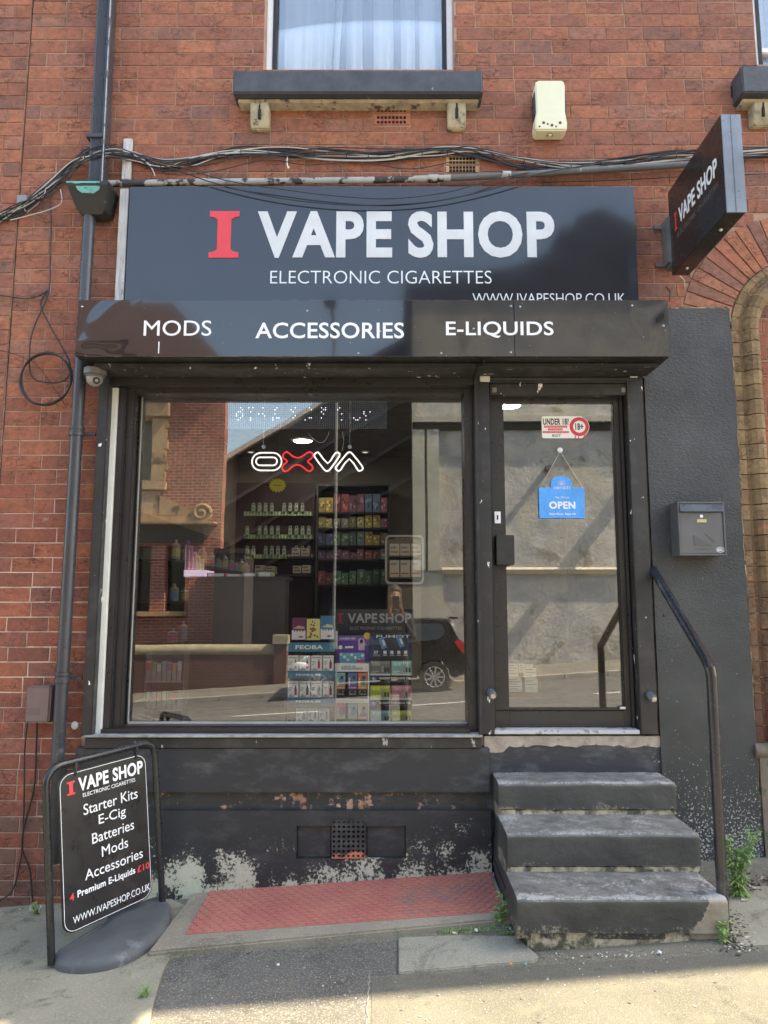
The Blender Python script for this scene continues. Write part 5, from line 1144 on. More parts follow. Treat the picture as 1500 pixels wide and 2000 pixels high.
# --- black stand with device poster ---
YB=.38; tb=P(765,1420,GL+.06).z
BS=thing('display_stand',tuple(P(765,1411,YB)),'black display stand with silver lettered header at the right','display stand')
mb=MB(); r=RC(722,804,1238,1411,YB); mb.box(r[0],r[1],YB,YB+.10,tb,r[3]); mb.build('stand_body',flat((.018,.018,.022),.4),BS)
mb=MB(); mb.pb(723,803,1239,1283,YB-.004,YB-.0005,0); part_text(mb,'FUMOT',735,801,1240,1246,YB-.0044,1,.01)
for (x0,y0,x1,y1,tt) in ((737,1249,758,1263,.35),(772,1249,792,1258,.4)):
    c0=P((x0+x1)/2,(y0+y1)/2,YB-.006); dd=Vector((math.cos(tt),0,math.sin(tt))); ee=Vector((-math.sin(tt),0,math.cos(tt)))
    wv=(X(x1,YB)-X(x0,YB))/2; mb.obox(c0,ee*wv*1.05,dd*wv*.5,(0,.001,0),2); mb.obox(c0+dd*wv*.2+Vector((0,-.0015,0)),ee*wv*.55,dd*wv*.2,(0,.001,0),1)
part_text(mb,'37',730,739,1271,1277,YB-.0044,1,.04); part_text(mb,'FLAVORS',729,741,1278.5,1280.5,YB-.0044,1)
for j in range(4): mb.pb(749+j*13.4,755+j*13.4,1271,1277,YB-.005,YB-.004,1); mb.pb(748+j*13.4,756+j*13.4,1279,1280.2,YB-.0045,YB-.004,1)
mb.build('header_card',[mat('navy_header_card',(.02,.035,.075),.4,var=.6,vs=12),flat((.75,.78,.8)),flat((.12,.26,.50))],BS)
for i,y0 in enumerate((1320,1368)):
    mb=MB(); mb.pb(722,804,y0,y0+15,YB-.022,YB-.001,0); r=[(X(723,YB-.022),Z(y0+1,YB-.022)),(X(738,YB-.022),Z(y0+1,YB-.022)),(X(735.5,YB-.022),Z(y0+13,YB-.022)),(X(725,YB-.022),Z(y0+13,YB-.022))]
    mb.prism(r,(0,YB-.023,0),U,VV,(0,1,0),.001,1); part_text(mb,'fb',727,733,y0+3,y0+9,YB-.0234,2,.01); part_text(mb,'RANDM TORNADO 18K',741,803,y0+2.5,y0+7,YB-.0224,2,.04); part_text(mb,'REFILLABLE E-LIQUID 20MG',751,794,y0+9,y0+11,YB-.0224,3)
    mb.build('header_strip',[flat((.012,.012,.014),.4),flat((.04,.12,.42)),flat((.82,.82,.82)),flat((.4,.4,.4))],BS)
def wide(mb,a,Y):
    x0,x1,z0,z1=a; w=x1-x0; h=z1-z0
    for i in range(9):
        xx=x0+w*(.06+.1*i); mb.prism([(xx,z0+h*.95),(xx+w*.06,z0+h*.95),(xx+w*.03,z0+h*(.62 if i%2 else .74))],(0,Y-.0006,0),U,VV,(0,1,0),.0006,1)
    mb.box(x0+w*.07,x0+w*.42,Y-.0006,Y,z0+h*.26,z0+h*.31,1); mb.box(x0+w*.07,x0+w*.3,Y-.0006,Y,z0+h*.15,z0+h*.19,1); mb.text('18000',x0+w*.07,x0+w*.50,z0+h*.66,z0+h*.9,(0,Y-.0008,0),U,VV,NN,.0006,.02,1)
    for j in range(3):
        q=x0+w*(.56+.14*j); mb.prism(rrect(q,q+w*.10,z0+h*.22,z0+h*(.66 if j==0 else .55),w*.03,3),(0,Y-.001,0),U,VV,(0,1,0),.001,2+(j==0))
    mb.box(x0,x1,Y-.0004,Y,z0,z0+h*.12,4)
wc=[((.16,.165,.17),'dark grey',(.25,.48,.45),'mint green'),((.42,.50,.05),'lime green',(.55,.22,.28),'dusty pink'),((.28,.48,.46),'aqua green',(.48,.54,.08),'yellow green')]
for r_,(y0,y1) in enumerate(((1291,1319),(1339,1367),(1388,1411))):
    for j,x0 in enumerate((723,764.5)):
        c1=wc[r_][j*2]; nm=wc[r_][j*2+1]
        boxgen(x0,x0+39.5,y0,y1,YB-.03,.028,'product_box','%s wide vape box, %s side of %s row on the black stand'%(nm,('left','right')[j],('top','middle','bottom')[r_]),'box',[c1,tuple(min(1,c*1.9+.12) for c in c1),(.03,.03,.04),(.3,.35,.36),(.7,.72,.7)],wide,'wide boxes in the black stand')
# interior lettered panel behind the stands
Yv=.60; mb=MB(); mb.pb(643,808,1190,1239,Yv,Yv+.006,0); solo_=None
r=RC(658,671,1198,1218,Yv); serif_I(mb,r[0],r[1],r[2],r[3],(0,Yv,0),U,VV,NN,.001,1); part_text(mb,'VAPE',679,737,1198,1217,Yv-.0004,2,.03); part_text(mb,'SHOP',741,803,1198,1217,Yv-.0004,2,.03); part_text(mb,'ELECTRONIC CIGARETTES',684,785,1224,1230,Yv-.0004,2,0)
mb.pb(655,660,1239,1420,Yv+.01,Yv+.02,0); mb.pb(790,795,1239,1420,Yv+.01,Yv+.02,0)
solo(mb,'indoor_sign',[flat((.045,.045,.05),.5),flat((.35,.03,.05)),flat((.42,.42,.42))],'dim grey vape shop panel standing behind the display stands','sign')
# ---- counter and what is on it ----
Yk=1.0; r=RC(364,556,1126,1420,Yk); CT=thing('counter',((r[0]+r[1])/2,Yk,FZ),'plain dark grey shop counter front seen through the left of the window','counter')
mb=MB(); mb.box(r[0],r[1],Yk,Yk+.16,FZ,r[3]-.02); mb.build('counter_front',mat('charcoal_laminate',(.075,.062,.06),.5,var=.12),CT,bevel=.003)
mb=MB(); mb.box(r[0]-.004,r[1]+.01,Yk-.015,Yk+.28,r[3]-.02,r[3]); mb.build('worktop',flat((.06,.055,.06),.4),CT,bevel=.003)
ct=r[3]
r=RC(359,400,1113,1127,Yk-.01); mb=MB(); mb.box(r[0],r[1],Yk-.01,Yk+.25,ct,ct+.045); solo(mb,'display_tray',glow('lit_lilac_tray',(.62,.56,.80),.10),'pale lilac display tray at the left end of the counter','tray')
lc=[(.18,.09,.30),(.5,.15,.3),(.35,.3,.5),(.55,.50,.12),(.5,.48,.4)]
for j in range(5):
    r=RC(361+j*7.5,367.5+j*7.5,(1055,1066,1078,1085,1092)[j],1113,Yk+.03*j); mb=MB(); mb.box(r[0],r[1],Yk+.03*j,Yk+.03*j+.02,ct+.045,r[3],0); mb.box(r[0]+.004,r[1]-.004,Yk+.03*j-.001,Yk+.03*j,r[2]+.05,r[3]-.02,1); mb.box(r[0]+.003,r[0]+.008,Yk+.03*j-.0015,Yk+.03*j,ct+.05,r[3]-.03,2)
    solo(mb,'product_box',[flat(lc[j]),flat(tuple(c*.5 for c in lc[j])),flat(pal['w'])],'%s box standing in the lilac tray on the counter'%(('dark purple','pink','violet','yellow','cream')[j]),'box')
for j,(x0,x1,y0,c1,nm) in enumerate(((404,440,1119,(.45,.05,.06),'red'),(442,470,1121,(.55,.55,.52),'white'),(474,500,1119,(.2,.45,.4),'teal'),(503,530,1117,(.45,.5,.3),'pale green'))):
    r=RC(x0,x1,y0,1126,Yk+.05); mb=MB(); mb.box(r[0],r[1],Yk+.05,Yk+.2,ct,r[3],0); mb.box(r[0]+.01,r[1]-.01,Yk+.049,Yk+.05,ct+.003,r[3]-.004,1)
    solo(mb,'packet',[flat(c1),flat(pal['w'])],'flat %s packet lying on the counter top'%nm,'packet')
# ---- shelving ----
SHM=flat((.035,.03,.03),.6)
def unit(name,px0,px1,py0,lab,Y,d,ys,cat='shelves'):
    r=RC(px0,px1,py0,1150,Y); t=thing(name,((r[0]+r[1])/2,Y,FZ),lab,cat); mb=MB()
    mb.box(r[0],r[0]+.02,Y,Y+d,FZ,r[3]); mb.box(r[1]-.02,r[1],Y,Y+d,FZ,r[3]); mb.box(r[0]+.02,r[1]-.02,Y+d-.01,Y+d,FZ,r[3]); mb.box(r[0]+.02,r[1]-.02,Y,Y+d-.01,r[3]-.02,r[3]); mb.build('carcass',SHM,t)
    for y in ys:
        z=Z(y,Y); mb=MB(); mb.box(r[0]+.02,r[1]-.02,Y+.001,Y+d-.01,z-.012,z); mb.build('shelf',SHM,t)
    return r
Yr=4.2
r=unit('shelf_unit',617,761,946,'dark shelf unit of sweets and boxes at the back of the shop',Yr,.4,(1001,1031,1065,1093,1142))
goods=[((965,1000),[((.6,.42,.08),'yellow'),((.5,.06,.07),'red'),((.35,.10,.18),'maroon'),((.10,.22,.38),'blue'),((.5,.18,.22),'pink')]),
((1006,1030),[((.55,.45,.10),'mustard'),((.5,.45,.35),'cream'),((.45,.42,.14),'olive'),((.6,.5,.06),'gold'),((.45,.12,.2),'rose')]),
((1038,1064),[((.10,.14,.35),'navy'),((.15,.3,.14),'green'),((.12,.25,.2),'dark green'),((.6,.42,.04),'amber'),((.28,.2,.12),'brown')]),
((1072,1092),[((.16,.08,.22),'purple'),((.3,.1,.22),'plum'),((.4,.12,.16),'crimson'),((.36,.05,.05),'dark red'),((.5,.5,.48),'white')]),
((1112,1141),[((.35,.05,.06),'red and green'),((.10,.26,.12),'forest green'),((.12,.28,.14),'leaf green'),((.08,.2,.1),'bottle green'),((.14,.22,.12),'moss green')])]
for ri,((y0,y1),cs) in enumerate(goods):
    rg=random.Random(ri*31+5)
    for j in range(9):
        c_,nm=cs[(j*5)//9]; x0=621+j*15.3; kk=rg.uniform(.35,.8); c_=tuple(min(1,(q*.8+.05)*kk) for q in c_)
        def deco(mb,a,Y,j=j,ri=ri):
            x0_,x1_,z0_,z1_=a; w=x1_-x0_; h=z1_-z0_; r4=random.Random(ri*7+j)
            for _ in range(5): q=x0_+w*r4.uniform(.05,.7); s_=z0_+h*r4.uniform(.1,.7); mb.box(q,q+w*.25,Y-.001-.0003*_,Y,s_,s_+h*.18,1+_%2)
            mb.box(x0_,x1_,Y-.0006,Y,z0_+h*.47,z0_+h*.53,3)
        boxgen(x0,x0+rg.uniform(12.5,14.8),y0+rg.choice((0,3,7)),y1,Yr+.03,.2,'sweet_box','%s box, %s from left on the %s shelf of the back wall unit'%(nm,ordi(j),('top','second','third','fourth','lowest')[ri]),'box',[c_,tuple(min(1,q*1.8+.08) for q in c_),tuple(q*.4 for q in c_),(.1,.08,.08)],deco,'boxes on the back shelves')
# hook wall with bottles
Yh=4.4; r=RC(436,612,940,1140,Yh); HW=thing('hook_board',((r[0]+r[1])/2,Yh,FZ),'maroon back wall board with green priced hook rails','display board')
mb=MB(); mb.box(r[0],r[1],Yh+.1,Yh+.14,FZ,r[3]); mb.build('board',flat((.035,.014,.017),.6),HW)
for ri,y in enumerate((1003,1048,1087)):
    mb=MB(); q=RC(476,610,y-4,y+4,Yh); mb.box(q[0],q[1],Yh,Yh+.1,q[2],q[3],0)
    for j in range(22): xx=q[0]+(q[1]-q[0])*(j+.3)/22; mb.box(xx,xx+(q[1]-q[0])*.3/22,Yh-.002,Yh,q[2],q[3],1)
    mb.build('price_rail',[flat((.22,.34,.12)),flat((.5,.55,.45))],HW)
for ri,y in enumerate((990,1035,1074)):
    for j in range(11):
        if (j*7+ri*3)%5==0: continue
        q=P(483+j*12,y,Yh-.02); mb=MB(); h=.075
        mb.box(q.x-.02,q.x+.02,Yh-.03,Yh-.01,q.z-h*.7,q.z+h*.2,0)
        mb.lathe([(.010,-.006),(.018,-.006),(.018,.006),(.010,.006)],(q.x,Yh-.02,q.z+h*.42),(0,1,0),10,0,caps=False); mb.box(q.x-.013,q.x+.013,Yh-.032,Yh-.03,q.z-h*.4,q.z-h*.05,1)
        solo(mb,'hanging_pack',[flat((.35,.38,.33)),flat((.12,.3,.15))],'small pale pack, %s place on the %s hook rail of the back board'%(ordi(j),('top','middle','bottom')[ri]),'pack','packs on the %s hook rail'%(('top','middle','bottom')[ri]))
for i,(x0,y0,y1) in enumerate(((570,1070,1086),(588,1071,1086),(572,1105,1119),(590,1104,1119),(520,1106,1120),(498,1104,1120))):
    boxgen(x0,x0+16,y0,y1,Yh-.25,.2,'stock_box','cream stock box, number %s of six below the hook rails'%ordi(i),'box',[(.40,.36,.30),(.22,.10,.06),(.1,.1,.1)],lambda mb,a,Y:(mb.box(a[0]+.01,a[1]-.01,Y-.001,Y,a[2]+.02,a[2]+.035,1),mb.box(a[0]+.01,a[1]-.03,Y-.001,Y,a[3]-.03,a[3]-.015,2)),'cream boxes below the hook rails')
mb=MB(); q0=P(495,1121,Yh-.25); q1=P(610,1121,Yh-.25); mb.box(q0.x,q1.x,Yh-.26,Yh+.1,q0.z-.02,q0.z-.002); q0=P(495,1087,Yh-.25); mb.box(P(560,1087,Yh-.25).x,q1.x,Yh-.26,Yh+.1,q0.z-.02,q0.z-.002); mb.build('shelf',SHM,HW)
# yellow star notice
mb=MB(); q=P(542,948,2.8); k=16; mb.prism([(q.x+(.085 if i%2 else .068)*math.cos(i*math.pi/k),q.z+(.072 if i%2 else .056)*math.sin(i*math.pi/k)) for i in range(2*k)],(0,2.8,0),U,VV,(0,1,0),.003,0)
mb.text('2 FOR £5',q.x-.045,q.x+.045,q.z-.008,q.z+.014,(0,2.7994,0),U,VV,NN,.0008,.02,1) if False else mb.box(q.x-.04,q.x+.04,2.7985,2.8,q.z-.004,q.z+.004,1)
mb.tube([(q.x,2.801,q.z+.06),(q.x,2.801,CZ)],.001,4,1)
solo(mb,'star_notice',[flat((.75,.68,.05)),flat((.3,.25,.03))],'yellow starburst notice hanging inside below the neon sign','notice')
# cabinet
Yc_=3.6; r=RC(752,828,1045,1141,Yc_); CB_=thing('display_cabinet',((r[0]+r[1])/2,Yc_,FZ),'white rimmed glass cabinet with lit shelves inside at right','cabinet')
mb=MB(); q=rrect(r[0],r[1],r[2],r[3],.05); q2=rrect(r[0]+.02,r[1]-.02,r[2]+.02,r[3]-.02,.04); k=len(q)
vs=[(a_,y,b_) for y in (Yc_,Yc_+.03) for a_,b_ in q]+[(a_,y,b_) for y in (Yc_,Yc_+.03) for a_,b_ in q2]
mb.add(vs,[(i,(i+1)%k,2*k+(i+1)%k,2*k+i) for i in range(k)]+[(i,(i+1)%k,k+(i+1)%k,k+i) for i in range(k)]+[(2*k+i,2*k+(i+1)%k,3*k+(i+1)%k,3*k+i) for i in range(k)])
mb.build('white_rim',flat((.55,.55,.52)),CB_)
mb=MB(); mb.box(r[0]+.03,r[1]-.03,Yc_+.03,Yc_+.4,FZ,r[2]); mb.box(r[0]+.02,r[1]-.02,Yc_+.30,Yc_+.32,r[2],r[3]-.02); mb.build('cabinet_body',flat((.22,.19,.15)),CB_)
mb=MB(); mb.ptext('OXVA',773,808,1050,1054,Yc_-.001,.001,.0); mb.build('lettering',flat((.5,.5,.5)),CB_)
for i,(y0,y1) in enumerate(((1062,1085),(1094,1127))):
    mb=MB(); q=RC(760,823,y1,y1+3,Yc_+.02); mb.box(q[0],q[1],Yc_+.02,Yc_+.3,q[2],q[3]); mb.build('shelf',flat((.1,.09,.08)),CB_)
    for j in range(3): boxgen(761+j*21,780+j*21,y0,y1,Yc_+.04,.1,'product_box','%s %s box inside the white rimmed cabinet'%(('upper','lower')[i],('left','middle','right')[j]),'box',[(.62,.58,.48),(.5,.15,.1),(.3,.3,.3)],lambda mb,a,Y:(mb.box(a[0]+.01,a[1]-.01,Y-.001,Y,a[2]+.03,a[2]+.045,1),mb.box(a[0]+.01,a[1]-.03,Y-.001,Y,a[3]-.05,a[3]-.03,2)),'boxes in the white rimmed cabinet')
# left wall shelves close to the glass
Yl=.55
for (ui,(px0,px1,rows)) in enumerate(((284,356,((1292,1330),(1350,1386))),)):
    r=RC(px0,px1,1280,1411,Yl); t=thing('product_shelves',((r[0]+r[1])/2,Yl,FZ),'pale shelf rack with small boxes at the lower left of the window','shelves')
    mb=MB(); mb.box(r[0]-.005,r[0],Yl,Yl+.12,FZ,r[3]+.01); mb.box(r[1],r[1]+.005,Yl,Yl+.12,FZ,r[3]+.01); mb.box(r[0],r[1],Yl+.115,Yl+.12,FZ,r[3]+.01); mb.build('carcass',flat((.14,.13,.13)),t)
    for y in (1331,1387):
        z=Z(y,Yl); mb=MB(); mb.box(r[0],r[1],Yl,Yl+.115,z-.006,z); mb.build('shelf',flat((.4,.4,.4)),t)
    cc=[((.5,.05,.06),'red'),((.12,.35,.14),'green'),((.5,.5,.45),'white'),((.15,.35,.45),'blue'),((.3,.12,.3),'purple'),((.45,.2,.08),'orange'),((.4,.4,.42),'silver'),((.12,.12,.14),'black')]
    for i,(y0,y1) in enumerate(rows):
        for j in range(7):
            c_,nm=cc[(j+i*3)%8]
            boxgen(286+j*10,294.5+j*10,y0+(j%3)*2,y1,Yl+.01,.04,'product_box','%s slim box on the %s shelf of the lower left rack'%(nm,('upper','lower')[i]),'box',[(.28,.27,.28),c_],lambda mb,a,Y:mb.box(a[0]+.002,a[1]-.002,Y-.001,Y,a[2]+(a[3]-a[2])*.55,a[3]-.006,1),'slim boxes in the lower left rack')
# shelving along the left side wall with pale bottles
LS=thing('side_shelves',(-1.8,2.4,FZ),'tall dark shelving down the left side wall of the shop','shelves')
mb=MB(); 
for z in (1.25,1.55,1.85): mb.box(-1.84,-1.55,1.2,4.2,z-.015,z)
mb.box(-1.849,-1.84,1.2,4.2,FZ,2.2); mb.build('shelf_frame',SHM,LS)
n=0
for zi,z in enumerate((1.25,1.55,1.85)):
    for j in range(11):
        y=1.35+j*.26; h=.10+.05*((j*5+zi)%3)/2; mb=MB(); mb.lathe([(0,0),(.035,0),(.035,h*.7),(.014,h*.82),(.014,h),(0,h)],(-1.60,y,z),(0,0,1),10,0); mb.lathe([(.0355,h*.15),(.0355,h*.55)],(-1.60,y,z),(0,0,1),10,1,caps=False)
        solo(mb,'bottle',[flat((.20,.19,.18)),flat(((.3,.1,.2),(.1,.2,.3),(.35,.3,.1))[(j+zi)%3])],'liquid bottle, %s from the window on the %s shelf of the left side wall'%(ordi(j),('lowest','second','middle','fourth','top')[zi]),'bottle','bottles on the %s side shelf'%('lowest','second','middle','fourth','top')[zi],smooth=True)
# cable mess at the foot of the window
mb=MB(); zq=Z(1410,.2)+.004
for i in range(6):
    x=X(255+i*5,.2); mb.tube([(x+rnd.uniform(0,.03),.20,zq+.02),(x+.06,.22+.02*rnd.random(),zq+.012+rnd.random()*.02),(x+.13,.2,zq+rnd.random()*.02),(x+.2+.05*rnd.random(),.24,zq+.01)],.0018,5,smooth=6)
solo(mb,'loose_cables',CAWH,'tangle of pale cables inside the bottom left of the window','cables',smooth=True)
mb=MB(); q=P(325,1408,.22); mb.box(q.x-.08,q.x+.09,.2,.26,zq-.004,zq+.018); solo(mb,'power_adapter',flat((.015,.015,.018),.5),'black power adapter on the window ledge beside the pale cables','adapter',bevel=.008)
# ---- on the door ----
YG=dY+.014
a=RC(1058,1150,812,857,YG); x0,x1,z0,z1=a; w=x1-x0; h=z1-z0; mb=MB()
mb.prism(rrect(x0,x0+w*.88,z0+h*.02,z1-h*.02,.012),(0,YG-.001,0),U,VV,(0,1,0),.001,0)
c_=(x1-w*.205,z0+h*.52); cir=lambda r,Y,mi:mb.lathe([(0,0),(r,0),(r,.0006),(0,.0006)],(c_[0],Y,c_[1]),(0,-1,0),32,mi)
cir(w*.215,YG-.001,0); cir(w*.205,YG-.0018,1); cir(w*.13,YG-.0026,0)
mb.text('18+',c_[0]-w*.085,c_[0]+w*.085,c_[1]-h*.15,c_[1]+h*.15,(0,YG-.0032,0),U,VV,NN,.0006,.03,2)
mb.text('UNDER 18?',x0+w*.03,x0+w*.575,z0+h*.60,z0+h*.88,(0,YG-.001,0),U,VV,NN,.0006,.03,2)
for (q0,q1,r0,t) in ((.05,.54,.48,'PRODUCTS ONLY SOLD'),(.13,.44,.36,'TO OVER 18S'),(.02,.57,.24,"DON'T SUPPORT SALES TO UNDER 18S")):
    mb.box(x0+w*q0,x0+w*q1,YG-.0018,YG-.001,z0+h*r0,z0+h*(r0+.09),1); mb.text(t,x0+w*(q0+.02),x0+w*(q1-.02),z0+h*(r0+.03),z0+h*(r0+.065),(0,YG-.0018,0),U,VV,NN,.0005,0,0)
mb.text('RIOT',x0+w*.22,x0+w*.40,z0+h*.08,z0+h*.19,(0,YG-.001,0),U,VV,NN,.0005,.02,2)
for dx,l in ((-.10,.1),(-.03,.16),(.09,.1)): mb.box(c_[0]+w*dx,c_[0]+w*(dx+.02),YG-.0016,YG-.001,z0-h*.05*l,z0+h*.2,1)
solo(mb,'sticker',[flat((.80,.79,.76)),flat((.62,.04,.06)),flat((.02,.02,.02))],'white and red under 18 sticker near the top of the door glass','sticker')
YO=dY+.006; OS=thing('open_sign',tuple(P(1098,1012,YO)),'bright blue open sign hanging on a string inside the door','sign')
x0,x1,z0,z1=RC(1053,1142,952,1012,YO); w=x1-x0; h=z1-z0; q=rrect(x0,x1,z0,z1,.006,4); cx=(x0+x1)/2; R0=w*.235
mb=MB(); mb.prism(q,(0,YO,0),U,VV,(0,1,0),.003,0); 
pts=[(cx-R0,z1-.001),(cx+R0,z1-.001)]+[(cx+R0*math.cos(t),z1+.022+R0*math.sin(t)*.75) for t in [math.pi*i/20 for i in range(21)]]
mb.prism(pts,(0,YO,0),U,VV,(0,1,0),.003,0)
mb.build('board',mat('sky_blue_acrylic',(.07,.33,.80),.3,var=.08,vs=12),OS)
mb=MB(); o_=(0,YO-.0003,0)
mb.text('OPEN',x0+w*.22,x0+w*.79,z0+h*.30,z0+h*.54,o_,U,VV,NN,.001,.035); mb.text('Yes, We are',x0+w*.35,x0+w*.66,z0+h*.63,z0+h*.71,o_,U,VV,NN,.0006); mb.text('Enjoy Hayati  Enjoy Life',x0+w*.22,x0+w*.80,z0+h*.09,z0+h*.17,o_,U,VV,NN,.0006,.015); mb.text('HAYATI',x0+w*.33,x0+w*.68,z1-h*.06,z1+h*.03,o_,U,VV,NN,.0006)
for t in (-60,-32,0,32,60):   # lotus petals
    d=Vector((math.sin(R_(t)),0,math.cos(R_(t)))); e=Vector((d.z,0,-d.x)); b0=Vector((cx,YO-.0012,z1+.014)); L=.030 if abs(t)<50 else .026
    lp=[b0,b0+d*L*.35+e*.007,b0+d*L*.7+e*.006,b0+d*L,b0+d*L*.7-e*.006,b0+d*L*.35-e*.007,b0]; mb.tube(lp,.0008,5)
mb.build('lettering',WL,OS)
cc_=P(1094,879,YO); mb=MB(); mb.lathe([(0,0),(.0155,0),(.0155,.002),(.012,.004),(0,.005)],cc_+Vector((0,.004,0)),(0,-1,0),20); mb.build('suction_cup',flat((.7,.7,.67),.3),OS,smooth=True)
mb=MB(); mb.tube([Vector((x0+.008,YO,z1-.004)),cc_-Vector((0,.002,.008))],.0014,6); mb.tube([Vector((x1-.008,YO,z1-.004)),cc_-Vector((0,.002,.008))],.0014,6); mb.build('string',flat((.60,.52,.40),.8),OS)
YS=dY+.045
mb=MB(); mb.pb(990,1057,1290,1362,YS+.03,YS+.034); solo(mb,'cardboard_sheet',mat('brown_cardboard',(.30,.22,.14),.9,var=.1),'brown cardboard panel inside the bottom left of the door','cardboard')
for k_,(x0,x1,y0,y1,rw_,nm) in enumerate(((992,1012,1296,1321,4,'upper left'),(1013,1026,1296,1314,3,'small upper middle'),(1027,1041,1297,1304,1,'tiny upper right'),(1023,1048,1304,1325,3,'overlapping right'),(993,1020,1324,1351,5,'perforated lower left'),(1026,1051,1325,1352,3,'lower right'))):
    a=RC(x0,x1,y0,y1,YS); mb=MB(); ty=YS+.001*k_; mb.box(a[0],a[1],ty,ty+.0008,a[2],a[3],0)
    for j in range(rw_): z=a[3]-(a[3]-a[2])*(j+.8)/(rw_+1); mb.box(a[0]+.004,a[0]+(a[1]-a[0])*(.9 if j%2 else .65),ty-.0004,ty,z-.0015,z+.0015,1)
    if k_==4: mb.text('LTN 8685',a[0]+.006,a[1]-.006,a[2]+.005,a[2]+.012,(0,ty,0),U,VV,NN,.0004,.02,1)
    solo(mb,'paper_note',[flat((.70,.69,.64)),flat((.12,.12,.12))],'%s white paper note stuck at the foot of the door glass'%nm,'note')
# ================= across the road (seen reflected in the glass) =================
def obrick(name,c1,c2,mo,scale=1.0,light=(.4,.3,.25)):
    m,nt,b=newmat(name); p=pos(nt); mp=nd(nt,'Mapping',None,Vector=p,Rotation=(R_(90),0,0)).outputs[0]
    br=nd(nt,'TexBrick',None,Vector=mp,Color1=c4(c1),Color2=c4(c2),Mortar=c4(mo),Scale=1.0,Mortar_Size=.009,Brick_Width=.24,Row_Height=.08)
    c=mix(nt,mrange(nt,noise(nt,p,2.5,5),.4,.7,0,.45),br.outputs[0],(.10,.05,.04))
    nt.links.new(c,b.inputs['Base Color']); b.inputs['Roughness'].default_value=.9; return m
OB=obrick('far_red_brick',(.34,.085,.05),(.22,.055,.037),(.58,.42,.34))
OBD=obrick('far_dark_brick',(.12,.05,.04),(.09,.04,.035),(.16,.12,.10))
SAND=mat('far_sandstone',(.42,.28,.16),.9,var=.3,vs=2.5,col2=(.12,.08,.05),th=.60,c2s=3)
DARKW=flat((.012,.014,.016),.15)
YA_=-14.2
HA=thing('corner_building',(-6,YA_,gz(-6,-14)),'red brick building with sandstone window surround across the road','building')
xe=V(436,900,YA_).x; ez=V(436,735,YA_).z
wx0,wx1=V(225,880,YA_).x,V(298,880,YA_).x; wz0,wz1=V(290,940,YA_).z,V(290,818,YA_).z
gw=[(V(262,1120,YA_).x,V(293,1120,YA_).x,V(280,1195,YA_).z,V(280,1066,YA_).z),(V(321,1120,YA_).x,V(362,1120,YA_).x,V(340,1195,YA_).z,V(340,1066,YA_).z)]
mb=MB(); wallgrid(mb,-18,xe,-3,ez,[(wx0,wx1,wz0,wz1)]+gw,YA_-.35,YA_); mb.prism([(-18,YA_-.351),(xe-.1,YA_-.351),(xe-2.6,YA_-9),(-18,YA_-9)],(0,0,-3),(1,0,0),(0,1,0),(0,0,1),ez+3); mb.build('wall',OB,HA)
mb=MB(); mb.add([(-18,YA_+.3,ez),(xe+.25,YA_+.3,ez),(xe-2.4,YA_-9,ez),(-18,YA_-9,ez),(-15,YA_-4.5,ez+3.6),(xe-2.6,YA_-4.5,ez+3.6)],[(0,1,5,4),(1,2,5),(2,3,4,5),(3,0,4),(0,1,2,3)]); mb.build('roof',mat('far_brown_tile',(.10,.055,.04),.8),HA)
mb=MB(); mb.box(wx0-.02,wx1+.02,YA_-.30,YA_-.28,wz0,wz1)
for g in gw: mb.box(g[0],g[1],YA_-.3,YA_-.28,g[2],g[3])
mb.build('window_pane',DARKW,HA)
mb=MB(); sx=V(325,880,YA_).x
mb.box(wx1,sx,YA_,YA_+.10,wz0,wz1); mb.box(wx0-.5,sx+.1,YA_,YA_+.22,wz1,V(300,780,YA_).z); mb.box(wx0-.5,sx+.06,YA_,YA_+.14,V(300,958,YA_).z,wz0-.0); mb.box(wx0-.6,sx+.22,YA_,YA_+.40,V(300,780,YA_).z,V(300,766,YA_).z)
for i in range(6): mb.box(sx-.02,sx+(.07 if i%2 else .03),YA_,YA_+.09,wz0+(wz1-wz0)*i/6,wz0+(wz1-wz0)*(i+.96)/6)
mb.build('window_surround',SAND,HA,bevel=.02)
cz0,cz1=V(340,1022,YA_).z,V(340,1008,YA_).z; cx=V(428,1015,YA_).x
mb=MB(); mb.box(-18,cx,YA_,YA_+.35,cz0-.05,cz0+.02); mb.box(-18,cx-.3,YA_,YA_+.18,cz0+.02,cz1); mb.box(-18,V(312,980,YA_).x,YA_,YA_+.08,cz1,V(300,960,YA_).z)
pts=[(V(312,1000,YA_).x,cz1)]+[(V(312+i*10,1000,YA_).x,V(312,968+i*4.2,YA_).z) for i in range(9)]+[(V(402,1000,YA_).x,cz1)]
mb.xz(pts,YA_,YA_+.12); mb.build('stone_cornice',SAND,HA,bevel=.02)
c=V(398,1003,YA_); mb=MB(); 
mb.tube([Vector((c.x+(.24-.021*t)*math.cos(t*.9),YA_+.2,c.z+(.24-.021*t)*math.sin(t*.9))) for t in [i*.35 for i in range(30)]],.045,8); mb.lathe([(0,0),(.26,0),(.26,.18),(0,.2)],c,(0,1,0),24); mb.build('scroll',SAND,HA,smooth=True)
mb=MB(); mb.box(-18,cx-.35,YA_,YA_+.12,V(340,1060,YA_).z,cz0-.05); mb.build('shop_fascia',flat((.03,.022,.02),.6),HA)
mb=MB(); mb.box(-18,V(365,1200,YA_).x,YA_,YA_+.12,V(340,1203,YA_).z,V(340,1194,YA_).z); mb.build('sill_band',SAND,HA)
mb=MB(); mb.box(xe+.02,xe+.75,YA_-.5,YA_+.62,-2,2.75); mb.box(xe+.0,xe+.8,YA_-.5,YA_+.66,2.75,2.87); mb.build('shade_block',mat('dark_shade_block',(.03,.025,.025),.9),HA)  # block added to cast shade on the lower storey
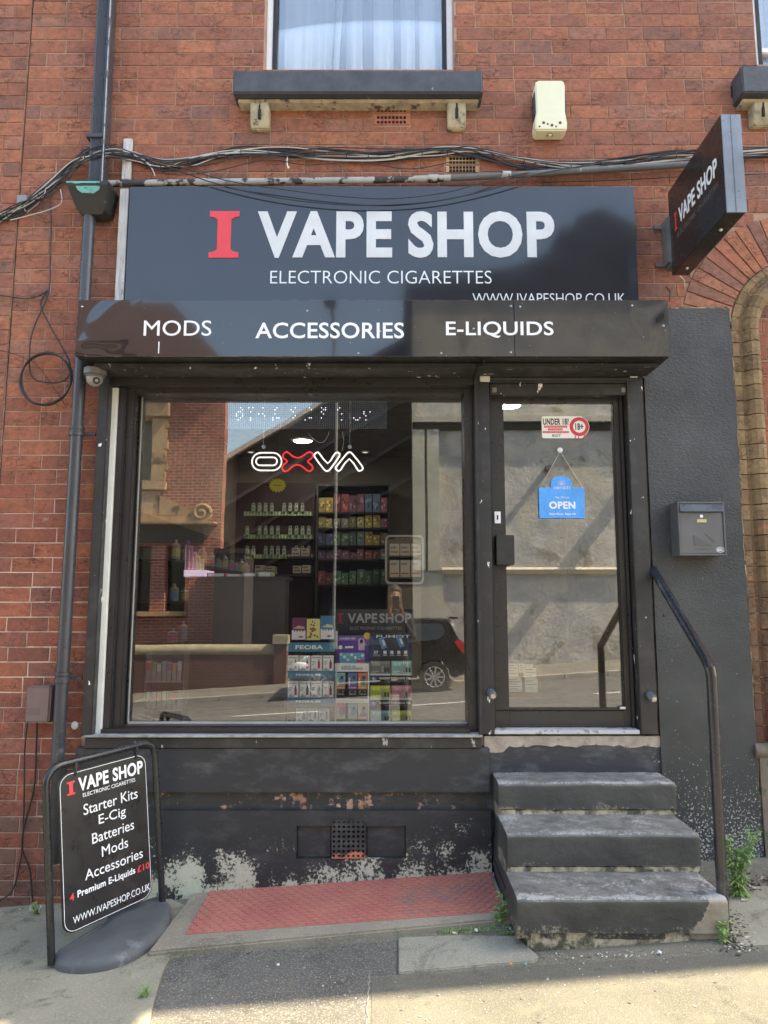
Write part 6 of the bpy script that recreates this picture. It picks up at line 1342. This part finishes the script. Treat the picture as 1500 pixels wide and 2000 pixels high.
# low boundary wall with round coping
LWY=-13.25; LW=thing('low_wall',(-2.5,LWY,gz(-3,-13)),'low dark brick boundary wall with rounded stone coping across the road','wall')
lx1=V(535,1270,LWY).x; lz=V(450,1276,LWY).z
mb=MB(); mb.box(-12,lx1,LWY-.2,LWY+.0,-2,lz); px1=V(560,1270,LWY).x; mb.box(lx1,px1,LWY-.25,LWY+.05,-2,V(548,1258,LWY).z); mb.build('wall',OBD,LW)
mb=MB(); mb.tube([(-12,LWY-.1,lz+.06),(lx1,LWY-.1,lz+.06)],.14,14); mb.box(lx1-.03,px1+.03,LWY-.3,LWY+.1,V(548,1258,LWY).z,V(548,1241,LWY).z); mb.build('coping',mat('far_coping_stone',(.30,.27,.18),.9,var=.2),LW,smooth=True)
# gabled hall standing in shade, its darkness put into the wall colour
YH=-17.5; DH=thing('gabled_hall',(0,YH,gz(0,-14)),'dark gabled hall with a white barge board across the road','building')
g0=V(400,926,YH); g1=V(640,785,YH); sl=(g1.z-g0.z)/(g1.x-g0.x); xr=V(900,700,YH).x
pts=[(g0.x-1,-3),(xr,-3),(xr,g0.z+sl*(xr-g0.x)),(g0.x-1,g0.z-sl)]
mb=MB(); mb.xz(pts,YH-10,YH); mb.build('wall',mat('shade_dark_wall',(.025,.022,.022),.95,var=.3,vs=1.5),DH)
d=Vector((1,0,sl)).normalized(); e=Vector((-d.z,0,d.x)); 
mb=MB(); a=Vector((g0.x-1,YH+.1,g0.z-sl)); b_=Vector((g1.x,YH+.1,g1.z)); mb.obox((a+b_)/2+e*.05,d*((b_-a).length/2),(0,.12,0),e*.07); mb.build('barge_board',flat((.55,.55,.52),.6),DH)
mb=MB(); b2=Vector((xr,YH+.1,g0.z+sl*(xr-g0.x))); mb.obox((b_+b2)/2+e*.05,d*((b2-b_).length/2),(0,.3,0),e*.08)
for k_ in range(3): mb.obox((a+b2)/2-e*(1.2+k_*1.1),d*((b2-a).length/2),(0,.06,0),e*.05)
mb.build('roof_edge',flat((.06,.06,.065),.6),DH)
# rendered wall with pilasters
YR=-13.9; RWt=thing('rendered_building',(4,YR,gz(4,-13.9)),'flaking grey rendered building with pilasters opposite the door','building')
m,nt,b=newmat('flaking_grey_render'); p=pos(nt); 
f1=noise(nt,p,2.0,8,.65); f2=noise(nt,p,.8,4); f3=noise(nt,p,1.3,10,.7,.8)
c=mix(nt,mrange(nt,f1,.40,.6),(.50,.48,.44),(.34,.34,.33)); c=mix(nt,mrange(nt,f2,.50,.66,0,.75),c,(.50,.46,.37))
c=mix(nt,mrange(nt,f3,.585,.61,0,.7),c,(.21,.185,.14)); nt.links.new(c,b.inputs['Base Color']); b.inputs['Roughness'].default_value=.95
bn=nd(nt,'Bump',None,Strength=1.0,Distance=.05,Height=math_(nt,'ADD',math_(nt,'MULTIPLY',f3,1.0),math_(nt,'MULTIPLY',noise(nt,p,12,6,.6),.35))); nt.links.new(bn.outputs[0],b.inputs['Normal']); FR=m
xw0=V(806,1000,YR).x; wt=V(900,600,YR).z
mb=MB(); mb.box(xw0,11,YR-.5,YR,-3,wt); mb.build('wall',FR,RWt)
mb=MB(); zb1=V(850,842,YR).z; zl=V(850,1115,YR).z
for a_,b_ in ((806,829),(834,857)): mb.box(V(a_,900,YR).x,V(b_,900,YR).x,YR,YR+.14,zl,zb1)
mb.box(xw0,V(862,900,YR).x,YR,YR+.07,-1,zl); mb.build('pilaster',mat('pilaster_render',(.42,.41,.34),.9,var=.15,vs=1.2,col2=(.52,.52,.50),th=.62,c2s=3),RWt)
mb=MB(); mb.box(xw0,11,YR+.0,YR+.20,V(900,828,YR).z,V(900,826,YR).z+.12)
mb.build('cornice',mat('cornice_render',(.42,.40,.34),.9),RWt)
mb=MB(); mb.box(xw0,11,YR,YR+.09,zb1+.0,V(900,829,YR).z); mb.build('dark_band',flat((.03,.03,.03),.8),RWt)
mb=MB(); mb.prism([(YR,zl-.12),(YR+.10,zl-.08),(YR+.14,zl+.02),(YR+.06,zl+.07),(YR,zl+.08)],(V(862,1100,YR).x,0,0),(0,1,0),(0,0,1),(1,0,0),9.5); mb.build('ledge',mat('cream_ledge',(.48,.43,.33),.8,var=.15,vs=3),RWt,smooth=True)
mb=MB()
q=V(1066,918,YR); mb.tube([q,q+Vector((0,.30,0))],.075,12); mb.build('pipe_stub',flat((.12,.12,.12),.6),RWt,smooth=True)
mb=MB(); q=V(1290,860,YR); mb.box(q.x-.10,q.x+.12,YR,YR+.95,q.z-.14,q.z+.14); mb.build('projecting_beam',flat((.2,.2,.19),.7),RWt)
# roof and chimney of the rendered building
mb=MB(); zr=wt; pts=[(xw0-.2,zr),(11,zr),(11,zr+1.2),(6.7,zr+1.9),(5.5,zr+2.5),(4.85,zr+2.3),(4.8,zr+1.6),(3.2,zr+.9),(xw0-.2,zr+.45)]
mb.xz(pts,YR-6,YR+.1); mb.build('roof',mat('far_dark_slate',(.035,.032,.035),.9),RWt)  # roof outline in a near-black tone
mb=MB(); mb.box(xw0+4.3,xw0+5.3,YR-2.5,YR-1.5,zr+1.0,zr+2.6); mb.box(xw0+4.2,xw0+5.4,YR-2.6,YR-1.4,zr+2.6,zr+2.8); mb.build('chimney',OBD,RWt)
# lamp post
Yq=-12.0; q=V(652,1300,Yq); LP=thing('lamp_post',(q.x,Yq,gz(q.x,Yq)),'tall thin grey lamp post on the far pavement','lamp post')
mb=MB(); mb.tube([(q.x,Yq,gz(q.x,Yq)),(q.x,Yq,7.5)],.036,12); mb.tube([(q.x,Yq,gz(q.x,Yq)),(q.x,Yq,gz(q.x,Yq)+1.2)],.09,12); mb.build('column',flat((.16,.165,.17),.5),LP,smooth=True)
mb=MB(); mb.tube([(q.x,Yq,7.4),(q.x,Yq+.6,7.7),(q.x,Yq+1.0,7.72)],.04,8); mb.obox((q.x,Yq+1.25,7.72),(.12,0,0),(0,.3,0),(0,0,.06)); mb.build('lamp_head',flat((.16,.165,.17),.5),LP,bevel=.01)

# ================= parked hatchback =================
YK=-10.55   # side facing the shop
rw_=V(848,1328,YK); rx=rw_.x; gr=gz(rx,YK); sl_=.065
fx=V(536,1300,YK).x
WBASE=2.33; CAR=thing('parked_car',(rx-WBASE/2,YK-.8,gr),'small black hatchback parked at the far kerb','car')
def cpt(x,z): return (rx+x, gr+z+sl_*x)   # x forward is negative (car faces left)
carm=mat('black_car_paint',(.012,.013,.018),.25,var=.05,vs=3,coat=1); gm_=flat((.02,.025,.03),.05)
half=.80
prof=[(.62,.30),(.66,.45),(.645,.70),(.60,.92),(.50,1.10),(.40,1.32),(.33,1.41),(-.2,1.47),(-.75,1.45),(-1.15,1.33),(-1.75,.98),(-2.2,.90),(-2.62,.80),(-2.86,.66),(-2.93,.48),(-2.90,.26),(-2.70,.22)]
def arch_(cx,r=.345):
    return [(cx-r*math.cos(math.pi*i/10),.29+r*math.sin(math.pi*i/10)) for i in range(11)]
low=[(-2.70,.22)]+arch_(-WBASE)+arch_(0)+[(.40,.24),(.62,.30)]
outl=prof[:-1]+low[:-1]
mb=MB()
def inset(z): return .0 if z<.95 else (z-.95)*.42
# body built as a skin: outline at several depths
layers=[(0.0,.035),(.035,.0),(.8,.0),(1.565,.0),(1.60,.035)]
k=len(outl); vs=[]
for (d,sh) in ((0,.045),(.05,0),(1.55,0),(1.60,.045)):
    for (x,z) in outl:
        cx,cz=-1.15,.75; side=-1 if d<.8 else 1
        yy=YK-d; ins_=inset(z); yy+= (-ins_ if d<.8 else ins_)
        q=cpt(cx+(x-cx)*(1-sh*.6),cz+(z-cz)*(1-sh)); vs.append((q[0],yy,q[1]))
mb.add(vs,[list(range(k)),list(range(3*k,4*k))]+[(j*k+i,j*k+(i+1)%k,(j+1)*k+(i+1)%k,(j+1)*k+i) for j in range(3) for i in range(k)])
mb.build('body',carm,CAR,smooth=True)
def sidewin(pts,nm):
    for sgn in (0,1):
        mb=MB(); vs=[]
        for x,z in pts:
            q=cpt(x,z); y=(YK-inset(z)+.006) if not sgn else (YK-1.6+inset(z)-.006); vs.append((q[0],y,q[1]))
        n=len(vs); vs+=[(a_,y+(-.02 if not sgn else .02),c_) for a_,y,c_ in vs]; mb.add(vs,[list(range(n)),list(range(n,2*n))]+[(i,(i+1)%n,n+(i+1)%n,n+i) for i in range(n)]); mb.build(nm,gm_,CAR)
sidewin([(-1.52,.99),(-.72,.99),(-.72,1.38),(-1.05,1.31)],'front_side_window'); sidewin([(-.66,.99),(.10,1.02),(.24,1.14),(.16,1.33),(-.66,1.385)],'rear_side_window')
for x0 in (-WBASE,0):
    for y0,dr in ((YK+.01,1),(YK-1.61,-1)):
        q=cpt(x0,.29); c=Vector((q[0],y0,q[1])); mb=MB(); mb.lathe([(.20,-.18),(.29,-.17),(.30,-.10),(.30,-.03),(.285,.0),(.205,.0)],c,(0,dr,0),32); w_=mb.build('wheel',flat((.02,.02,.02),.8),CAR,smooth=True)
        mb=MB(); mb.lathe([(.175,-.02),(.205,-.02),(.205,.004),(.195,.006),(.175,-.005)],c,(0,dr,0),32,caps=False); mb.lathe([(0,0),(.04,0),(.04,.006),(0,.008)],c,(0,dr,0),12)
        for i in range(9):
            t=2*math.pi*i/9; d=Vector((math.cos(t),0,math.sin(t))); e=Vector((-d.z,0,d.x)); mb.obox(c+d*.11,d*.08,e*.018,(0,.008,0))
        mb.build('rim',mat('alloy_rim',(.55,.55,.57),.3,metal=.6),w_,smooth=True)
mb=MB(); q=[cpt(x,z) for x,z in ((.52,.98),(.63,.90),(.655,.72),(.60,.68),(.46,.86),(.40,.95))]; mb.prism(q,(0,YK+.004,0),U,VV,(0,-1,0),.03); mb.build('tail_light',flat((.55,.02,.03),.15),CAR,bevel=.005)
mb=MB(); q=[cpt(x,z) for x,z in ((.52,.98),(.63,.90),(.655,.72),(.60,.68),(.46,.86),(.40,.95))]; mb.prism(q,(0,YK-1.574,0),U,VV,(0,-1,0),.03); mb.build('tail_light',flat((.55,.02,.03),.15),CAR,bevel=.005)
for yy in (YK-.02,YK-1.55):
    mb=MB(); q=cpt(-2.68,.68); mb.ball((q[0],yy,q[1]),(.17,.04,.075),8); mb.build('headlight',flat((.6,.62,.65),.1),CAR,smooth=True)
mb=MB(); q=[cpt(x,z) for x,z in ((.36,1.40),(.52,1.40),(.50,1.44),(.33,1.455))]; mb.prism(q,(0,YK-.25,0),U,VV,(0,-1,0),1.1); mb.build('roof_spoiler',carm,CAR)
mb=MB(); q=cpt(-1.42,1.0); mb.ball((q[0],YK+.09,q[1]),(.06,.09,.06),8); mb.build('door_mirror',carm,CAR,smooth=True)

# ================= the photographer =================
PX,PY=.03,-4.42; pg=gz(PX,PY)-.0 if PY>=-4.4 else gz(PX,-4.39)
pg=gz(PX,-4.39)
PE=thing('person',(PX,PY,pg),'person in dark clothes holding up a phone, reflected in the shop window','person')
def skin(name,pts,edges,mt,root=0,sub=2,parent=PE):
    me=bpy.data.meshes.new(name); o=Vector(parent['_o']); me.from_pydata([Vector(p[:3])-o for p in pts],edges,[]); me.materials.append(mt)
    ob=bpy.data.objects.new(name,me); S.collection.objects.link(ob); ob.parent=parent; ob['_o']=tuple(o)
    md=ob.modifiers.new('skin','SKIN'); 
    for i,p in enumerate(pts):
        sv=me.skin_vertices[0].data[i]; sv.radius=(p[3],p[4] if len(p)>4 else p[3]); sv.use_root=(i==root)
    s2=ob.modifiers.new('sub','SUBSURF'); s2.levels=sub; s2.render_levels=sub
    for q in me.polygons: q.use_smooth=True
    md.use_smooth_shade=True
    return ob
def pp_(x,y,z,*r): return (PX+x,PY+y,pg+z)+r
DK=mat('dark_clothing',(.015,.015,.018),.9); SK=mat('skin',(.22,.10,.06),.6,var=.08)
body=[pp_(0,0,.95,.15,.11),pp_(0,0,1.15,.14,.10),pp_(0,0,1.34,.16,.10),pp_(0,.0,1.46,.06,.06),pp_(0,.02,1.50,.052,.052),
 pp_(-.10,0,.86,.085),pp_(-.11,.02,.48,.058),pp_(-.11,-.02,.09,.042),pp_(-.12,.12,.04,.035),pp_(.10,0,.86,.085),pp_(.11,.02,.48,.058),pp_(.11,-.02,.09,.042),pp_(.12,.12,.04,.035),
 pp_(-.17,0,1.38,.06),pp_(-.22,.08,1.12,.046),pp_(-.07,.28,1.36,.033),pp_(.17,0,1.38,.06),pp_(.23,.08,1.12,.046),pp_(.08,.27,1.38,.033)]
skin('clothed_body',body,[(0,1),(1,2),(2,3),(3,4),(0,5),(5,6),(6,7),(7,8),(0,9),(9,10),(10,11),(11,12),(2,13),(13,14),(14,15),(2,16),(16,17),(17,18)],DK)
mb=MB(); mb.ball((PX,PY+.03,pg+1.62),(.075,.095,.115),14); mb.ball((PX,PY+.125,pg+1.60),(.013,.02,.02),6); mb.ball((PX-.076,PY+.03,pg+1.62),(.012,.02,.03),6); mb.ball((PX+.076,PY+.03,pg+1.62),(.012,.02,.03),6); mb.obox((PX,PY+.118,pg+1.562),(.025,0,0),(0,.006,0),(0,0,.005))
mb.lathe([(.05,0),(.045,.12)],(PX,PY+.01,pg+1.46),(0,0,1),12); mb.build('head',SK,PE,smooth=True)
mb=MB(); mb.ball((PX,PY+.0,pg+1.65),(.092,.100,.118),12); mb.ball((PX,PY-.03,pg+1.54),(.10,.08,.14),12); mb.ball((PX,PY+.055,pg+1.695),(.078,.06,.05),10); mb.build('hair',flat((.015,.01,.008),.6),PE,smooth=True)
for sx in (-1,1):
    mb=MB(); mb.ball((PX+sx*.03,PY+.118,pg+1.622),(.013,.008,.008),6); mb.build('eye',flat((.5,.48,.45),.2),PE,smooth=True)
# hands: palm and five fingers each, closed on the phone
phc=Vector((PX+.02,-4.035,1.535))
for sgn,wr in ((-1,Vector(body[15][:3])),(1,Vector(body[18][:3]))):
    ed=phc+Vector((sgn*.040,.0,-.03 if sgn<0 else -.04)); palm=wr.lerp(ed,.62)+Vector((sgn*.012,-.01,0))
    pts=[tuple(wr)+(.024,),tuple(wr.lerp(palm,.5))+(.028,.018),tuple(palm)+(.03,.015)]; edg=[(0,1),(1,2)]
    for f in range(4):
        L=(.9,1.0,.95,.78)[f]; b0=palm+Vector((sgn*.004,.01,.022-.015*f)); k1=b0+Vector((sgn*.012*L,.03*L,.016-.004*f)); k2=k1+Vector((-sgn*.006,.024*L,.010)); k3=k2+Vector((-sgn*.022*L,.010,.004))
        n=len(pts); pts+=[tuple(b0)+(.0095,),tuple(k1)+(.0085,),tuple(k2)+(.008,),tuple(k3)+(.0065,)]; edg+=[(2,n),(n,n+1),(n+1,n+2),(n+2,n+3)]
    n=len(pts); t0=palm+Vector((-sgn*.012,-.008,.014)); t1=t0+Vector((-sgn*.004,.014,.03)); t2=t1+Vector((-sgn*.012,.016,.018)); pts+=[tuple(t0)+(.011,),tuple(t1)+(.0095,),tuple(t2)+(.008,)]; edg+=[(1,n),(n,n+1),(n+1,n+2)]
    skin('hand',pts,edg,SK,0,1)
PH=thing('phone',tuple(phc-Vector((0,0,.075))),'black phone held upright by the reflected person','phone')
mb=MB(); mb.obox(phc,(.037,0,0),(0,.004,0),(0,0,.075)); mb.build('phone_body',flat((.012,.012,.014),.2),PH,bevel=.004)
mb=MB(); 
for dx,dz in ((.018,.055),(.018,.035),(.003,.045)): mb.lathe([(0,0),(.0075,0),(.0075,.003),(0,.003)],phc+Vector((dx,.004,dz)),(0,1,0),14)
mb.build('camera_lens',flat((.02,.02,.03),.05),PH)

# ================= weeds, grit and litter =================
LEAF=[mat('weed_leaf_green',(.14,.27,.06),.6,var=.3,vs=40),mat('weed_leaf_pale',(.22,.33,.09),.6,var=.2,vs=40)]
STEMM=flat((.16,.20,.07),.7)
def leaf(mb,o,d,L,w,bend=.3,mi=0):
    d=Vector(d).normalized(); s=d.cross(Vector((0,0,1))); s=s.normalized() if s.length>.01 else Vector((1,0,0)); up=Vector((0,0,1))
    pts=[]; 
    for t,ww in ((0,.25),(.3,.9),(.6,1),(.85,.5),(1,.05)):
        p=Vector(o)+d*L*t-up*bend*L*t*t; pts.append((p-s*w*ww/2,p+up*w*.12,p+s*w*ww/2))
    vs=[q for p in pts for q in p]; mb.add(vs,[(i*3+j,i*3+j+1,i*3+j+4,i*3+j+3) for i in range(4) for j in range(2)],mi)
def weed(px,py,h,spread,nst,lab,LL,ww,seed,Yf=None,per=26,lean=(0,0)):
    r=random.Random(seed); g=G(px,py); g.z=gz(g.x,g.y); t=thing('weed',tuple(g),lab,'weed'); st=MB(); lf=MB()
    for s in range(nst):
        a=r.uniform(0,6.28); rr=r.uniform(.1,1)*spread; hh=h*r.uniform(.55,1) if s else h
        tip=g+Vector((rr*math.cos(a)+lean[0]*hh,rr*math.sin(a)*.6+lean[1]*hh,hh)); mid=g.lerp(tip,.5)+Vector((-lean[0]*hh*.2,0,hh*.05))
        path=crom([g+Vector((r.uniform(-.01,.01),r.uniform(-.01,.01),0)),mid,tip],5); st.tube(path,.0022,5,rr=[.0028*(1-.6*i/len(path)) for i in range(len(path))])
        for i in range(per):
            f=.12+.88*(i/per); k_=min(len(path)-1,int(f*(len(path)-1))); o=path[k_]+Vector((r.uniform(-.004,.004),r.uniform(-.004,.004),r.uniform(-.01,.01)))
            an=r.uniform(0,6.28); el=r.uniform(.1,.9); lf.__class__
            leaf(lf,o,(math.cos(an),math.sin(an),el),LL*r.uniform(.5,1.1)*(1.1-.4*f),ww*r.uniform(.7,1.2),r.uniform(.1,.7),1 if r.random()<.35 else 0)
    st.build('stem',STEMM,t); lf.build('foliage',LEAF,t); return t
weed(1440,1752,.30,.085,11,'tall feathery green weed growing at the right of the steps',.065,.0075,1,per=46,lean=(.20,.1))
weed(1412,1842,.10,.03,4,'small leafy weed at the right corner of the bottom step',.035,.014,2,per=8)
weed(982,1806,.13,.035,4,'broad leafed weed between the red hatch and the steps',.05,.015,3,per=9,lean=(-.1,0))
weed(283,1950,.04,.03,5,'low weed in the pavement joint at bottom left',.03,.004,4,per=12)
weed(72,1788,.05,.05,6,'low weed against the bricks behind the pavement sign',.03,.008,5,per=9)
weed(398//2+60,1782,.04,.03,4,'small green sprout beside the left foot of the pavement sign',.025,.008,6,per=7)
r=random.Random(11); mb=MB()
def strip(mb,pix,n,LL,ww,wid):
    for _ in range(n):
        t=r.random()*(len(pix)-1); i=int(t); f=t-i; a=pix[i]; b=pix[i+1]; g=G(a[0]+(b[0]-a[0])*f+r.gauss(0,wid),a[1]+(b[1]-a[1])*f+r.gauss(0,wid*.3)); g.z=gz(g.x,g.y)
        an=r.uniform(0,6.28); leaf(mb,g,(math.cos(an),math.sin(an),r.uniform(.4,1.5)),LL*r.uniform(.5,1.2),ww,r.uniform(.1,.6),r.random()<.4)
strip(mb,[(860,1822),(905,1820),(965,1812)],190,.022,.004,10); strip(mb,[(330,1872),(380,1866)],40,.012,.003,8); strip(mb,[(270,1952),(286,1930)],90,.02,.003,4); strip(mb,[(105,1984),(125,1984)],50,.02,.003,5)
strip(mb,[(980,1822),(1010,1826)],60,.018,.004,8); strip(mb,[(760,1835),(860,1826)],60,.010,.003,8)
mossy=structure(mb,'grass',LEAF,'stuff')
def chips(name,specs,mats,kind='stuff'):
    mb=MB()
    for (pix,n,wid,s0,s1,mi) in specs:
        for _ in range(n):
            t=r.random()*(len(pix)-1); i=int(t); f=t-i; a=pix[i]; b=pix[i+1]; g=G(a[0]+(b[0]-a[0])*f+r.gauss(0,wid),a[1]+(b[1]-a[1])*f+r.gauss(0,wid*.4))
            g.z=gz(g.x,g.y)+.004; s=r.uniform(s0,s1); an=r.uniform(0,3.14); d=Vector((math.cos(an),math.sin(an),.1)); e=Vector((-d.y,d.x,.2*r.random()))
            mb.obox(g,d*s,e*s*r.uniform(.25,.7),(0,0,s*.22),r.choice(mi))
    return structure(mb,name,mats,kind)
r=random.Random(77); mb=MB()
for _ in range(36):
    g=G(r.uniform(330,1500),r.uniform(1880,2050)) if _%3 else G(r.uniform(0,320),r.uniform(1800,2000)); g.z=gz(g.x,g.y)+.003; s=r.uniform(.003,.007)
    mb.add([(g.x+s*math.cos(t)*r.uniform(.8,1.2),g.y+s*math.sin(t)*r.uniform(.8,1.2),g.z+.065*s*math.cos(t)+.001) for t in [i*math.pi/5 for i in range(10)]],[list(range(10))],r.choice((0,0,1)))
structure(mb,'gum_spots',[flat((.10,.095,.08),.9),flat((.26,.24,.20),.9)],'stuff')
GRIT=[flat((.06,.055,.045),.95),flat((.50,.48,.43),.9),flat((.22,.19,.14),.9),flat((.12,.15,.07),.9),flat((.33,.20,.11),.9)]
chips('grit',[([(1430,1790),(1440,1830),(1450,1860)],260,14,.002,.009,(0,0,0,1,2,2)),([(1440,1740),(1490,1720),(1540,1715)],200,18,.002,.009,(0,0,1,2,4)),([(975,1715),(985,1790),(1010,1830)],200,6,.002,.006,(0,0,2,1,3)),([(410,1745),(600,1732),(950,1706)],160,6,.001,.004,(0,2,2,1)),
 ([(0,1782),(60,1776),(110,1772)],160,14,.003,.010,(0,2,2,1,3)),([(325,1790),(350,1760)],90,7,.002,.005,(0,2)),([(1040,1866),(1200,1868),(1400,1858)],120,10,.0015,.005,(1,2,2)),([(350,1868),(600,1858),(980,1824)],160,7,.001,.004,(0,2,3,3)),([(350,1930),(900,1960),(1400,1880)],170,60,.001,.0035,(1,2,1)),([(50,1900),(250,1960)],60,50,.001,.003,(1,2,0))],GRIT)
def bit(px,py,lab,col,kind,sz=.01,cat='litter',hatch=0):
    g=G(px,py); g.z=gz(g.x,g.y)+.012+hatch; mb=MB(); rr=random.Random(px)
    if kind=='butt':
        an=rr.uniform(-.8,.8); d=Vector((math.cos(an),math.sin(an),0)); mb.tube([g-d*.010,g+d*.006],.0036,8); mb.tube([g+d*.006,g+d*.014],.0037,8,1); return solo(mb,'cigarette_end',[flat((.75,.73,.68)),flat((.55,.32,.14))],lab,'cigarette end')
    mb.ball(g,(sz,sz*.7,sz*.6),6)
    mb.v=[p+Vector((rr.uniform(-1,1),rr.uniform(-1,1),rr.uniform(-1,1)))*sz*.3 for p in mb.v]
    return solo(mb,'litter',flat(col,.5),lab,cat)
bit(316,1856,'crumpled pale blue wrapper beside the pavement sign foot',(.45,.55,.68),'w',.014)
bit(963,1712,'crumpled silver foil in the corner beside the steps',(.6,.62,.66),'w',.013)
bit(888,1828,'cigarette end in the grass below the red hatch',None,'butt'); bit(930,1822,'white paper scrap in the grass below the red hatch',(.75,.75,.72),'w',.008)
bit(543,1890,'white scrap on the asphalt below the red hatch',(.7,.7,.68),'w',.006); bit(1288,1866,'flattened pale paper in front of the bottom step',(.68,.68,.66),'w',.009)
bit(1453,1763,'cigarette end beside the tall weed',None,'butt'); bit(1475,1740,'cigarette end by the plinth at far right',None,'butt'); bit(175,1872,'pale scrap on the concrete by the sign foot',(.6,.58,.5),'w',.006) if False else None
bit(998,1889,'orange scrap on the asphalt near the slab',(.7,.30,.03),'w',.005); bit(1027,1889,'turquoise scrap on the asphalt near the slab',(.1,.5,.5),'w',.004)
bit(70,1782,'lump of pale stone against the bricks at left',(.40,.39,.36),'w',.028,'stone')
for o in S.objects:
    for k in ('_o','_own'):
        if k in o: del o[k]
